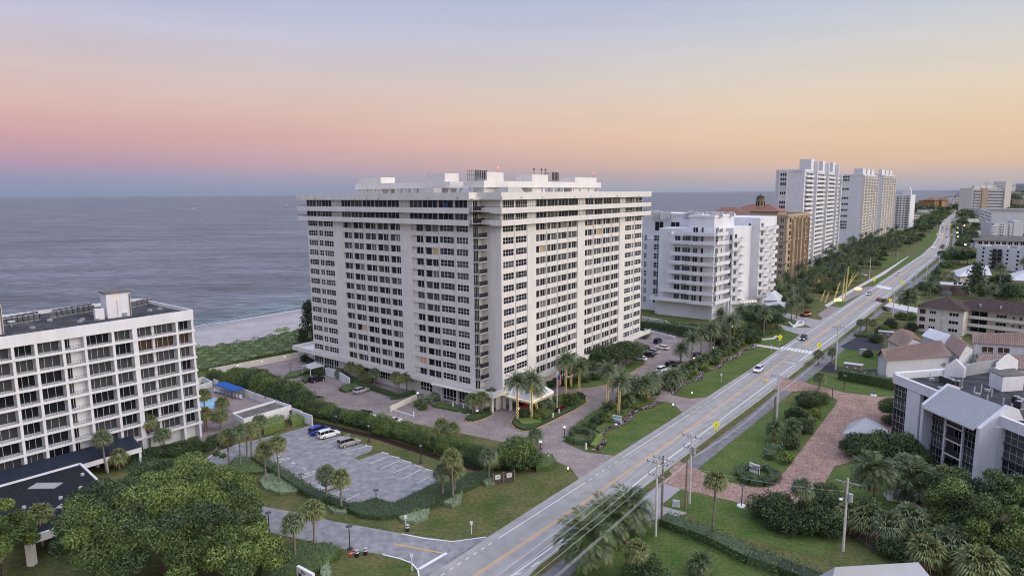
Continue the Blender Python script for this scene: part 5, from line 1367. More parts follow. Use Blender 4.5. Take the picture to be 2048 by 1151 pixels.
gable(V_,'low tiled carport roof beside the parking bays',[(1768,730),(1774,738),(1830,733),(1822,722)],3.0,1.0)
r_,o_,i_=gable(V_,'two-storey villa with white balcony rails and tiled roof at the right edge',[(1941,678),(1944,686),(2080,694),(2075,668)],6.0,2.2)
b=MB();a=i_[1];c=i_[2];d=(c-a).normalized();nn=Vector((d.y,-d.x,0))
f=Face(Vector((a.x,a.y,0))+nn*1.6+o_,d,o_)
fbox(b,f,0,26,0,.08,2.9,3.0);fbox(b,f,0,26,0,.08,3.8,3.9);fbox(b,f,0,26,.08,1.5,2.7,2.85)
for i in range(80): fbox(b,f,i*.32,i*.32+.05,0,.06,3.0,3.8)
for x in (0,8.5,12,20): fbox(b,f,x,x+.25,-.1,.1,0,5.9)
b.build('balcony','white_metal',r_);W=Wins(r_,10)
for x in (2,6,14,21): W.add(f,x,x+3,3.1,5.2,1.45,2,1,3,.1)
W.done()
gable(V_,'low tiled roof strip below the balcony villa',[(1952,710),(1956,722),(2080,730),(2070,712)],3.6,1.2)
gable(V_,'second low tiled strip with white chimney behind the flat roof building',[(1950,722),(1953,731),(2080,742),(2075,728)],3.2,1.0)
# ---- near right flat roof building
a0=P(1797,864);zt=zat(a0,747);A=P(1789.5,747,zt);B=P(2048,848,zt);C_=P(2048,728,zt)
A.z=B.z=C_.z=0
dn=(B-A).normalized();df=(C_-A).normalized()
r_=empty('condominium',A,0,'white condominium with black roof, dark glazed bays and sloped metal roof','apartment building')
f=Face(A,dn,A);L_=75;dpt=25
b=MB()
u2=lambda u,z=8:along(f.A,f.x,u,z)
q=[Vector((0,0,0)),dn*L_,dn*L_+f.y*dpt,df*(dpt/abs(df.dot(f.y)))]
inner=[(p.x,p.y) for p in (q[0]+f.y*1.5+df*0,q[1]+f.y*1.5,q[2],q[3])]
b.prism(inner,0,zt-1.2);b.build('wall','stucco_white',r_)
b=MB();b.prism([(q[i].x,q[i].y) for i in range(4)],zt-1.19,zt-1.1);b.build('roof','roof_dark',r_)
b=MB()
for i in range(4): b.wall((q[i].x,q[i].y),(q[(i+1)%4].x,q[(i+1)%4].y),.7,zt-1.9,zt)
b.wall((q[0].x,q[0].y),((q[3]*.93).x,(q[3]*.93).y),1.0,zt-1.3,zt+.25);b.build('parapet','stucco_white',r_)
W=Wins(r_,60);gbd=MB();fh=(zt-1.9)/4
def glazed(x0,x1,y,n):
    for k in range(4):
        z=k*fh;W.add(f,x0,x1,z+.25,z+fh-.1,y,n,2,R.choice([0,0,0,1]),.03)
        q_=MB();fbox(q_,f,x0,x1,y-.25,y-.06,z-.1,z+.22);q_.build('spandrel','dark_metal',r_)
xA=u2(1793);xB=u2(1814);xC=u2(1840);xD=u2(1852);xE=u2(1866)
wl=MB()
fbox(wl,f,xB,xC,-.2,1.6,0,zt-1.9);glazed(.05,xB,.3,4);glazed(xC,xD+1,.6,3)
# projecting bay with side walls and the sloped metal roof
pj=-3.6
xs0=along(f.A+f.y*pj,f.x,1846,8);xs1=along(f.A+f.y*pj,f.x,1953,8)
glazed(xs0+.6,xs0+(xs1-xs0)*.32,pj+1.6,5);glazed(xs0+(xs1-xs0)*.66,xs1-.3,pj+1.6,5)
for k in range(4):
    z=k*fh;fbox(wl,f,xs0+(xs1-xs0)*.33,xs0+(xs1-xs0)*.65,pj+1.2,pj+1.35,z-.12,z+.1)
    W.add(f,xs0+(xs1-xs0)*.34,xs0+(xs1-xs0)*.64,z+.25,z+fh-.2,pj+3.2,4,1,0,.05)
    q_=MB();fbox(q_,f,xs0+(xs1-xs0)*.34,xs0+(xs1-xs0)*.64,pj+1.36,pj+1.42,z+.12,z+1.1);q_.build('railing','dark_metal',r_)
for t in (.33,.655): fbox(wl,f,xs0+(xs1-xs0)*t-.15,xs0+(xs1-xs0)*t+.15,pj+1.1,pj+1.5,0,zt-2.4)
def gwall(x,w_,ptop):
    # thick gabled side wall
    v=[];prof=[(pj-.3,0),(pj-.3,zt-2.2),(1.2,zt+1.7),(3.2,zt+1.0),(4.4,zt-1.1),(4.4,0)]
    n=len(prof);v=[f.p(x,y,z) for y,z in prof]+[f.p(x+w_,y,z) for y,z in prof]
    wl.add(v,[tuple(range(n)),tuple(range(n,2*n))[::-1]]+[(i,n+i,n+(i+1)%n,(i+1)%n) for i in range(n)])
gwall(xs0-.35,.7,0);xw=u2(1990)
gwall(xs1,.8,0)
fbox(wl,f,xs1+.8,u2(2004),-1.2,1.6,0,zt-1.9)
x5=u2(2004)
glazed(x5,x5+5.2,.4,4);fbox(wl,f,x5+5.2,x5+7,-.3,1.6,0,zt-1.9);glazed(x5+7,x5+13,.4,4);fbox(wl,f,x5+13,L_,-.2,1.6,0,zt-1.9)
wl.build('pier','stucco_white',r_);W.done()
b=MB();v=[(xs0+.36,pj-.9,zt-2.6),(xs1-.01,pj-.9,zt-2.6),(xs1-.01,1.0,zt+1.35),(xs0+.36,1.0,zt+1.35)]
b.add([f.p(*p) for p in v]+[f.p(p[0],p[1],p[2]-.2) for p in v],[(0,1,2,3),(7,6,5,4),(0,4,5,1),(1,5,6,2),(2,6,7,3),(3,7,4,0)])
n=int((xs1-xs0)/.55)
for i in range(n):
    x=xs0+.5+i*.55;b.tube([f.p(x,pj-.9,zt-2.56),f.p(x,1.0,zt+1.39)],.04,4)
b.build('metal_roof','metal_roof',r_)
# far gable parapets and screen, stair box, roof furniture
fk=Face(A,f.x,A)
def atroof(u,v,z=None): p=P(u,v,z or zt-1.1);return p-A
for (ua,va,ub,vb) in ((1888,752,1926,755),(1990,745,2030,740)):
    b=MB()
    p0=atroof(ua,va,zt-1.1);p1=atroof(ub,vb,zt-1.1);m_=(p0+p1)/2;nn=f.y*.6
    prof=[p0,p1,p1+Vector((0,0,2.2)),m_+Vector((0,0,4.0)),p0+Vector((0,0,2.2))];n_=5
    b.add([tuple(p) for p in prof]+[tuple(p+nn) for p in prof],[tuple(range(5)),tuple(range(5,10))[::-1]]+[(i,5+i,5+(i+1)%5,(i+1)%5) for i in range(5)])
    b.build('gable_parapet','stucco_white',r_)
b=MB();p0=atroof(1926,752);p1=atroof(2012,738);b.wall(p0[:2],p1[:2],.3,zt-1.1,zt+1.5);b.build('roof_screen','grey_metal',r_)
pp=[atroof(1977,771),atroof(2003,783),atroof(2046,780),atroof(2026,765)]
b=MB();b.prism([(p.x,p.y) for p in pp],zt-1.1,zt+1.9);b.build('stair_housing','stucco_white',r_)
b=MB();b.prism([(p.x,p.y) for p in pp],zt+1.91,zt+2.1);b.build('housing_roof','roof_gravel',r_)
b=MB()
for u,v in ((1859,761),(1924,772),(1948,788),(1962,785),(1981,780),(1983,793),(1974,806),(2006,812),(2022,823)):
    p=atroof(u,v);b.tube([p,p+Vector((0,0,1.6))],.12,6)
b.build('vent_pipe','white_metal',r_)
b=MB()
for u,v in ((1864,760),(1955,790),(1974,782),(1880,778)): p=atroof(u,v);b.tube([p,p+Vector((0,0,.5))],.5,8)
b.build('roof_drain','grey_metal',r_)
for u,v in ((1886,764),(1893,767),(1902,770),(1908,773),(1915,774),(2032,806),(2040,810),(2046,814),(2038,816)):
    p=P(u,v,zt-1.1);place(AC,p,.4,1.35,'grey rooftop air conditioner in the clusters on the black roof at right','rooftop air conditioners of the condominium')
# metal hipped entrance roof
pavilion([(1685,866),(1700,845),(1752,842),(1790,868)],3.2,5.2,'grey ribbed metal hipped entrance roof over the pink paved drive','entrance_canopy','stucco_white','metal_roof','canopy')
# metal roof at bottom edge
pavilion([(1637,1151),(1660,1175),(1880,1175),(1828,1127)],4.5,6.4,'grey metal roof cut by the bottom edge of the picture','house','stucco_white','metal_roof','house')
# ---------------------------------------------------------------- planting
def pT(kind,u,v,vc,label,group=None,**k):
    p=P(u,v);h=max(1.2,zat(p,vc)-.3);return palm(kind,u,v,h,label,group,**k)
for u,v,vc,l in ((459,932,872,'leftmost sabal palm on the triangular bed by the curved drive'),(481,935,863,'tall sabal palm second on the triangular bed by the curved drive'),(495,926,860,'third sabal palm on the triangular bed, in front of the lot corner'),(503,917,857,'sabal palm at the inner tip of the triangular bed'),(521,880,843,'sabal palm beside the clipped hedge of the pool house'),
(532,964,896,'left of two sabal palms standing in the pale oval shrub bed'),(558,967,886,'right of two sabal palms standing in the pale oval shrub bed'),(652,1004,944,'left sabal palm in the hedge in front of the parked silver car'),(683,1021,957,'right sabal palm in the hedge in front of the parked silver car'),(630,1097,1018,'taller sabal palm in the dark bed south of the side drive'),(591,1118,1044,'shorter sabal palm in the dark bed south of the side drive'),
(409,836,789,'sabal palm between balcony block and swimming pool'),(411,862,824,'low twin sabal palm at the near corner of the balcony block'),(414,860,826,'second trunk of the twin sabal palm by the balcony block'),(446,822,803,'short sabal palm on the pool deck'),(441,859,831,'broad sabal palm at the near edge of the pool deck'),(214,946,874,'tall sabal palm in front of the balcony block, left of the big tree'),(277,897,849,'left of two close sabal palms before the balcony block'),(300,900,843,'right of two close sabal palms before the balcony block'),(331,908,866,'yellow-green sabal palm before the balcony block'),(239,938,909,'squat sabal palm tucked at the walkway roof end'),(86,1090,1027,'sabal palm in front of the black canopy roof'),
(886,994,944,'sabal palm alone at the right end of the lot hedge'),(907,999,914,'tall sabal palm of the pair behind the parking lot'),(910,988,936,'lower sabal palm of the pair behind the parking lot'),(978,961,912,'sabal palm in the small pale shrub circle by the utility screen'),(884,873,846,'left small sabal palm on the paved court edge'),(905,877,856,'right small sabal palm on the paved court edge'),(1071,890,868,'small sabal palm behind the big round shrub'),
(945,828,799,'left of three sabal palms on the rounded lobby island'),(963,828,793,'middle of three sabal palms on the rounded lobby island'),(981,817,785,'right of three sabal palms on the rounded lobby island'),(702,758,733,'first sabal palm along the left foot of the tower'),(718,763,735,'second sabal palm along the left foot of the tower'),(681,756,743,'small palm by the white screen at the tower foot'),(729,764,751,'short palm between the taller ones at the tower foot'),(738,765,754,'low palm beside the short one at the tower foot'),(749,772,745,'third tall sabal palm along the left foot of the tower'),(792,792,752,'leaning sabal palm at the cream ramp wall'),(798,788,757,'sabal palm close behind the leaning one at the ramp wall'),(814,785,752,'sabal palm against the tower at the ramp'),
(1638,778,755,'round sabal palm at the entrance of the pink paved drive'),(1636,729,708,'sabal palm on the verge left of the grey road sign'),(1663,733,702,'sabal palm on the verge by the utility pole'),(1424,1066,960,'lone tall sabal palm on the lawn by the pink drive'),(1272,1150,1095,'pale sabal palm behind the coconut palms at the bottom'),(1599,1056,973,'sabal palm rising from the dark shrubs beside the drive'),(1881,1020,947,'left sabal palm in the white gravel bed'),(1901,1015,955,'right sabal palm in the white gravel bed'),
(1720,664,644,'left of three sabal palms at the black driveway'),(1732,663,643,'middle of three sabal palms at the black driveway'),(1746,674,645,'right of three sabal palms at the black driveway'),(1838,590,569,'sabal palm left of the silver tree by the pink house'),(1887,568,549,'left sabal palm before the white hipped house'),(1904,565,546,'right sabal palm before the white hipped house'),(1888,588,575,'palm before the tan garage of the pink house'),(1905,590,576,'palm at the right of the lit wall of the pink house')):
    s_=1.05 if v>800 else 1.0
    pT('sabal' if v>640 else 'farsabal',u,v,vc,l,s=s_)
pT('sabal',1956,1175,1127,'yellow-green round sabal palm at the bottom right corner',s=1.75,var=0);pT('sabal',1817,1080,1030,'tall grey-green sabal clump beside the pink path',s=1.5,var=2);pT('sabal',1885,1115,1085,'grey-green sabal palm below the tall clump',s=1.6,var=2);pT('sabal',1812,985,935,'grey-green sabal palm in front of the condominium',s=1.7,var=2);pT('sabal',1835,992,950,'second grey-green sabal before the condominium',s=1.4,var=2);pT('sabal',2040,1165,1140,'sabal palm cut by the right corner',s=1.3)
for u,v,vc,l in ((1735,1078,1038,'spiky sabal clump left of the tall grey-green one'),(1775,1098,1052,'spiky sabal clump right of the wooden pole'),(1850,1135,1096,'sabal palm in the dark mass above the bottom metal roof'),(1925,1118,1072,'sabal palm below the banyan'),(1700,1062,1030,'small sabal at the drive fork')): pT('sabal',u,v,vc,l,s=1.45,var=R.randrange(3))
# lit date palms
for u,v,vc,l in ((1035,841,762,'lit date palm nearest the canopy front, left one'),(1064,840,757,'lit date palm with thick lights before the canopy corner'),(1074,821,770,'thin lit date palm just behind the canopy corner'),(1132,793,717,'tallest lit date palm on the entrance island'),(1142,774,726,'lit date palm behind the tallest one'),(1158,788,733,'lit date palm at the right end of the entrance island'),(1214,815,741,'straight lit date palm in the garden bed right of the drive'),(1237,831,764,'lit date palm beside the blue sign'),(1239,803,750,'lit date palm behind the one beside the blue sign')):
    pT('date',u,v,vc,l,'date palms wrapped in lights',lights=15)
for u,v,vc,l in ((1279,801,768,'left stem of the lit low palm clump at the bed end'),(1287,803,764,'middle stem of the lit low palm clump'),(1297,797,769,'right stem of the lit low palm clump')): pT('date',u,v,vc,l,'date palms wrapped in lights',lights=13,bend=R.uniform(-1,1),s=.95)
for u,v,vc,l in ((1361,727,697,'short date palm between the parked cars'),(1381,733,675,'tall date palm at the right side of the car park'),(1403,712,666,'date palm left of the tall close pair'),(1420,710,655,'front palm of the tall close pair'),(1428,700,661,'rear palm of the tall close pair'),(1444,695,660,'slim date palm before the dark sea-grape mass'),(1459,702,641,'tall date palm with white globe lamp beside it'),(1466,690,640,'leaning date palm crossing the one with the globe'),(1346,778,752,'bushy date palm at the driveway mouth'),(1330,776,760,'low date palm left of the driveway mouth'),(1306,785,757,'date palm over the parked white cars'),(1262,790,765,'date palm behind the lit clump'),
(1527,672,626,'slender palm in the dark grove by the side street'),(1480,655,619,'date palm before the lit canopy'),(1441,650,626,'small date palm at the glowing entrance'),(1583,640,606,'date palm on the grass island with the curving wall'),(1593,636,600,'second palm on the grass island with the curving wall'),(1575,616,575,'tall palm beside the flagpole near the gatehouse'),(1997,590,535,'large royal palm before the white apartment building'),(1981,606,576,'palm between the pine and the round dark tree'),(2046,560,523,'palm cut by the right edge beside the white building')):
    pT('date',u,v,vc,l)
for u,v,vc,l,s in ((1257,1062,1008,'coconut palm farthest of three beside the road at the bottom',1.0),(1214,1080,1034,'middle coconut palm of three beside the road at the bottom',1.0),(1172,1148,1072,'nearest coconut palm of three beside the road at the bottom',1.1),(1746,1010,936,'coconut palm with browning fronds on the lawn before the condominium',1.0),(1828,1000,955,'coconut palm with yellow fronds beside the gravel bed',1.1),(1547,882,851,'small coconut palm on the lawn strip by the bike path',.55),(1584,876,849,'small pale coconut palm beside the garden bed',.55),(1812,660,593,'tall coconut palm left of the brown-roofed building',1.05),(1399,1150,1122,'small multi-stem palm on the bottom lawn',.5),(1216,825,817,'low arching palm at the start of the garden bed',.6),(1250,812,794,'low arching palm behind the garden bed',.7),(1520,905,885,'tiny palm on the lawn',.01)):
    if s>.02: pT('coco',u,v,vc,l,s=s)
# planting by the garden bed
GB='tropical shrubs between car park and flower border'
for i in range(26):
    t=i/25;a=(1345+t*165,778-t*92);u=a[0]+R.uniform(-6,4);v=a[1]+R.uniform(-12,2)-3
    bush(R.choice(['round','bright','bright','olive','yellow']),u,v,R.uniform(1.1,2.0),'leafy tropical shrub in the band behind the far flower border',GB)
for i in range(16):
    t=i/15;u=1215+t*100+R.uniform(-6,4);v=845-t*52+R.uniform(-16,0)
    bush(R.choice(['round','dark','bright','yellow']),u,v,R.uniform(1.0,1.9),'leafy tropical shrub in the bed around the lit palms',GB)
for i in range(12):
    t=i/11;pT('coco',1345+t*150+R.uniform(-5,5),768-t*85+R.uniform(-6,3),752-t*85,'small arching palm in the band behind the far flower border','small palms behind the flower border',s=.55)
for u,v,r_,l in ((1213,838,1.5,'largest clipped ball shrub, left of the blue sign'),(1196,846,1.35,'middle clipped ball shrub in the garden bed'),(1183,858,1.3,'smallest clipped ball shrub by the hedge square')): bush('dark',u,v,r_,l,sz=.95)
hedge([(1153,862),(1190,834),(1216,822)],1.3,1.6,'long clipped hedge along the drive side of the garden bed',('leaf','leaf_bright'))
hedge([(1141,872),(1146,864),(1172,866),(1187,873),(1177,890),(1148,888),(1135,880)],1.2,.9,'grey-green clipped hedge forming a square at the bed tip',('leaf_grey','leaf_dark','leaf'))
bedfill([(1180,893),(1196,873),(1206,868),(1205,880),(1190,897)],.7,'bright low hedge strip beside the hedge square',('leaf_yellow','leaf_bright'))
bedfill([(1198,868),(1225,848),(1260,820),(1300,806),(1312,798),(1280,806),(1240,826),(1205,850),(1190,862)],.5,'low yellow-green planting inside the near flower border',('leaf_yellow','leaf_bright','leaf'))
def border(px,label,w=1.5):
    pts=[P(u,v) for u,v in px];o=pts[0];root=empty('flower_border',o,0,label,'flower border');b=MB();q=rs(pts,.5)
    # smooth
    for _ in range(3): q=[q[0]]+[(q[i-1]+q[i]*2+q[i+1])/4 for i in range(1,len(q)-1)]+[q[-1]]
    loc=[p-o for p in q];stripmesh(b,loc,w,.05);b.build('soil','mulch',root);b=MB()
    for i in range(0,len(loc)-1,2):
        d=(loc[min(i+1,len(loc)-1)]-loc[i]).normalized();n=Vector((-d.y,d.x,0))
        for s_ in (-.35,.0,.35):
            if R.random()<.85:
                c=loc[i]+n*s_*w+d*R.uniform(-.15,.15)
                for k in range(9):
                    leafquad(b,c+Vector((R.gauss(0,.09),R.gauss(0,.09),.1)),(rdir(R)+Vector((0,0,.6))).normalized(),Vector((0,0,1)),.17,.13)
    b.build('flowers','flowers_white',root)
border([(1190,899),(1205,889),(1208,881),(1198,874),(1204,863),(1220,854),(1248,846),(1262,832),(1268,820),(1300,814),(1318,803)],'near wavy border of white flowers in dark soil around the blue sign')
border([(1344,787),(1357,772),(1375,764),(1398,759),(1403,745),(1412,740),(1438,735),(1443,724),(1460,718),(1475,712),(1486,700),(1510,695),(1508,688)],'far wavy border of white flowers in dark soil along the lawn')
# islands with kerbs
def island(px,label,m='lawn_green',fill=None):
    pts=[P(u,v) for u,v in px];o=pts[0];root=empty('planted_island',o,0,label,'traffic island')
    loc=[(p.x-o.x,p.y-o.y) for p in pts];b=MB();b.prism(loc,0,.12);b.build('soil',m,root);b=MB()
    for i in range(len(loc)): b.wall(loc[i],loc[(i+1)%len(loc)],.3,0,.16)
    b.build('kerb','curb_tan',root);return root
i1=[(926,840),(935,833),(947,828),(981,814),(996,818),(990,826),(976,835),(960,841),(948,844),(934,844)]
i2=[(1021,846),(1027,834),(1058,820),(1077,803),(1110,792),(1128,786),(1160,786),(1173,795),(1174,806),(1154,818),(1100,845),(1063,862),(1045,863),(1030,857)]
island(i1,'rounded planted island with tan kerb before the lobby windows');island(i2,'long planted island with tan kerb holding the lit palms')
bedfill([(929,841),(937,834),(980,817),(992,819),(974,833),(948,842)],.7,'dark clipped planting on the lobby island',('leaf','leaf_dark'))
bedfill([(1024,847),(1030,838),(1058,838),(1075,845),(1150,812),(1152,817),(1100,843),(1063,860),(1044,861),(1032,856)],.6,'low clipped planting around the long island edge',('leaf','leaf_dark'))
bedfill([(1032,842),(1060,840),(1085,840),(1080,850),(1045,853)],.8,'yellow-green clipped hedge at the near end of the long island',('leaf_yellow','leaf_bright'))
for k,u,v,r_,l in (('bright',1081,838,2.2,'bright green round shrub near the flagpole'),('bright',1143,808,2.5,'large bright green shrub at the far part of the long island'),('grey',1098,815,1.8,'grey-green palmetto shrub behind the flagpole'),('grey',1086,818,1.5,'second grey-green palmetto shrub near the canopy'),('dark',1047,836,2.0,'dark shrub between the two front lit palms'),('red',1118,824,1.1,'dark red shrub left of the white bollard'),('red',1128,819,1.1,'dark red shrub behind the white bollard'),('dark',1160,796,1.4,'dark shrub at the right tip of the long island'),('round',1109,808,1.6,'green shrub at the middle of the long island')): bush(k,u,v,r_,l)
# tower foot planting
hedge([(687,748),(702,766),(745,778),(800,797)],.9,1.8,'low dark hedge along the left foot of the tower',('leaf','leaf_dark'))
bedfill([(677,781),(684,775),(716,767),(722,772),(716,778),(690,786)],.8,'rounded low hedge dividing the parking bays',('leaf_dark','leaf'))
bedfill([(571,754),(580,748),(622,739),(626,743),(590,756),(574,758)],.8,'low hedge strip left of the white carport',('leaf_dark','leaf'))
bedfill([(603,762),(607,755),(618,752),(621,760),(611,767)],.8,'small hedge under the lamp by the black car',('leaf','leaf_dark'))
hedge([(782,798),(800,796),(828,786)],.9,1.4,'hedge on top of the cream ramp wall',('leaf','leaf_dark'))
for k,u,v,r_,l in (('dark',636,750,2.2,'round shrub between carport and black car'),('dark',646,746,1.8,'shrub by the white screen wall'),('grey',855,806,2.0,'grey-green shrub beside the ramp'),('grey',868,800,1.8,'second grey-green shrub beside the ramp'),('bright',838,812,1.5,'bright shrub at the ramp corner'),('round',846,818,1.3,'green shrub before the grey ones at the ramp'),('dark',610,722,1.8,'dark shrub at the left end of the podium'),('dark',622,728,1.6,'second dark shrub at the left end of the podium')): bush(k,u,v,r_,l)
bedfill([(862,812),(880,806),(945,822),(942,829),(905,822),(870,815)],.6,'dark low planting under the tall lobby windows',('leaf_dark','leaf'))
# trees along the right face
for u,v,r_,l in ((1187,740,4.6,'dark tree left-most along the right face of the tower'),(1213,736,5.2,'tall dark tree in the middle along the right face'),(1252,728,5.4,'big dark tree at the far part of the right face'),(1232,728,4.6,'dark tree between the two big ones'),(1168,752,3.6,'dark tree behind the lit palms'),(1262,716,3.2,'dark tree nearest the far parked cars')): bush('dark',u,v,r_,l,'dark trees along the right face of the tower','broadleaf_tree','tree',trunk=1.9,sz=.85)
for i in range(9): t=i/8;bush('dark',1100+t*110,775-t*20+R.uniform(-3,3),1.7,'dark shrub in the row along the right foot of the tower','shrubs along the right foot of the tower')
bush('olive',1291,700,1.6,'small round shrub at the far corner of the tower');bush('olive',1288,676,2.3,'yellow-green shrub at the far white fence')
sheet('lawn',[(1138,778),(1200,772),(1215,768),(1260,745),(1293,726),(1270,718),(1240,738),(1200,756),(1120,770)],.03,'lawn_green');bp_=MB()
stripmesh(bp_,[P(u,v) for u,v in ((1130,779),(1170,778),(1215,769),(1260,746),(1293,727))],.35,.06);bp_.build('kerb','curb_tan',kind='structure')
hedge([(1283,660),(1345,668),(1400,678),(1425,682)],4.2,3,'tall dark hedge at the far end of the car park',('leaf_dark','leaf'),rough=.3,dens=16,ls=.3)
for i,(u,v,r_) in enumerate(((1440,690,3.2),(1465,686,4.2),(1485,684,4.5),(1478,672,4.2),(1500,672,4),(1455,676,3.6))): bush(['dark','round'][i%2],u,v,r_,'dense sea-grape tree in the clump by the crosswalk path','sea-grape trees by the crosswalk path','broadleaf_tree','tree',trunk=.6)
for i in range(14): u=1492+R.uniform(0,62);v=640+R.uniform(0,26)+(u-1492)*-.02;bush('dark',u,v,R.uniform(2.4,3.8),'tall dark tree in the grove beside the side street','dark grove beside the side street','broadleaf_tree','tree',trunk=3.2)
for i in range(8): u=1492+R.uniform(0,60);v=642+R.uniform(0,26);pT('far',u,v,v-33,'palm in the dark grove beside the side street','palms in the dark grove')
hedge([(1508,672),(1540,668),(1556,660)],1.4,2,'low hedge below the dark grove',('leaf','leaf_bright'))
for i in range(10): t=i/9;bush('round',1330+t*100,652+t*10-R.uniform(0,3),1.6,'round shrub along the white wall of the terrace building','shrubs along the terrace building wall')
# sea-grape hedge between court and parking lot
SG='sea-grape shrubs between the paved court and the parking lot'
for u,v,r_ in ((430,757,2.4),(445,765,2.6),(462,772,3.4),(482,770,3.8),(505,778,4.4),(530,785,4.4),(548,792,4.6),(566,800,4.4),(585,808,4.4),(603,816,4),(519,770,4),(497,765,3.6),(590,795,3.4),(468,758,2.8)): bush('dark' if R.random()<.5 else 'round',u,v,r_,'large sea-grape shrub behind the pool wall',SG)
for i in range(30):
    t=i/29;u=622+t*370;v=824+t*112-4*math.sin(t*3.1);r_=R.uniform(2.2,3.1);bush(R.choice(['dark','round','round']),u,v,r_,'sea-grape shrub in the long hedge between court and parking lot',SG)
bush('round',1040,932,4.7,'big rounded bright-leaved shrub at the end of the long hedge',sz=.95);bush('dark',1018,936,3,'dark shrub left of the big rounded one')
bedfill([(1066,928),(1075,915),(1105,918),(1112,930),(1098,942),(1072,945)],1.2,'dark clipped shrub block right of the big rounded shrub',('leaf_dark','leaf'))
sheet('soil_strip',[(620,838),(760,872),(892,915),(979,944),(975,950),(885,922),(755,879),(622,846)],.03,'mulch')
# parking lot hedges
bedfill([(790,1012),(827,993),(903,957),(972,946),(985,952),(963,970),(928,986),(882,1012),(812,1034),(760,1041),(720,1037),(690,1024),(700,1012),(720,1012),(748,1002),(782,1012)],.9,'wide dark clipped hedge bed curving round the near side of the parking lot',('leaf','leaf_dark'),dens=14,ls=.24)
hedge([(513,920),(552,945),(610,983),(653,1005),(692,1020)],1.1,2.2,'clipped hedge along the left side of the parking lot',('leaf','leaf_dark'))
bedfill([(452,946),(470,920),(482,914),(512,922),(530,940),(528,948),(480,950)],.6,'dark low triangular planting bed beside the curved drive',('leaf_dark','leaf'))
for px,l in (([(519,965),(530,951),(545,950),(575,965),(598,978),(594,988),(560,990),(528,980)],'pale grey-green oval shrub bed under two palms'),([(884,1008),(905,992),(926,988),(922,1008),(905,1015)],'pale shrub bed at the foot of the tall palm pair'),([(798,1036),(835,1022),(860,1022),(856,1040),(830,1048),(803,1046)],'pale shrub bed near the side drive'),([(962,966),(975,960),(990,962),(990,970),(972,972)],'small pale shrub circle by the utility screen'),([(652,1016),(672,1016),(694,1026),(688,1030),(668,1028)],'pale shrub strip below the lot hedge'),([(645,1128),(655,1122),(664,1150),(652,1175),(640,1150)],'pale shrub beside the bottom sign')): bedfill(px,.6,l,('leaf_grey',),dens=22,ls=.24)
bedfill([(524,1120),(560,1106),(620,1092),(660,1095),(682,1106),(676,1118),(655,1130),(630,1150),(600,1180),(520,1180)],1.0,'dark shrub bed behind the bottom sign',('leaf_dark','leaf'),dens=16,ls=.26)
bedfill([(524,850),(568,842),(570,856),(528,870)],1.8,'clipped hedge block before the pool house wall',('leaf','leaf_bright'));bedfill([(578,842),(604,836),(608,846),(584,854)],1.7,'clipped hedge block right of the pool house path',('leaf','leaf_bright'))
for i in range(14): u=352+i*8+R.uniform(-5,5);v=905-i*1.5+R.uniform(-6,8);bush('dark',u,v,1.6,'dark shrub in the bed before the balcony block walkway','shrubs before the balcony block')
for i in range(7): u=250+i*16;v=925-i*3;bush('dark',u,v,1.8,'dark shrub at the foot of the covered walkway','shrubs before the covered walkway')
# big trees bottom left
def bigtree(u,v,R_,h,label,seed,n=60,lf=620,mats=('leaf','leaf_bright','leaf'),asp=1.0,ls=.36,zb=.22):
    r=random.Random(seed);p=P(u,v);root=empty('broadleaf_tree',p,0,label,'tree');b=MB()
    bl=[]
    for i in range(n):
        a=r.uniform(0,6.283);k=math.sqrt(r.random())*R_*.92;x=math.cos(a)*k*asp;y=math.sin(a)*k;z=h*(zb+(.88-zb)*math.sqrt(max(0,1-(k/R_)**2)))+r.uniform(-1.1,1.3)
        z+=r.uniform(-1.3,1.5);rr=R_*r.uniform(.11,.21);bl.append((x,y,z,rr));leaf_blob(b,r,(x,y,z),rr,lf,ls,r.randrange(len(mats)),.8,.7)
    b.build('crown',list(mats),root);b=MB();b.tube([(0,0,0),(.3,.2,h*.25)],[.9,.7],8)
    b.build('trunk','bark_dark',root)
    for x,y,z,rr in bl[::9]:
        b=MB();m_=Vector((x*.5,y*.5,z*.62));b.tube([(.3,.2,h*.22),m_,(x,y,z+rr*.5)],[.26,.12,.03],6);b.build('branch','branch_pale',root)
    return root
bigtree(332,1140,12.6,13.5,'huge spreading green tree filling the bottom left',5,135,1250,('leaf','leaf_bright','leaf_dark','leaf'),asp=1.02,ls=.29,zb=.3)
bigtree(455,1185,7.6,8,'lower bright tree at the right side of the huge tree',6,60,800,('leaf','leaf_bright'))
bigtree(-12,1165,5.6,10,'bright green tree cut by the bottom left corner',8,40,800,('leaf_bright','leaf'))
bigtree(430,975,3.2,5.2,'small tree standing by the bend of the curved drive',9,12,420,('leaf','leaf_olive'),ls=.3)
bigtree(1990,1090,9.6,8.2,'spreading banyan with pale twisted trunk at the right edge',10,80,560,('leaf_dark','leaf','leaf_bright'),ls=.34,zb=.5)
sheet('gravel_ring',[(1958,1073),(1975,1064),(2002,1072),(2012,1086),(1995,1096),(1968,1090)],.035,'concrete')
sheet('gravel_bed',[(1766,985),(1790,975),(1870,975),(1925,1000),(1930,1020),(1900,1028),(1850,1020),(1800,1005),(1775,1000)],.04,'sand')
for i in range(9):
    a=i*.7;p=P(1984,1078);q=p+Vector((math.cos(a)*1.5,math.sin(a)*1.5,0))
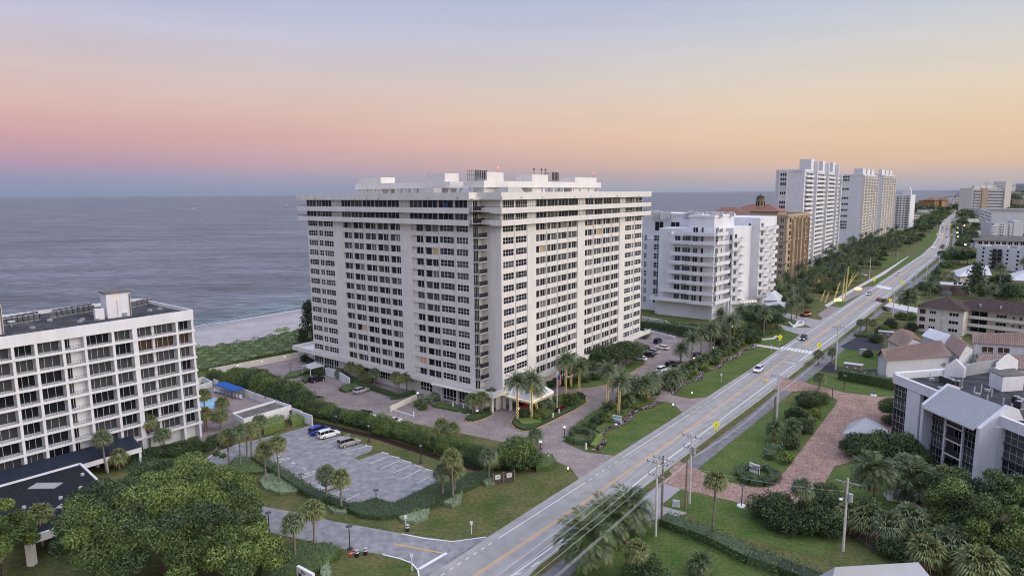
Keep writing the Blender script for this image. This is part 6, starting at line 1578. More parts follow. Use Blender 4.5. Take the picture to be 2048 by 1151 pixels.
# right-hand shrubs
for k,u,v,r_,l,kw in (('dark',1725,915,4.2,'left part of the dark shrub mass before the entrance roof',{}),('dark',1757,915,4.6,'middle of the dark shrub mass before the entrance roof',{}),('dark',1793,920,4.8,'right part of the dark shrub mass before the condominium',{}),('dark',1815,925,4.0,'dark shrub against the condominium wall',{}),
('dark',1548,1045,4.2,'dark dracaena thicket beside the lower drive, left',{}),('dark',1575,1055,3.6,'dark dracaena thicket beside the lower drive, middle',{}),('dark',1625,1058,4.0,'dark thicket right of the sabal palm',{}),('dark',1652,1035,3.6,'dark shrub at the drive fork',{}),('olive',1650,1000,2.6,'olive shrub behind the thicket',{}),
('dark',1735,1068,3.4,'dark tree left of the grey-green sabal clump',{'trunk':1.5}),('dark',1770,1085,3.8,'dark tree below the wooden pole',{'trunk':1}),('round',1885,1082,3.6,'bright green tree beside the banyan',{'trunk':1}),('dark',1850,1120,3.6,'dark shrub mass at the bottom right',{}),('dark',1790,1110,3,'dark shrub right of the wooden pole foot',{}),('olive',1930,1110,4.0,'olive shrub behind the yellow-green palm',{}),('dark',2000,1150,4,'dark shrub at the bottom right corner',{}),
('dark',1294,1160,3,'dark glossy shrub at the bottom beside the pale sabal',{}),('round',1779,838,3.0,'green tree at the near corner of the condominium',{'trunk':1.2}),('dark',1790,852,2.6,'dark shrub against the condominium corner',{}),
('dark',1615,812,3.0,'dark palmetto shrub at the top of the garden strip',{}),('round',1640,806,2.4,'green shrub at the top right of the garden strip',{}),('dark',1590,840,2.8,'dark shrub in the middle of the garden strip',{}),('yellow',1630,835,2.0,'yellow-green shrub in the garden strip',{}),('yellow',1617,848,1.8,'second yellow-green shrub in the garden strip',{}),('dark',1600,862,2.6,'dark shrub above the clipped ball',{}),('dark',1578,895,2.0,'clipped dark ball in the garden strip',{}),('yellow',1573,925,1.9,'yellow-green shrub beside the clipped box hedge',{}),
('olive',1818,748,3.6,'left half of the olive tree before the long villa',{'trunk':1.2}),('olive',1842,746,4.0,'middle of the olive tree before the long villa',{'trunk':1.2}),('olive',1868,746,3.8,'right half of the olive tree before the long villa',{'trunk':1.2}),('round',1878,690,2.6,'green tree in the court of the villas',{'trunk':1.5}),
('dark',1752,684,2.6,'dark shrub at the black driveway end',{}),('round',1764,668,2.8,'weeping olive shrub behind the three sabals',{}),('dark',1735,713,1.8,'low dark shrub around the utility box',{}),('dark',1782,654,2.8,'dark shrub on the lawn by the brown-roofed building',{}),('round',1800,638,2.4,'hedge-like shrub below the driveway, left',{}),('round',1822,640,2.6,'hedge-like shrub below the driveway, right',{}),('dark',1824,660,2.6,'shrub at the left foot of the brown-roofed building',{}),
('grey',1871,588,3.6,'silver-grey tree left of the pink house',{'trunk':2}),('dark',1851,590,4.2,'dark tree left of the silver-grey one',{'trunk':2}),('dark',2012,604,7.0,'big round dark tree behind the brown roof',{'trunk':1}),('round',2041,600,4.6,'green tree at the right edge behind the brown roof',{'trunk':2}),('round',1890,545,4.4,'tree left of the white hipped house',{'trunk':2}),('dark',1917,530,6.5,'big tree behind the white hipped house, left',{'trunk':3}),('round',1903,525,5.5,'tree beside the big one near the road',{'trunk':2}),('dark',1935,528,6.0,'big dark tree behind the white hipped house, right',{'trunk':3}),('round',1875,556,3.6,'small tree by the road pole',{'trunk':1.5}),('round',1965,592,3.0,'green shrub right of the pine',{}),('dark',1993,566,4,'dark shrub under the royal palm',{})): bush(k,u,v,r_,l,None,'broadleaf_tree' if kw else 'shrub','tree' if kw else 'shrub',**kw)
o_=bush('pinedk',1949,597,17,'dark conical pine behind the brown roof',None,'pine_tree','tree',z=.01);bush('pine',620,694,11,'tall feathery casuarina at the left corner of the tower',None,'pine_tree','tree',z=.01,sz=1.45);bush('pine',606,700,7,'shorter casuarina beside the tall one',None,'pine_tree','tree',z=.01)
bush('pinedk',2011,600,12,'dark pine behind the round tree',None,'pine_tree','tree',z=.01)
hedge([(1677,757),(1740,768),(1800,781)],3.0,2.2,'tall clipped hedge with bright top between drive and parking bays',('leaf','leaf_bright','leaf'),dens=30)
hedge([(1326,1046),(1420,1080),(1500,1120),(1560,1140),(1640,1172)],1.5,3.6,'long wide clipped hedge across the bottom lawn',('leaf_dark','leaf','leaf_olive'),dens=16)
hedge([(1480,945),(1484,958),(1500,967),(1525,970),(1545,964),(1552,953)],1.1,2.0,'curved clipped hedge around the white entrance sign, front',('leaf','leaf_dark'));hedge([(1482,944),(1500,936),(1530,938),(1550,950)],.9,1.6,'curved clipped hedge around the white entrance sign, back',('leaf','leaf_dark'))
hedge([(1537,920),(1542,906),(1560,898)],1.4,1.8,'pale clipped box hedge beside the yellow-green shrub',('leaf_grey','leaf_dark'))
hedge([(1708,672),(1735,674)],1.1,2,'small clipped hedge at the black driveway',('leaf','leaf_bright'))
hedge([(1566,788),(1580,800)],.2,.3,'x') if False else None
# dune scrub
bedfill([(386,735),(388,700),(440,694),(500,686),(560,672),(595,664),(640,662),(660,700),(607,700),(520,716),(412,741),(392,745)],1.0,'dense green dune scrub between the beach and the white wall',('leaf','leaf_bright','leaf_olive','leaf'),dens=13,ls=.42,cat='dune scrub',name='dune_scrub',hv=.9)
DS=bpy.data.objects['dune_scrub'];DS['kind']='stuff'
for u,v,l in ((556,660,'low tuft of sea oats on the sand, left'),(570,657,'low tuft of sea oats on the sand, right')): bedfill([(u-7,v+3),(u-2,v-2),(u+7,v-2),(u+9,v+2),(u,v+4)],.4,l,('leaf_olive',),cat='grass tuft',name='grass_tuft')
# groves further off
def inpoly(x,y,loc):
    k=False;n=len(loc)
    for i in range(n):
        x1,y1=loc[i];x2,y2=loc[(i+1)%n]
        if (y1>y)!=(y2>y) and x<(x2-x1)*(y-y1)/(y2-y1)+x1:k=not k
    return k
def grove(px,n,pal,rr,hh,label,group,seed,kinds=('dark','round'),one=None):
    if one:
        r=random.Random(seed);b=MB();xs=[p[0] for p in px];ys=[p[1] for p in px];k=0;o=P(*px[0])
        while k<n:
            u=r.uniform(min(xs),max(xs));v=r.uniform(min(ys),max(ys))
            if not inpoly(u,v,px):continue
            k+=1;q=P(u,v)-o;R_=r.uniform(*rr)
            for j in range(5): leaf_blob(b,r,(q.x+r.uniform(-.6,.6)*R_,q.y+r.uniform(-.6,.6)*R_,R_*r.uniform(.3,.6)),R_*.55,60,R_*.22,r.randrange(2),.8,.8)
        w_=b.build('far_wood',['leaf_dark','leaf'],None,label=label,cat='wood',kind='stuff');w_.location=o;return
    r=random.Random(seed);xs=[p[0] for p in px];ys=[p[1] for p in px];k=0;t=0
    while k<n and t<9999:
        t+=1;u=r.uniform(min(xs),max(xs));v=r.uniform(min(ys),max(ys))
        if not inpoly(u,v,px):continue
        k+=1
        if r.random()<pal: palm('far',u,v,r.uniform(*hh),'tall palm '+label,group,s=r.uniform(.95,1.3))
        else: bush(r.choice(kinds),u,v,r.uniform(*rr),'dark leafy tree '+label,group,'broadleaf_tree','tree',trunk=1.2,sz=.85)
grove([(1535,604),(1560,575),(1620,548),(1660,548),(1640,600),(1610,625),(1570,622)],46,.5,(3,4.6),(6,10),'in the garden grove before the tan building','grove before the tan building',1)
grove([(1620,560),(1640,530),(1690,512),(1750,486),(1800,500),(1755,535),(1700,568),(1655,596)],85,.62,(3.2,5),(7,12),'in the grove between the far towers and the road','grove below the far towers',2)
grove([(1625,542),(1668,516),(1720,492),(1760,476),(1802,462),(1795,478),(1745,500),(1685,526)],48,.5,(3.4,5),(8,12),'at the foot of the far towers','grove at the foot of the far towers',31)
grove([(1690,505),(1750,480),(1800,465),(1835,458),(1862,452),(1850,470),(1828,490),(1790,512),(1750,520)],75,.5,(4,6),(8,12),'in the grove before the tower pair','grove below the tower pair',3)
grove([(1828,456),(1840,440),(1880,420),(1904,414),(1898,428),(1880,442),(1868,458),(1845,468)],50,.25,(6,9),(8,12),'beside the far bend of the road','grove at the far bend of the road',4)
grove([(1828,418),(1845,408),(1870,402),(1878,412),(1866,422),(1840,424),(1828,424)],40,.0,(11,16),(8,12),'dark wood on the far coastal point','wood on the far coastal point',5,one=1)
grove([(1896,406),(1935,402),(1936,424),(1925,440),(1922,420),(1900,414)],40,.0,(9,14),(8,12),'dark wood before the cream tower','wood before the cream tower',6,one=1)
grove([(1914,445),(1945,432),(1955,455),(1960,478),(1950,492),(1935,500),(1920,500),(1914,470)],48,.3,(4,7),(8,11),'right of the road before the white blocks','trees right of the road',7)
grove([(2010,436),(2012,405),(2060,398),(2060,440)],30,.0,(10,15),(8,12),'wood behind the tan block at the right edge','wood at the right edge',8,one=1)
grove([(1985,398),(2070,388),(2070,396),(2000,402)],26,.0,(18,26),(8,12),'thin wood on the right horizon','wood on the right horizon',9,one=1)
grove([(1900,398),(1935,392),(1940,384),(2060,383),(2060,387),(1990,392)],24,0,(20,32),(8,12),'wood near the horizon behind the cream tower','wood near the horizon',12,one=1)
grove([(1860,532),(1900,505),(1925,502),(1945,520),(1925,528),(1895,540)],16,.2,(3.2,5.4),(7,9),'between the road and the white hipped house','trees by the white hipped house',10)
grove([(1850,576),(1868,560),(1880,562),(1872,585),(1860,600),(1846,600)],12,.3,(2.4,3.6),(5,7),'left of the low pink house','trees left of the low pink house',11)
# string lights wound trunks far off: yellow lit trunks before the tan building
for i,(u0,v0,u1,v1) in enumerate(((1642,604,1650,578),(1650,606,1658,581),(1668,600,1679,560),(1685,600,1686,550),(1690,598,1693,530),(1696,575,1706,545),(1697,572,1717,541),(1656,588,1664,568),(1672,585,1672,564),(1675,587,1676,566),(1616,568,1617,556),(1637,566,1638,555))):
    p=P(u0,v0);h=max(1.5,zat(p,v1));q=P(u1,v0);b=MB();d=(q-p);n=int(h*3)
    o=empty('leaning_palm',p,0,'slanting palm trunk wound in yellow lights before the tan building' ,'lit palm trunk','lit trunks before the tan building')
    b.tube([(0,0,0),(d.x,d.y,h)],.2,6);b.build('trunk','bark',o);b=MB()
    for k in range(n): t=k/n;a=k*1.9;b.ball((d.x*t+math.cos(a)*.22,d.y*t+math.sin(a)*.22,.2+h*t),.12,0,5,4)
    b.build('string_lights','light_warm',o)
    inst('crown',CROWN['far'][i%2],o,(d.x,d.y,h),i,.8)
for u,v,l in ((1594+84,578,'glowing yellow ball light left of the sidewalk'),(1676,602,'glowing yellow planter beside the sidewalk'),(1716,579,'second glowing yellow planter beside the sidewalk')):
    if u==1678: continue
    b=MB();b.box(-1.4,1.4,-.8,.8,.1,1.1);o=b.build('lit_planter','light_warm',None,label=l,cat='lit planter');o.location=P(u,v)
# ---------------------------------------------------------------- vehicles
def car_proto(kind):
    L_,Wd,H=(4.8,1.86,1.46) if kind=='sedan' else (4.75,1.92,1.70)
    r_=empty('parked_car',(0,0,0),0,'x','car')
    # stations along x: (x, belt z, half width, bottom)
    st=[(-.5,.62,.70,.42),(-.485,.86,.84,.30),(-.40,.93,.93,.24),(-.22,.95,1,.22),(.05,.94,1,.22),(.22,.92,.99,.22),(.36,.80,.95,.22),(.46,.70,.86,.26),(.5,.52,.66,.36)]
    hz=1.12 if kind=='suv' else 1.0
    b=MB();vs=[]
    for x,zb,w,z0 in st:
        x*=L_;w*=Wd/2;zb*=hz
        vs+=[(x,-w*.93,z0),(x,-w,z0+.16),(x,-w,zb-.12),(x,-w*.90,zb),(x,w*.90,zb),(x,w,zb-.12),(x,w,z0+.16),(x,w*.93,z0)]
    n=len(st);F=[(i*8+j,i*8+(j+1)%8,(i+1)*8+(j+1)%8,(i+1)*8+j) for i in range(n-1) for j in range(8)]+[tuple(range(8))[::-1],tuple(range((n-1)*8,n*8))]
    b.add(vs,F);
    m=b.build('body','car_white',r_,smooth=False)
    zb=.93*hz
    cab=[(-.44,0,.80),(-.34,.92,.68),(-.12,1.0,.70),(.06,.97,.69),(.26,0,.82)] if kind=='sedan' else [(-.485,0,.84),(-.45,.85,.74),(-.30,1.0,.74),(.06,.97,.72),(.27,0,.84)]
    if kind=='sedan': cab[0]=(-.42,0,.82)
    b=MB();vs=[]
    for x,t,w in cab:
        z=zb-.03+(H-zb)*t;w_=Wd/2*w
        vs+=[(x*L_,-Wd/2*.86,zb-.05),(x*L_,-w_,z),(x*L_,w_,z),(x*L_,Wd/2*.86,zb-.05)]
    n=len(cab);F=[(i*4+j,i*4+j+1,(i+1)*4+j+1,(i+1)*4+j) for i in range(n-1) for j in range(3)]
    b.add(vs,F);b.build('windows','glass',r_)
    b=MB();x0,x1,x2=[c[0]*L_ for c in cab[1:4]];zr=[zb-.03+(H-zb)*c[1] for c in cab[1:4]];w_=Wd/2*.70
    v=[(x0,-w_,zr[0]),(x1,-w_*1.03,zr[1]),(x2,-w_,zr[2]),(x0,w_,zr[0]),(x1,w_*1.03,zr[1]),(x2,w_,zr[2])];v=[(a,c,d+.012) for a,c,d in v]+[(a,c,d+.04) for a,c,d in v]
    b.add(v,[(6,7,10,9),(7,8,11,10),(0,1,7,6),(1,2,8,7),(3,9,10,4),(4,10,11,5),(0,6,9,3),(2,5,11,8)])
    for s in (-1,1):
        for xa in (cab[2][0]*L_+.1,(cab[2][0]+cab[3][0])*.5*L_+.25): b.tube([(xa,s*Wd/2*.865,zb-.04),(xa,s*(w_+.01),H-.04)],.03,4)
    for s in (-1,1):
        b.tube([(cab[4][0]*L_,s*Wd/2*.84,zb-.03),(x2,s*w_,zr[2]+.02)],.035,4);b.tube([(cab[0][0]*L_,s*Wd/2*.82,zb-.03),(x0,s*w_,zr[0]+.02)],.045,4)
        b.box(cab[4][0]*L_-.35,cab[4][0]*L_-.15,s*Wd/2-.02 if s>0 else -Wd/2-.16,s*Wd/2+.16 if s>0 else -Wd/2+.02,zb-.02,zb+.12)
    rf=b.build('roof','car_white',r_)
    for x in (-.31,.31):
        for s in (-1,1):
            b=MB();y=s*(Wd/2-.10);b.tube([(x*L_,y-.11,.33),(x*L_,y+.11,.33)],.335,14);t_=b.build('wheel','tyre',r_)
            b=MB();b.tube([(x*L_,y-.118,.33),(x*L_,y+.118,.33)],.21,10);b.build('rim','rim',t_)
    for s in (-1,1):
        b=MB();b.box(L_*.462,L_*.487,s*.62-.2,s*.62+.2,.60*hz,.70*hz);b.build('headlight','lamp_white' if False else 'white_metal',r_)
        b=MB();b.box(-L_*.4995,-L_*.488,s*.66-.16,s*.66+.16,.66*hz,.80*hz);b.build('taillight','car_red',r_)
    b=MB();b.box(L_*.47,L_*.502,-.5,.5,.36,.50);b.build('grille','black',r_)
    return proto(r_)
CP={'sedan':car_proto('sedan'),'suv':car_proto('suv')};CL=[]
def car(kind,colr,u0,v0,u1,v1,label,group=None,lit=0,tail=0,name='parked_car'):
    a=P(u0,v0);c=P(u1,v1);m=(a+c)/2;m.z=.035;d=c-a
    o=copytree(CP[kind],None,m,math.atan2(d.y,d.x),1,label,group)
    CL.append(o);o['_c']=colr;o.name=name
    COLR.append((o,colr,lit,tail))
    return o
COLR=[]
g1='cars in the right car park'
for a in (('suv','blue',621,871,656,859,'bright blue car in the top bay of the parking lot'),('suv','white',637,878,679,867,'white SUV beside the bright blue car'),('suv','champagne',678,895,718,884,'champagne SUV parked apart by the wheel stops'),('sedan','silver',676,970,640,983,'silver sedan behind the palm at the near side of the lot'),
('suv','black',619,766,649,758,'black SUV beside the low hedge left of the tower'),('sedan','silver',706,789,738,779,'silver sedan in the middle of the court left of the tower'),('sedan','black',713,837,741,826,'black sedan behind the sea-grape hedge'),('sedan','white',744,847,764,836,'left of three white cars behind the hedge'),('sedan','white',758,850,780,839,'middle of three white cars behind the hedge'),('suv','white',776,853,797,843,'right of three white cars behind the hedge'),('sedan','grey',622,806,644,797,'grey car half hidden by the sea-grape hedge'),
('sedan','red',1040,818,1056,808,'red car stopped under the white entrance canopy'),('suv','navy',1306,690,1325,680,'dark blue SUV farthest in the car park row by the tower'),('sedan','white',1339,700,1309,696,'white sedan beside the dark blue SUV'),('sedan','silver',1315,708,1294,704,'silver car third in the row by the tower'),('sedan','black',1309,714,1281,710,'black sedan beside the silver car'),('sedan','white',1292,722,1267,717,'white sedan nearest in the row by the tower'),
('suv','black',1333,735,1354,729,'black SUV behind the bushes by the date palms'),('sedan','grey',1349,734,1368,728,'grey sedan beside the black SUV'),('suv','white',1317,745,1335,739,'white SUV partly behind palm fronds'),('sedan','silver',1305,752,1321,746,'silver sedan nearest behind the palm fronds'),('sedan','black',1385,716,1405,710,'black sedan alone between two date palms'),('sedan','black',1452,693,1428,687,'black sedan at the far side of the car park'),
('sedan','white',1718,550,1736,553,'white car in the garden before the grove'),('sedan','black',1766,618,1779,622,'black car parked on the side driveway at right')): car(*a)
for a in (('suv','white',1524,737,1508,748,'white SUV driving toward the camera in the left lane'),('suv','black',1612,675,1601,683,'black SUV with headlights on before the crosswalk'),('sedan','silver',1743,586,1733,592,'silver car with headlights beyond the crosswalk'),('sedan','red',1752,604,1764,598,'red car waiting across the right lane'),('suv','black',1762,606,1774,601,'black pickup behind the red car'),('suv','white',1801,548,1791,553,'white SUV farther up the road'),
('sedan','white',1871,494,1863,500,'car with bright headlights on the far road, nearest'),('sedan','red',1881,499,1887,494,'red car on the far road, left one'),('sedan','red',1885,494,1890,489,'red car on the far road, right one'),('sedan','white',1884,474,1880,479,'car with headlights behind the nearest far one'),('sedan','white',1884,468,1881,473,'third car with headlights on the far road'),('sedan','red',1891,477,1894,473,'car with red tail lights on the far road, nearest'),('sedan','red',1892,461,1894,457,'car with red tail lights farther on'),('sedan','grey',1892,454,1894,451,'grey car ahead of the red tail lights'),('sedan','black',1886,454,1884,458,'dark car at the far bend'),('sedan','white',1887,447,1885,450,'last pair of headlights at the far bend')): 
    lit=1 if ('headlight' in a[6]) else 0
    car(*a,lit=lit,tail=1 if 'red' in a[6] and a[3]<505 else 0,name='moving_car')
def finish_cars():
    for o,cn,lit,tl in COLR:
        far=o.location.length>600
        for ch in o.children:
            if ch.name.startswith(('body','roof')):
                ch.material_slots[0].link='OBJECT';ch.material_slots[0].material=M['car_'+cn]
            if lit and ch.name.startswith('headlight'): 
                ch.material_slots[0].link='OBJECT';ch.material_slots[0].material=M['lamp_glow']
                if far: ch.scale=(1,1.5,2.2);
            if tl and ch.name.startswith('taillight'):
                ch.material_slots[0].link='OBJECT';ch.material_slots[0].material=M['light_red']
        del o['_c']
finish_cars()
def wipe(o):
    for c in list(KIDS.get(o.name,[])): wipe(c)
    bpy.data.objects.remove(o,do_unlink=True)
for k in CP.values(): wipe(k)
# ---------------------------------------------------------------- lamp posts, poles, signs
def post(name,cat,u,v,vt,label,group=None,parts=(),r=.07,m='dark_metal'):
    p=P(u,v);h=max(.5,zat(p,vt));o=empty(name,p,0,label,cat,group);b=MB();b.tube([(0,0,0),(0,0,h)],[r*1.3,r],7);b.build('pole',m,o);return o,h
def lamp(u,v,vt,label,lit=0,base=0,group=None):
    o,h=post('lamp_post','lamp post',u,v,vt,label,group,r=.07)
    b=MB();b.tube([(0,0,h),(0,0,h+.1),(0,0,h+.12)],[.12,.42,.36],10);b.tube([(0,0,h+.13),(0,0,h+.16)],[.5,.46],10);b.build('lamp_head','dark_metal' if not lit else 'grey_metal',o)
    b=MB();b.ball((0,0,h-.02),.24,0,8,6,.8);b.build('globe','lamp_glow' if lit else 'frame_white',o)
    b=MB();b.tube([(0,0,0),(0,0,.15)],[.45 if not base else .8,.4 if not base else .7],10);b.build('base','frame_white' if base else 'dark_metal',o)
for a in ((539,1069,1026,'lamp post by the side drive, left one'),(700,1097,1053,'lamp post by the side drive, right one'),(603,967,949,'lamp post in the lot hedge near the marked bays'),(753,1011,981,'lamp post on the near hedge of the parking lot'),(738,883,851,'lamp post on the grass above the wheel stops'),(673,859,832,'lamp post behind the bright blue car'),(842,925,891,'lamp post at the right end of the parking lot'),(581,746,727,'lamp post on the court beside the long white wall'),(611,755,733,'lamp post beside the white carport'),(1664,799,773,'lamp post at the top of the garden strip'),(1688,778,751,'lamp post before the tall clipped hedge'),(1622,865,836,'lamp post beside the pink drive')): lamp(*a)
for a in ((836,804,785,'glowing lamp post at the garage ramp'),(955,832,820,'glowing lamp on the lobby island'),(1129,874,853,'glowing lamp post at the hedge square'),(1081,898,882,'glowing lamp post behind the big round shrub'),(1388,728,715,'glowing lamp post between the parked cars'),(1427,704,694,'glowing lamp post at the far car park'),(1037,826,816,'glowing lamp beside the first lit palm'),(1463,690,652,'tall lamp post with large white globe among date palms')): lamp(*a,lit=1)
lamp(1483,1011,971,'black lamp post on a round white base by the drive',0,1);lamp(1516,969,935,'black lamp post standing before the white sign');lamp(1747,790,781,'short white lantern stand on a round base',0,1)
for u,v,l in ((1384,792,'glowing garden light at the mouth corner, far side'),(1346,815,'glowing garden light at the mouth corner, near side'),(1136,943,'small garden light on the tip of the big lawn'),(1329,698,'small post light by the far fence')):
    o,h=post('garden_light','garden light',u,v,v-6,l);b=MB();b.ball((0,0,h+.15),.17,0,8,6);b.build('globe','lamp_glow',o)
    if v>760 and u>1300:
        pass
for u,v,l in ((1097,922,'tall white bollard at the hedge end'),(906,816,'first white bollard light before the lobby windows'),(927,820,'second white bollard light before the lobby windows'),(941,822,'third white bollard light before the lobby windows'),(952,826,'fourth white bollard light before the lobby windows'),(1118,830,'white bollard on the long island'),(1106,838,'second white bollard on the long island'),(1172,898,'white post at the tip of the hedge square'),(1310,783,'white post at the drive mouth')):
    o,h=post('bollard','bollard',u,v,v-11,l,None,(),.16,'frame_white');b=MB();b.ball((0,0,h),.2,0,8,5);b.build('cap','frame_white',o)
for u,v,l in ((815,1061,'black bin with white band beside the thin sign post'),(731,1108,'black bin with white band on the corner lawn'),(714,1112,'small black bin on the corner lawn')):
    o=empty('litter_bin',P(u,v),0,l,'bin');b=MB();b.tube([(0,0,0),(0,0,1.0)],.3,10);b.build('body','black',o);b=MB();b.tube([(0,0,.62),(0,0,.8)],.31,10);b.build('band','frame_white',o);b=MB();b.tube([(0,0,1.01),(0,0,1.12)],[.36,.2],10);b.build('lid','grey_metal',o)
o=empty('yard_sign',P(704,1110),rad(20),'small red and white sign lying on the corner lawn','sign');b=MB();b.box(-.5,.5,-.02,.02,.1,.7);b.build('board','red_fabric',o);b=MB();b.box(-.3,.3,-.04,-.021,.3,.5);b.build('text_band','frame_white',o)
for u,v,vt,l in ((812,1061,1029,'thin white post sign by the side drive'),(943,1067,1041,'thin white post on the corner lawn'),(824,1141,1106,'thin post at the side drive curb return'),(1442,764,746,'white post sign on the lawn beside the road'),(1542,706,690,'grey road sign left of the crosswalk'),(1452,705,698,'short post by the crosswalk path')):
    o,h=post('sign_post','sign',u,v,vt,l,None,(),.05,'frame_white');b=MB();b.box(-.22,.22,-.03,.03,h-.55,h);b.build('plate','frame_white',o)
# yellow pedestrian crossing signs
def diamond(u,v,vt,label,size=.62,plate=1):
    p=P(u,v);h=max(2.0,zat(p,vt));rz=math.atan2(-p.x,p.y)*.6+rad(12);o=empty('crossing_sign',p,rz,label,'road sign')
    b=MB();b.tube([(0,0,0),(0,0,h+.6)],.05,6);b.build('pole','grey_metal',o)
    s=size*1.41;b=MB();v_=[(0,-.06,h-s),(s,-.06,h),(0,-.06,h+s),(-s,-.06,h)];b.add(v_+[(x,-.09,z) for x,y,z in v_],[(3,2,1,0),(4,5,6,7),(0,1,5,4),(1,2,6,5),(2,3,7,6),(3,0,4,7)]);pl=b.build('plate','sign_yellow',o)
    b=MB();b.ball((0.02,-.12,h+.36*size),.11*size,0,8,5)
    for q in ([(0,h+.22*size),(.02,h-.1*size)],[(.02,h-.1*size),(.22*size,h-.52*size)],[(.02,h-.1*size),(-.2*size,h-.5*size)],[(0,h+.15*size),(.25*size,h-.08*size)],[(0,h+.15*size),(-.22*size,h-.05*size)]): b.tube([(q[0][0],-.12,q[0][1]),(q[1][0],-.12,q[1][1])],.055*size,5)
    b.build('walker_symbol','black',pl)
    if plate: b=MB();b.box(-.45,.45,-.09,-.05,h-s-.45,h-s-.02);b.build('arrow_plate','sign_yellow',o);b=MB();b.tube([(.25,-.12,h-s-.12),(-.2,-.12,h-s-.34)],.05,4);b.build('arrow','black',o)
for a in ((1559,696,673,'yellow walker sign at the left end of the near crosswalk'),(1637,712,689,'yellow walker sign at the right end of the near crosswalk'),(1431,874,848,'yellow walker sign on the verge, nearest the camera'),(1748,567,558,'yellow walker sign left of the far crosswalk'),(1803,573,563,'yellow walker sign right of the far crosswalk'),(1780,608,600,'yellow warning sign at the right edge of the side street'),(1873,475,468,'small yellow sign left of the far road'),(1903,475,468,'small yellow sign right of the far road'),(1901,456,449,'smallest yellow sign near the far bend')): diamond(*a,size=.6 if a[1]>600 else .72)
for u,v,l in ((1532,760,'flat orange arrow marker on the lane near the white SUV'),(1649,655,'flat orange arrow marker farther up the road')):
    d=D(38);o=empty('lane_marker',P(u,v)+Vector((0,0,.05)),rad(52),l,'road marker');b=MB();b.box(-1.3,1.3,-.55,.55,0,.12);b.build('pad','paint_yellow',o);b=MB();b.box(-.7,.3,-.1,.1,.12,.13);b.add([(.3,-.3,.131),(.9,0,.131),(.3,.3,.131)],[(0,1,2)]);b.build('arrow','black',o)
# utility poles and wires
POLES=[];rdv=D(38)
def upole(u,v,vt,label,m='concrete_pole',arms=1,tr=0,r=.22,rz=0):
    p=P(u,v);h=zat(p,vt);o=empty('utility_pole',p,rad(-38),label,'utility pole');b=MB();b.tube([(0,0,0),(0,0,h)],[r,r*.65],8);b.build('pole',m,o)
    if arms:
        for k,z in enumerate((h-.6,h-2.6)[:arms]):
            w=2.6-.5*k;b=MB();b.box(-w/2-.4,w/2+.4,-.07,.07,z-.07,z+.07);b.tube([(0,0,z-.9),(w*.35,0,z)],.03,4);b.tube([(0,0,z-.9),(-w*.35,0,z)],.03,4);c=b.build('crossarm','grey_metal',o)
            for x in (-w/2-.3,-w/4,w/4,w/2+.3): b=MB();b.tube([(x,0,z+.07),(x,0,z+.35)],.06,5);b.build('insulator','dark_metal',c)
    if tr: b=MB();b.tube([(.5,0,h-3.4),(.5,0,h-2.2)],.32,10);b.build('transformer','grey_metal',o)
    return (p,h,o)
pA=upole(1311,1071,918,'white concrete utility pole nearest the camera, taller one of the front pair',arms=2)
upole(1323,1049,910,'brown wooden pole just behind the nearest concrete pole','wood_pole',1)
pC=upole(1379,1006,866,'second white concrete utility pole with stacked crossarms',arms=2,tr=1)
upole(1371,1017,921,'short wooden stub pole beside the second concrete pole','wood_pole',0)
pE=upole(1553,842,748,'concrete utility pole at the top of the grass strip',arms=1,r=.25)
upole(1548,841,791,'wooden stub pole beside the pole on the grass strip','wood_pole',0)
pF=upole(1671,739,650,'concrete utility pole at the black driveway',arms=1,r=.25)
pG=upole(1785,635,580,'utility pole before the concrete side path',arms=1);pH=upole(1831,564,541,'utility pole right of the far crosswalk',arms=1);pI=upole(1877,538,506,'utility pole by the white hipped house trees',arms=1);pJ=upole(1904,500,470,'utility pole near the far bend',arms=1);pK=upole(1916,470,445,'utility pole beyond the bend, right one',arms=1);upole(1810,589,557,'grey pole beside the second crosswalk',arms=0,r=.12);upole(1750,632,606,'thin grey pole at the lane edge',arms=0,r=.12);upole(1852,566,530,'slim leaning light pole by the path',arms=0,r=.12);upole(1923,478,452,'thin pole right of the bend',arms=0,r=.15);upole(1909,485,448,'thin pole left of the thin right one',arms=0,r=.15);upole(1739,600,516,'tall white pole in the grove lawn',arms=0,r=.2) if False else None
upole(1738,566,516,'tall white pole beside the sidewalk before the grove',arms=0,r=.2);upole(1874,466,444,'white pole left of the far road',arms=0,r=.2);upole(1795,524,502,'slim pole in the grove',arms=0,r=.15)
pW=upole(1686,1101,956,'weathered wooden pole with transformer and street lamp on the lawn','concrete_pole',1,1,.2)
b=MB();h=pW[1];b.tube([(0,0,h-3.2),(-.4,-1.0,h-2.6),(-.5,-1.4,h-2.7)],.05,5);b.build('lamp_arm','grey_metal',pW[2]);b=MB();b.ball((-.5,-1.5,h-2.7),.28,0,8,5,.6);b.build('street_lamp','frame_white',pW[2])
def wires(chain,offs,dz,label,r=.014):
    pts=[]
    o=chain[0][0];root=empty('overhead_wires',o,0,label,'wires')
    for off in offs:
        b=MB()
        for (p0,h0),(p1,h1) in zip(chain,chain[1:]):
            n=Vector((rdv.y,-rdv.x,0));a=p0+n*off+Vector((0,0,h0-dz));c=p1+n*off+Vector((0,0,h1-dz));q=[]
            for k in range(9): t=k/8;x=a.lerp(c,t);x.z-=1.2*4*t*(1-t)*min(1,(c-a).length/60);q.append(x-o)
            b.tube(q,r,4)
        b.build('wire','wire',root)
v0=(pA[0]-rdv*75,pA[1]);ch=[v0]+[(q[0],q[1]) for q in (pA,pC,pE,pF,pG,pH,pI)]
wires(ch,(-1.6,-.6,.6,1.6),.3,'top overhead wires running from pole to pole along the road')
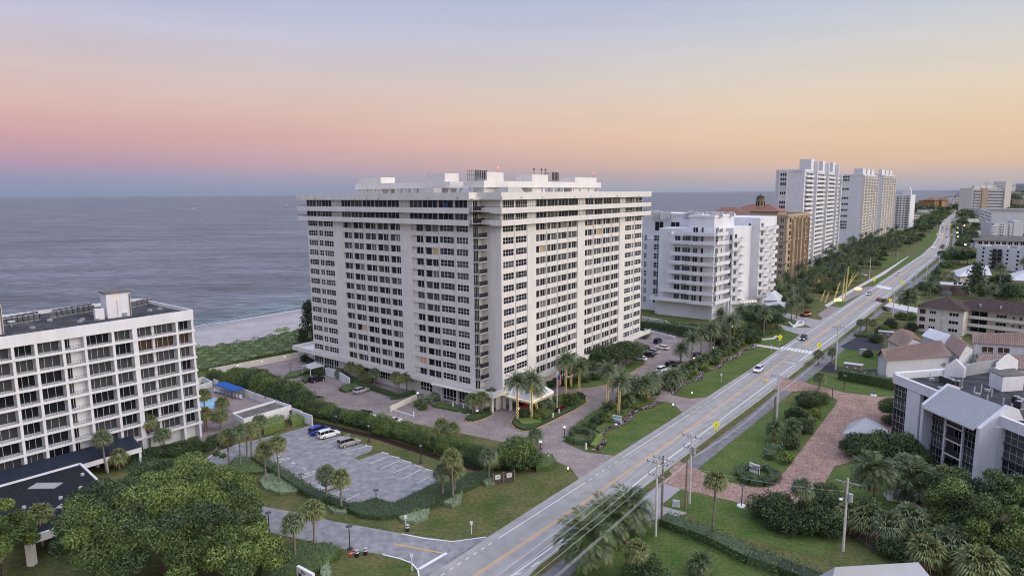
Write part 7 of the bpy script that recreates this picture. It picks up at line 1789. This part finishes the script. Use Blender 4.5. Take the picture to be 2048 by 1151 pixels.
wires([(v0[0],v0[1]),(pA[0],pA[1]),(pC[0],pC[1]),(pE[0],pE[1]),(pF[0],pF[1])],(0,.25),4.2,'lower pair of overhead wires along the road',.017)
wires([(pC[0],pC[1]-6),(pW[0],pW[1]-2)],(0,),0,'single drop wire crossing toward the wooden lamp pole',.016)
# flagpoles
def flagpole(u,v,vt,label,fl=1):
    o,h=post('flagpole','flagpole',u,v,vt,label,None,(),.09,'frame_white');b=MB();b.ball((0,0,h+.1),.14,0,8,5);b.build('finial','frame_white',o)
    if fl:
        b=MB();W_,H_=.9,3.0
        for i in range(13):
            z1=h-.6-.06*i;  # hanging folds: stripes run downward
            x0=.1+W_*i/13;x1=.1+W_*(i+1)/13;y0=.25*math.sin(i*1.1);y1=.25*math.sin((i+1)*1.1)
            b.add([(x0,y0,h-.6),(x1,y1,h-.7),(x1,y1,h-.6-H_+i*.05),(x0,y0,h-.5-H_+i*.05)],[(0,1,2,3)],i%2)
        b.add([(.09,-.05,h-.55),(.62,-.30,h-.6),(.62,-.32,h-1.7),(.09,-.05,h-1.7)],[(0,1,2,3)],2);b.build('flag',['red_fabric','frame_white','sign_blue'],o)
flagpole(1114,820,744,'white flagpole with hanging striped flag on the long island');flagpole(1586,612,574,'white flagpole with furled flag by the gatehouse')
# signs with lettering
def text(s,size,m,parent,loc,rot,name='lettering',ext=.01,bold=0,align='CENTER'):
    cu=bpy.data.curves.new(name,'FONT');cu.body=s;cu.size=size;cu.extrude=ext;cu.align_x=align;cu.offset=bold;t=bpy.data.objects.new('tmp',cu);col.objects.link(t)
    bpy.context.view_layer.update();me=bpy.data.meshes.new_from_object(t.evaluated_get(bpy.context.evaluated_depsgraph_get()));bpy.data.objects.remove(t,do_unlink=True);me.name=name
    me.materials.clear();me.materials.append(M[m]);o=bpy.data.objects.new(name,me);col.objects.link(o);o.parent=parent;o.location=loc;o.rotation_euler=rot;return o
def board(name,u0,v0,u1,v1,vt,label,th=.25,z0=.25,m='frame_white'):
    a=P(u0,v0);c=P(u1,v1);h=zat(a,vt);d=c-a;w=d.length;o=empty(name,a,math.atan2(d.y,d.x),label,'sign');b=MB();b.box(0,w,0,th,z0,h);b.build('board',m,o);return o,w,h
o,w,h=board('entrance_sign',1498,942,1518,949,924,'white two-line entrance sign standing inside the curved hedge')
for s,z,sz in (('THE',.62,.42),('AMBASSADORS',.42,.40)): text(s,sz,'black',o,(w/2,-.02,h*z),(rad(90),0,0),bold=.008)
b=MB();b.box(0,w,-.05,.3,0,.25);b.build('plinth','stucco_white',o)
o,w,h=board('entrance_sign',595,1172,627,1190,1131,'large white sign slab with black script, cut by the bottom edge',.4)
text('The',.55,'black',o,(w*.42,-.02,h*.80),(rad(90),0,0),bold=.02);text('Placide',.95,'black',o,(w*.5,-.02,h*.52),(rad(90),0,0),bold=.03)
o,w,h=board('entrance_sign',1224,845,1242,848,829,'small blue and white sign lit from below in the flower border',.2,.1,'frame_white')
b=MB();b.box(.05,w-.05,-.03,-.001,h*.68,h-.05);b.build('sky_band','awning_blue' if False else 'pool_water',o);b=MB();b.box(.05,w-.05,-.031,-.002,.15,h*.26);b.build('blue_band','sign_blue',o);b=MB()
for i in range(5): b.box(w*.15+i*w*.15,w*.15+i*w*.15+w*.09,-.035,-.003,h*.32,h*.46)
b.build('dark_band','black',o);b=MB();b.ball((w*.6,-.8,.15),.12,0,6,4);b.build('spotlight','lamp_glow',o)
# utility screen with two white notices
o=empty('utility_screen',P(1000,966),rad(20),'dark slatted utility screen with two white notices beside the hedge','screen')
b=MB();b.box(-1.4,2.8,0,.1,0,1.9);b.build('screen','bark_dark',o);b=MB()
for x in (-1.4,.6,2.7): b.box(x,x+.15,-.15,.15,0,2.1)
b.build('post','bark',o)
for x in (-.9,1.3): b=MB();b.box(x,x+.95,-.06,-.01,.9,1.7);q=b.build('notice','frame_white',o);b=MB();b.box(x+.25,x+.7,-.07,-.061,1.15,1.5);b.build('print','grey_metal',q)
for u,v,s_,l,m_ in ((1352,1011,.9,'pale green utility box on the corner lawn','leaf_grey'),(1726,708,1.6,'white utility box inside the low shrub','frame_white'),(1500,790,.01,'','frame_white')):
    if s_<.1: continue
    o=empty('utility_box',P(u,v),rad(-20),l,'utility box');b=MB();b.box(-s_*.6,s_*.6,-s_*.4,s_*.4,.08,s_);b.build('cabinet','concrete' if m_!='leaf_grey' else 'stucco_grey',o);b=MB();b.box(-s_*.63,s_*.63,-s_*.43,s_*.43,s_,s_+.06);b.build('lid','grey_metal',o);b=MB();b.box(-s_*.7,s_*.7,-s_*.5,s_*.5,0,.08);b.build('pad','concrete',o)
for u,v,l in ((1705,744,'tan bin enclosure with two doors beside the tall hedge'),(1771,676,'tan bin enclosure with two doors behind the sabal palms')):
    o=empty('bin_enclosure',P(u,v),rad(-35),l,'bin enclosure');b=MB();b.box(-2.4,2.4,0,2,0,2.2);b.build('wall','curb_tan' if False else 'stucco_tan',o);b=MB();b.box(-2.5,2.5,-.1,2.1,2.2,2.35);b.build('roof','white_metal',o)
    for x in (-2.1,.1): b=MB();b.box(x,x+2.0,-.05,-.002,.1,2.0);q=b.build('door','bark',o);b=MB();b.ball((x+.6,-.08,1.4),.25,0,8,5,.8);b.build('round_notice','frame_white',q)
o=empty('recycling_bin',P(1720,746),rad(-35),'blue wheeled recycling bin beside the bin enclosure','bin');b=MB();b.box(-.4,.4,-.4,.4,.1,1.1);b.build('body','sign_blue',o);b=MB();b.box(-.45,.45,-.48,.42,1.1,1.2);b.build('lid','paint_yellow',o)
# wheel stops
for u,v in ((630,853),(687,875),(700,879),(737,892),(770,906),(791,914),(814,923),(837,932.5),(859,940),(903,820.5),(923,825),(941,829),(1718,752),(1740,757)):
    b=MB();b.box(-.95,.95,-.09,.09,0,.13);o=b.build('wheel_stop','paint_white',None,label='white concrete wheel stop at the head of a parking bay',cat='wheel stop',group='white wheel stops');o.location=P(u,v)+Vector((0,0,.02));o.rotation_euler=(0,0,rad(-28) if u<1000 else rad(-20))
# bay lines near villas
b=MB()
for q in ([(1722,757),(1732,742)],[(1740,760),(1748,746)],[(1757,762),(1764,750)]): stripmesh(b,[P(*q[0]),P(*q[1])],.2,.03)
b.build('bay_lines','paint_white',kind='structure')
# street lights far right
for i,(u,v) in enumerate(((1928,451),(1914,455),(1914,465),(1915,473),(1917,483),(1926,483),(1931,476),(1930,489))):
    o,h=post('street_light','street light',u,v+9,v,'glowing street light in the cluster right of the far road','glowing lights right of the far road',(),.15);b=MB();b.ball((0,0,h),.9,0,8,6,.7);b.build('lantern','lamp_glow',o)
o,h=post('traffic_signal','traffic signal',1921,432,426,'red traffic signal where the far road ends');b=MB();b.ball((0,0,h),2.6,0,8,6);b.build('red_light','light_red',o)
# boats
for u,v,l,s_ in ((388,417,'tiny white motor boat with a wake on the open sea',9),(575,410,'tiny white boat on the sea left of the tower',8),(1862,392.5,'tiny boat near the far coast',10)):
    p=P(u,v,-.5);o=empty('motor_boat',p,rad(10),l,'boat');b=MB();b.prism([(-s_/2,-s_*.15),(s_*.3,-s_*.15),(s_/2,0),(s_*.3,s_*.15),(-s_/2,s_*.15)],0,s_*.14);b.build('hull','frame_white',o);b=MB();b.box(-s_*.2,s_*.12,-s_*.1,s_*.1,s_*.14,s_*.3);b.build('cabin','frame_white',o)
    if u==388:
        b=MB();q=[P(u-42,v+.6,-.5),P(u-20,v+.4,-.5),P(u-3,v+.1,-.5)];stripmesh(b,q,9,-.55);b.build('boat_wake','foam',kind='structure')
# court furniture: porch chairs on the podium terrace corner
p=P(967,775,4.45)
o=empty('patio_screen',p,rad(20),'white patio screen on the corner terrace above the lobby','patio screen');b=MB();b.box(-.7,.7,-.04,.04,.3,1.5);b.build('panel','frame_white',o);b=MB()
for x in (-.65,.6): b.box(x,x+.06,-.05,.05,0,.3)
b.build('leg','frame_white',o)
# fence at far end of car park
b=MB();pts=[P(1291,664),P(1320,669),P(1352,677)]
q=rs(pts,1.2);o0=pts[0];o=empty('metal_fence',o0,0,'grey metal fence at the far end of the car park','fence')
for a,c in zip(pts,pts[1:]): b.wall((a-o0)[:2],(c-o0)[:2],.05,1.5,1.6);b.wall((a-o0)[:2],(c-o0)[:2],.05,.2,.3)
for x in q: b.tube([x-o0,x-o0+Vector((0,0,1.6))],.04,4)
b.build('rails','grey_metal',o)
# red festive vehicle at the side street
o=empty('pickup_truck',P(1612,632),rad(35),'red truck with string lights half hidden at the side street','truck');b=MB();b.box(-3,2,-1,1,.5,1.3);b.box(.2,1.6,-.95,.95,1.3,2.1);b.build('body','leaf_red',o);b=MB();b.box(.3,1.7,-.97,.97,1.45,1.95);b.build('windows','glass',o)
for x in (-2,1.2):
    for s in (-1,1): b=MB();b.tube([(x,s*.85,.4),(x,s*1.02,.4)],.4,12);b.build('wheel','tyre',o)
b=MB()
for i in range(30): b.ball((R.uniform(-3,2),R.choice([-1,1])*1.03,R.uniform(.8,1.4)),.08,0,4,3)
b.build('string_lights','light_warm',o)
# ---------------------------------------------------------------- evening haze
m=bpy.data.materials.new('haze');m.use_nodes=True;N=m.node_tree.nodes;N.remove(N['Principled BSDF']);v=N.new('ShaderNodeVolumePrincipled');v.inputs['Density'].default_value=.000006;v.inputs['Color'].default_value=(.50,.56,.68,1);v.inputs['Anisotropy'].default_value=.2
m.node_tree.links.new(v.outputs[0],N['Material Output'].inputs['Volume']);M['haze']=m
b=MB();b.box(-46000,46000,-10100,46000,-2,130);o=b.build('haze','haze',kind='stuff')
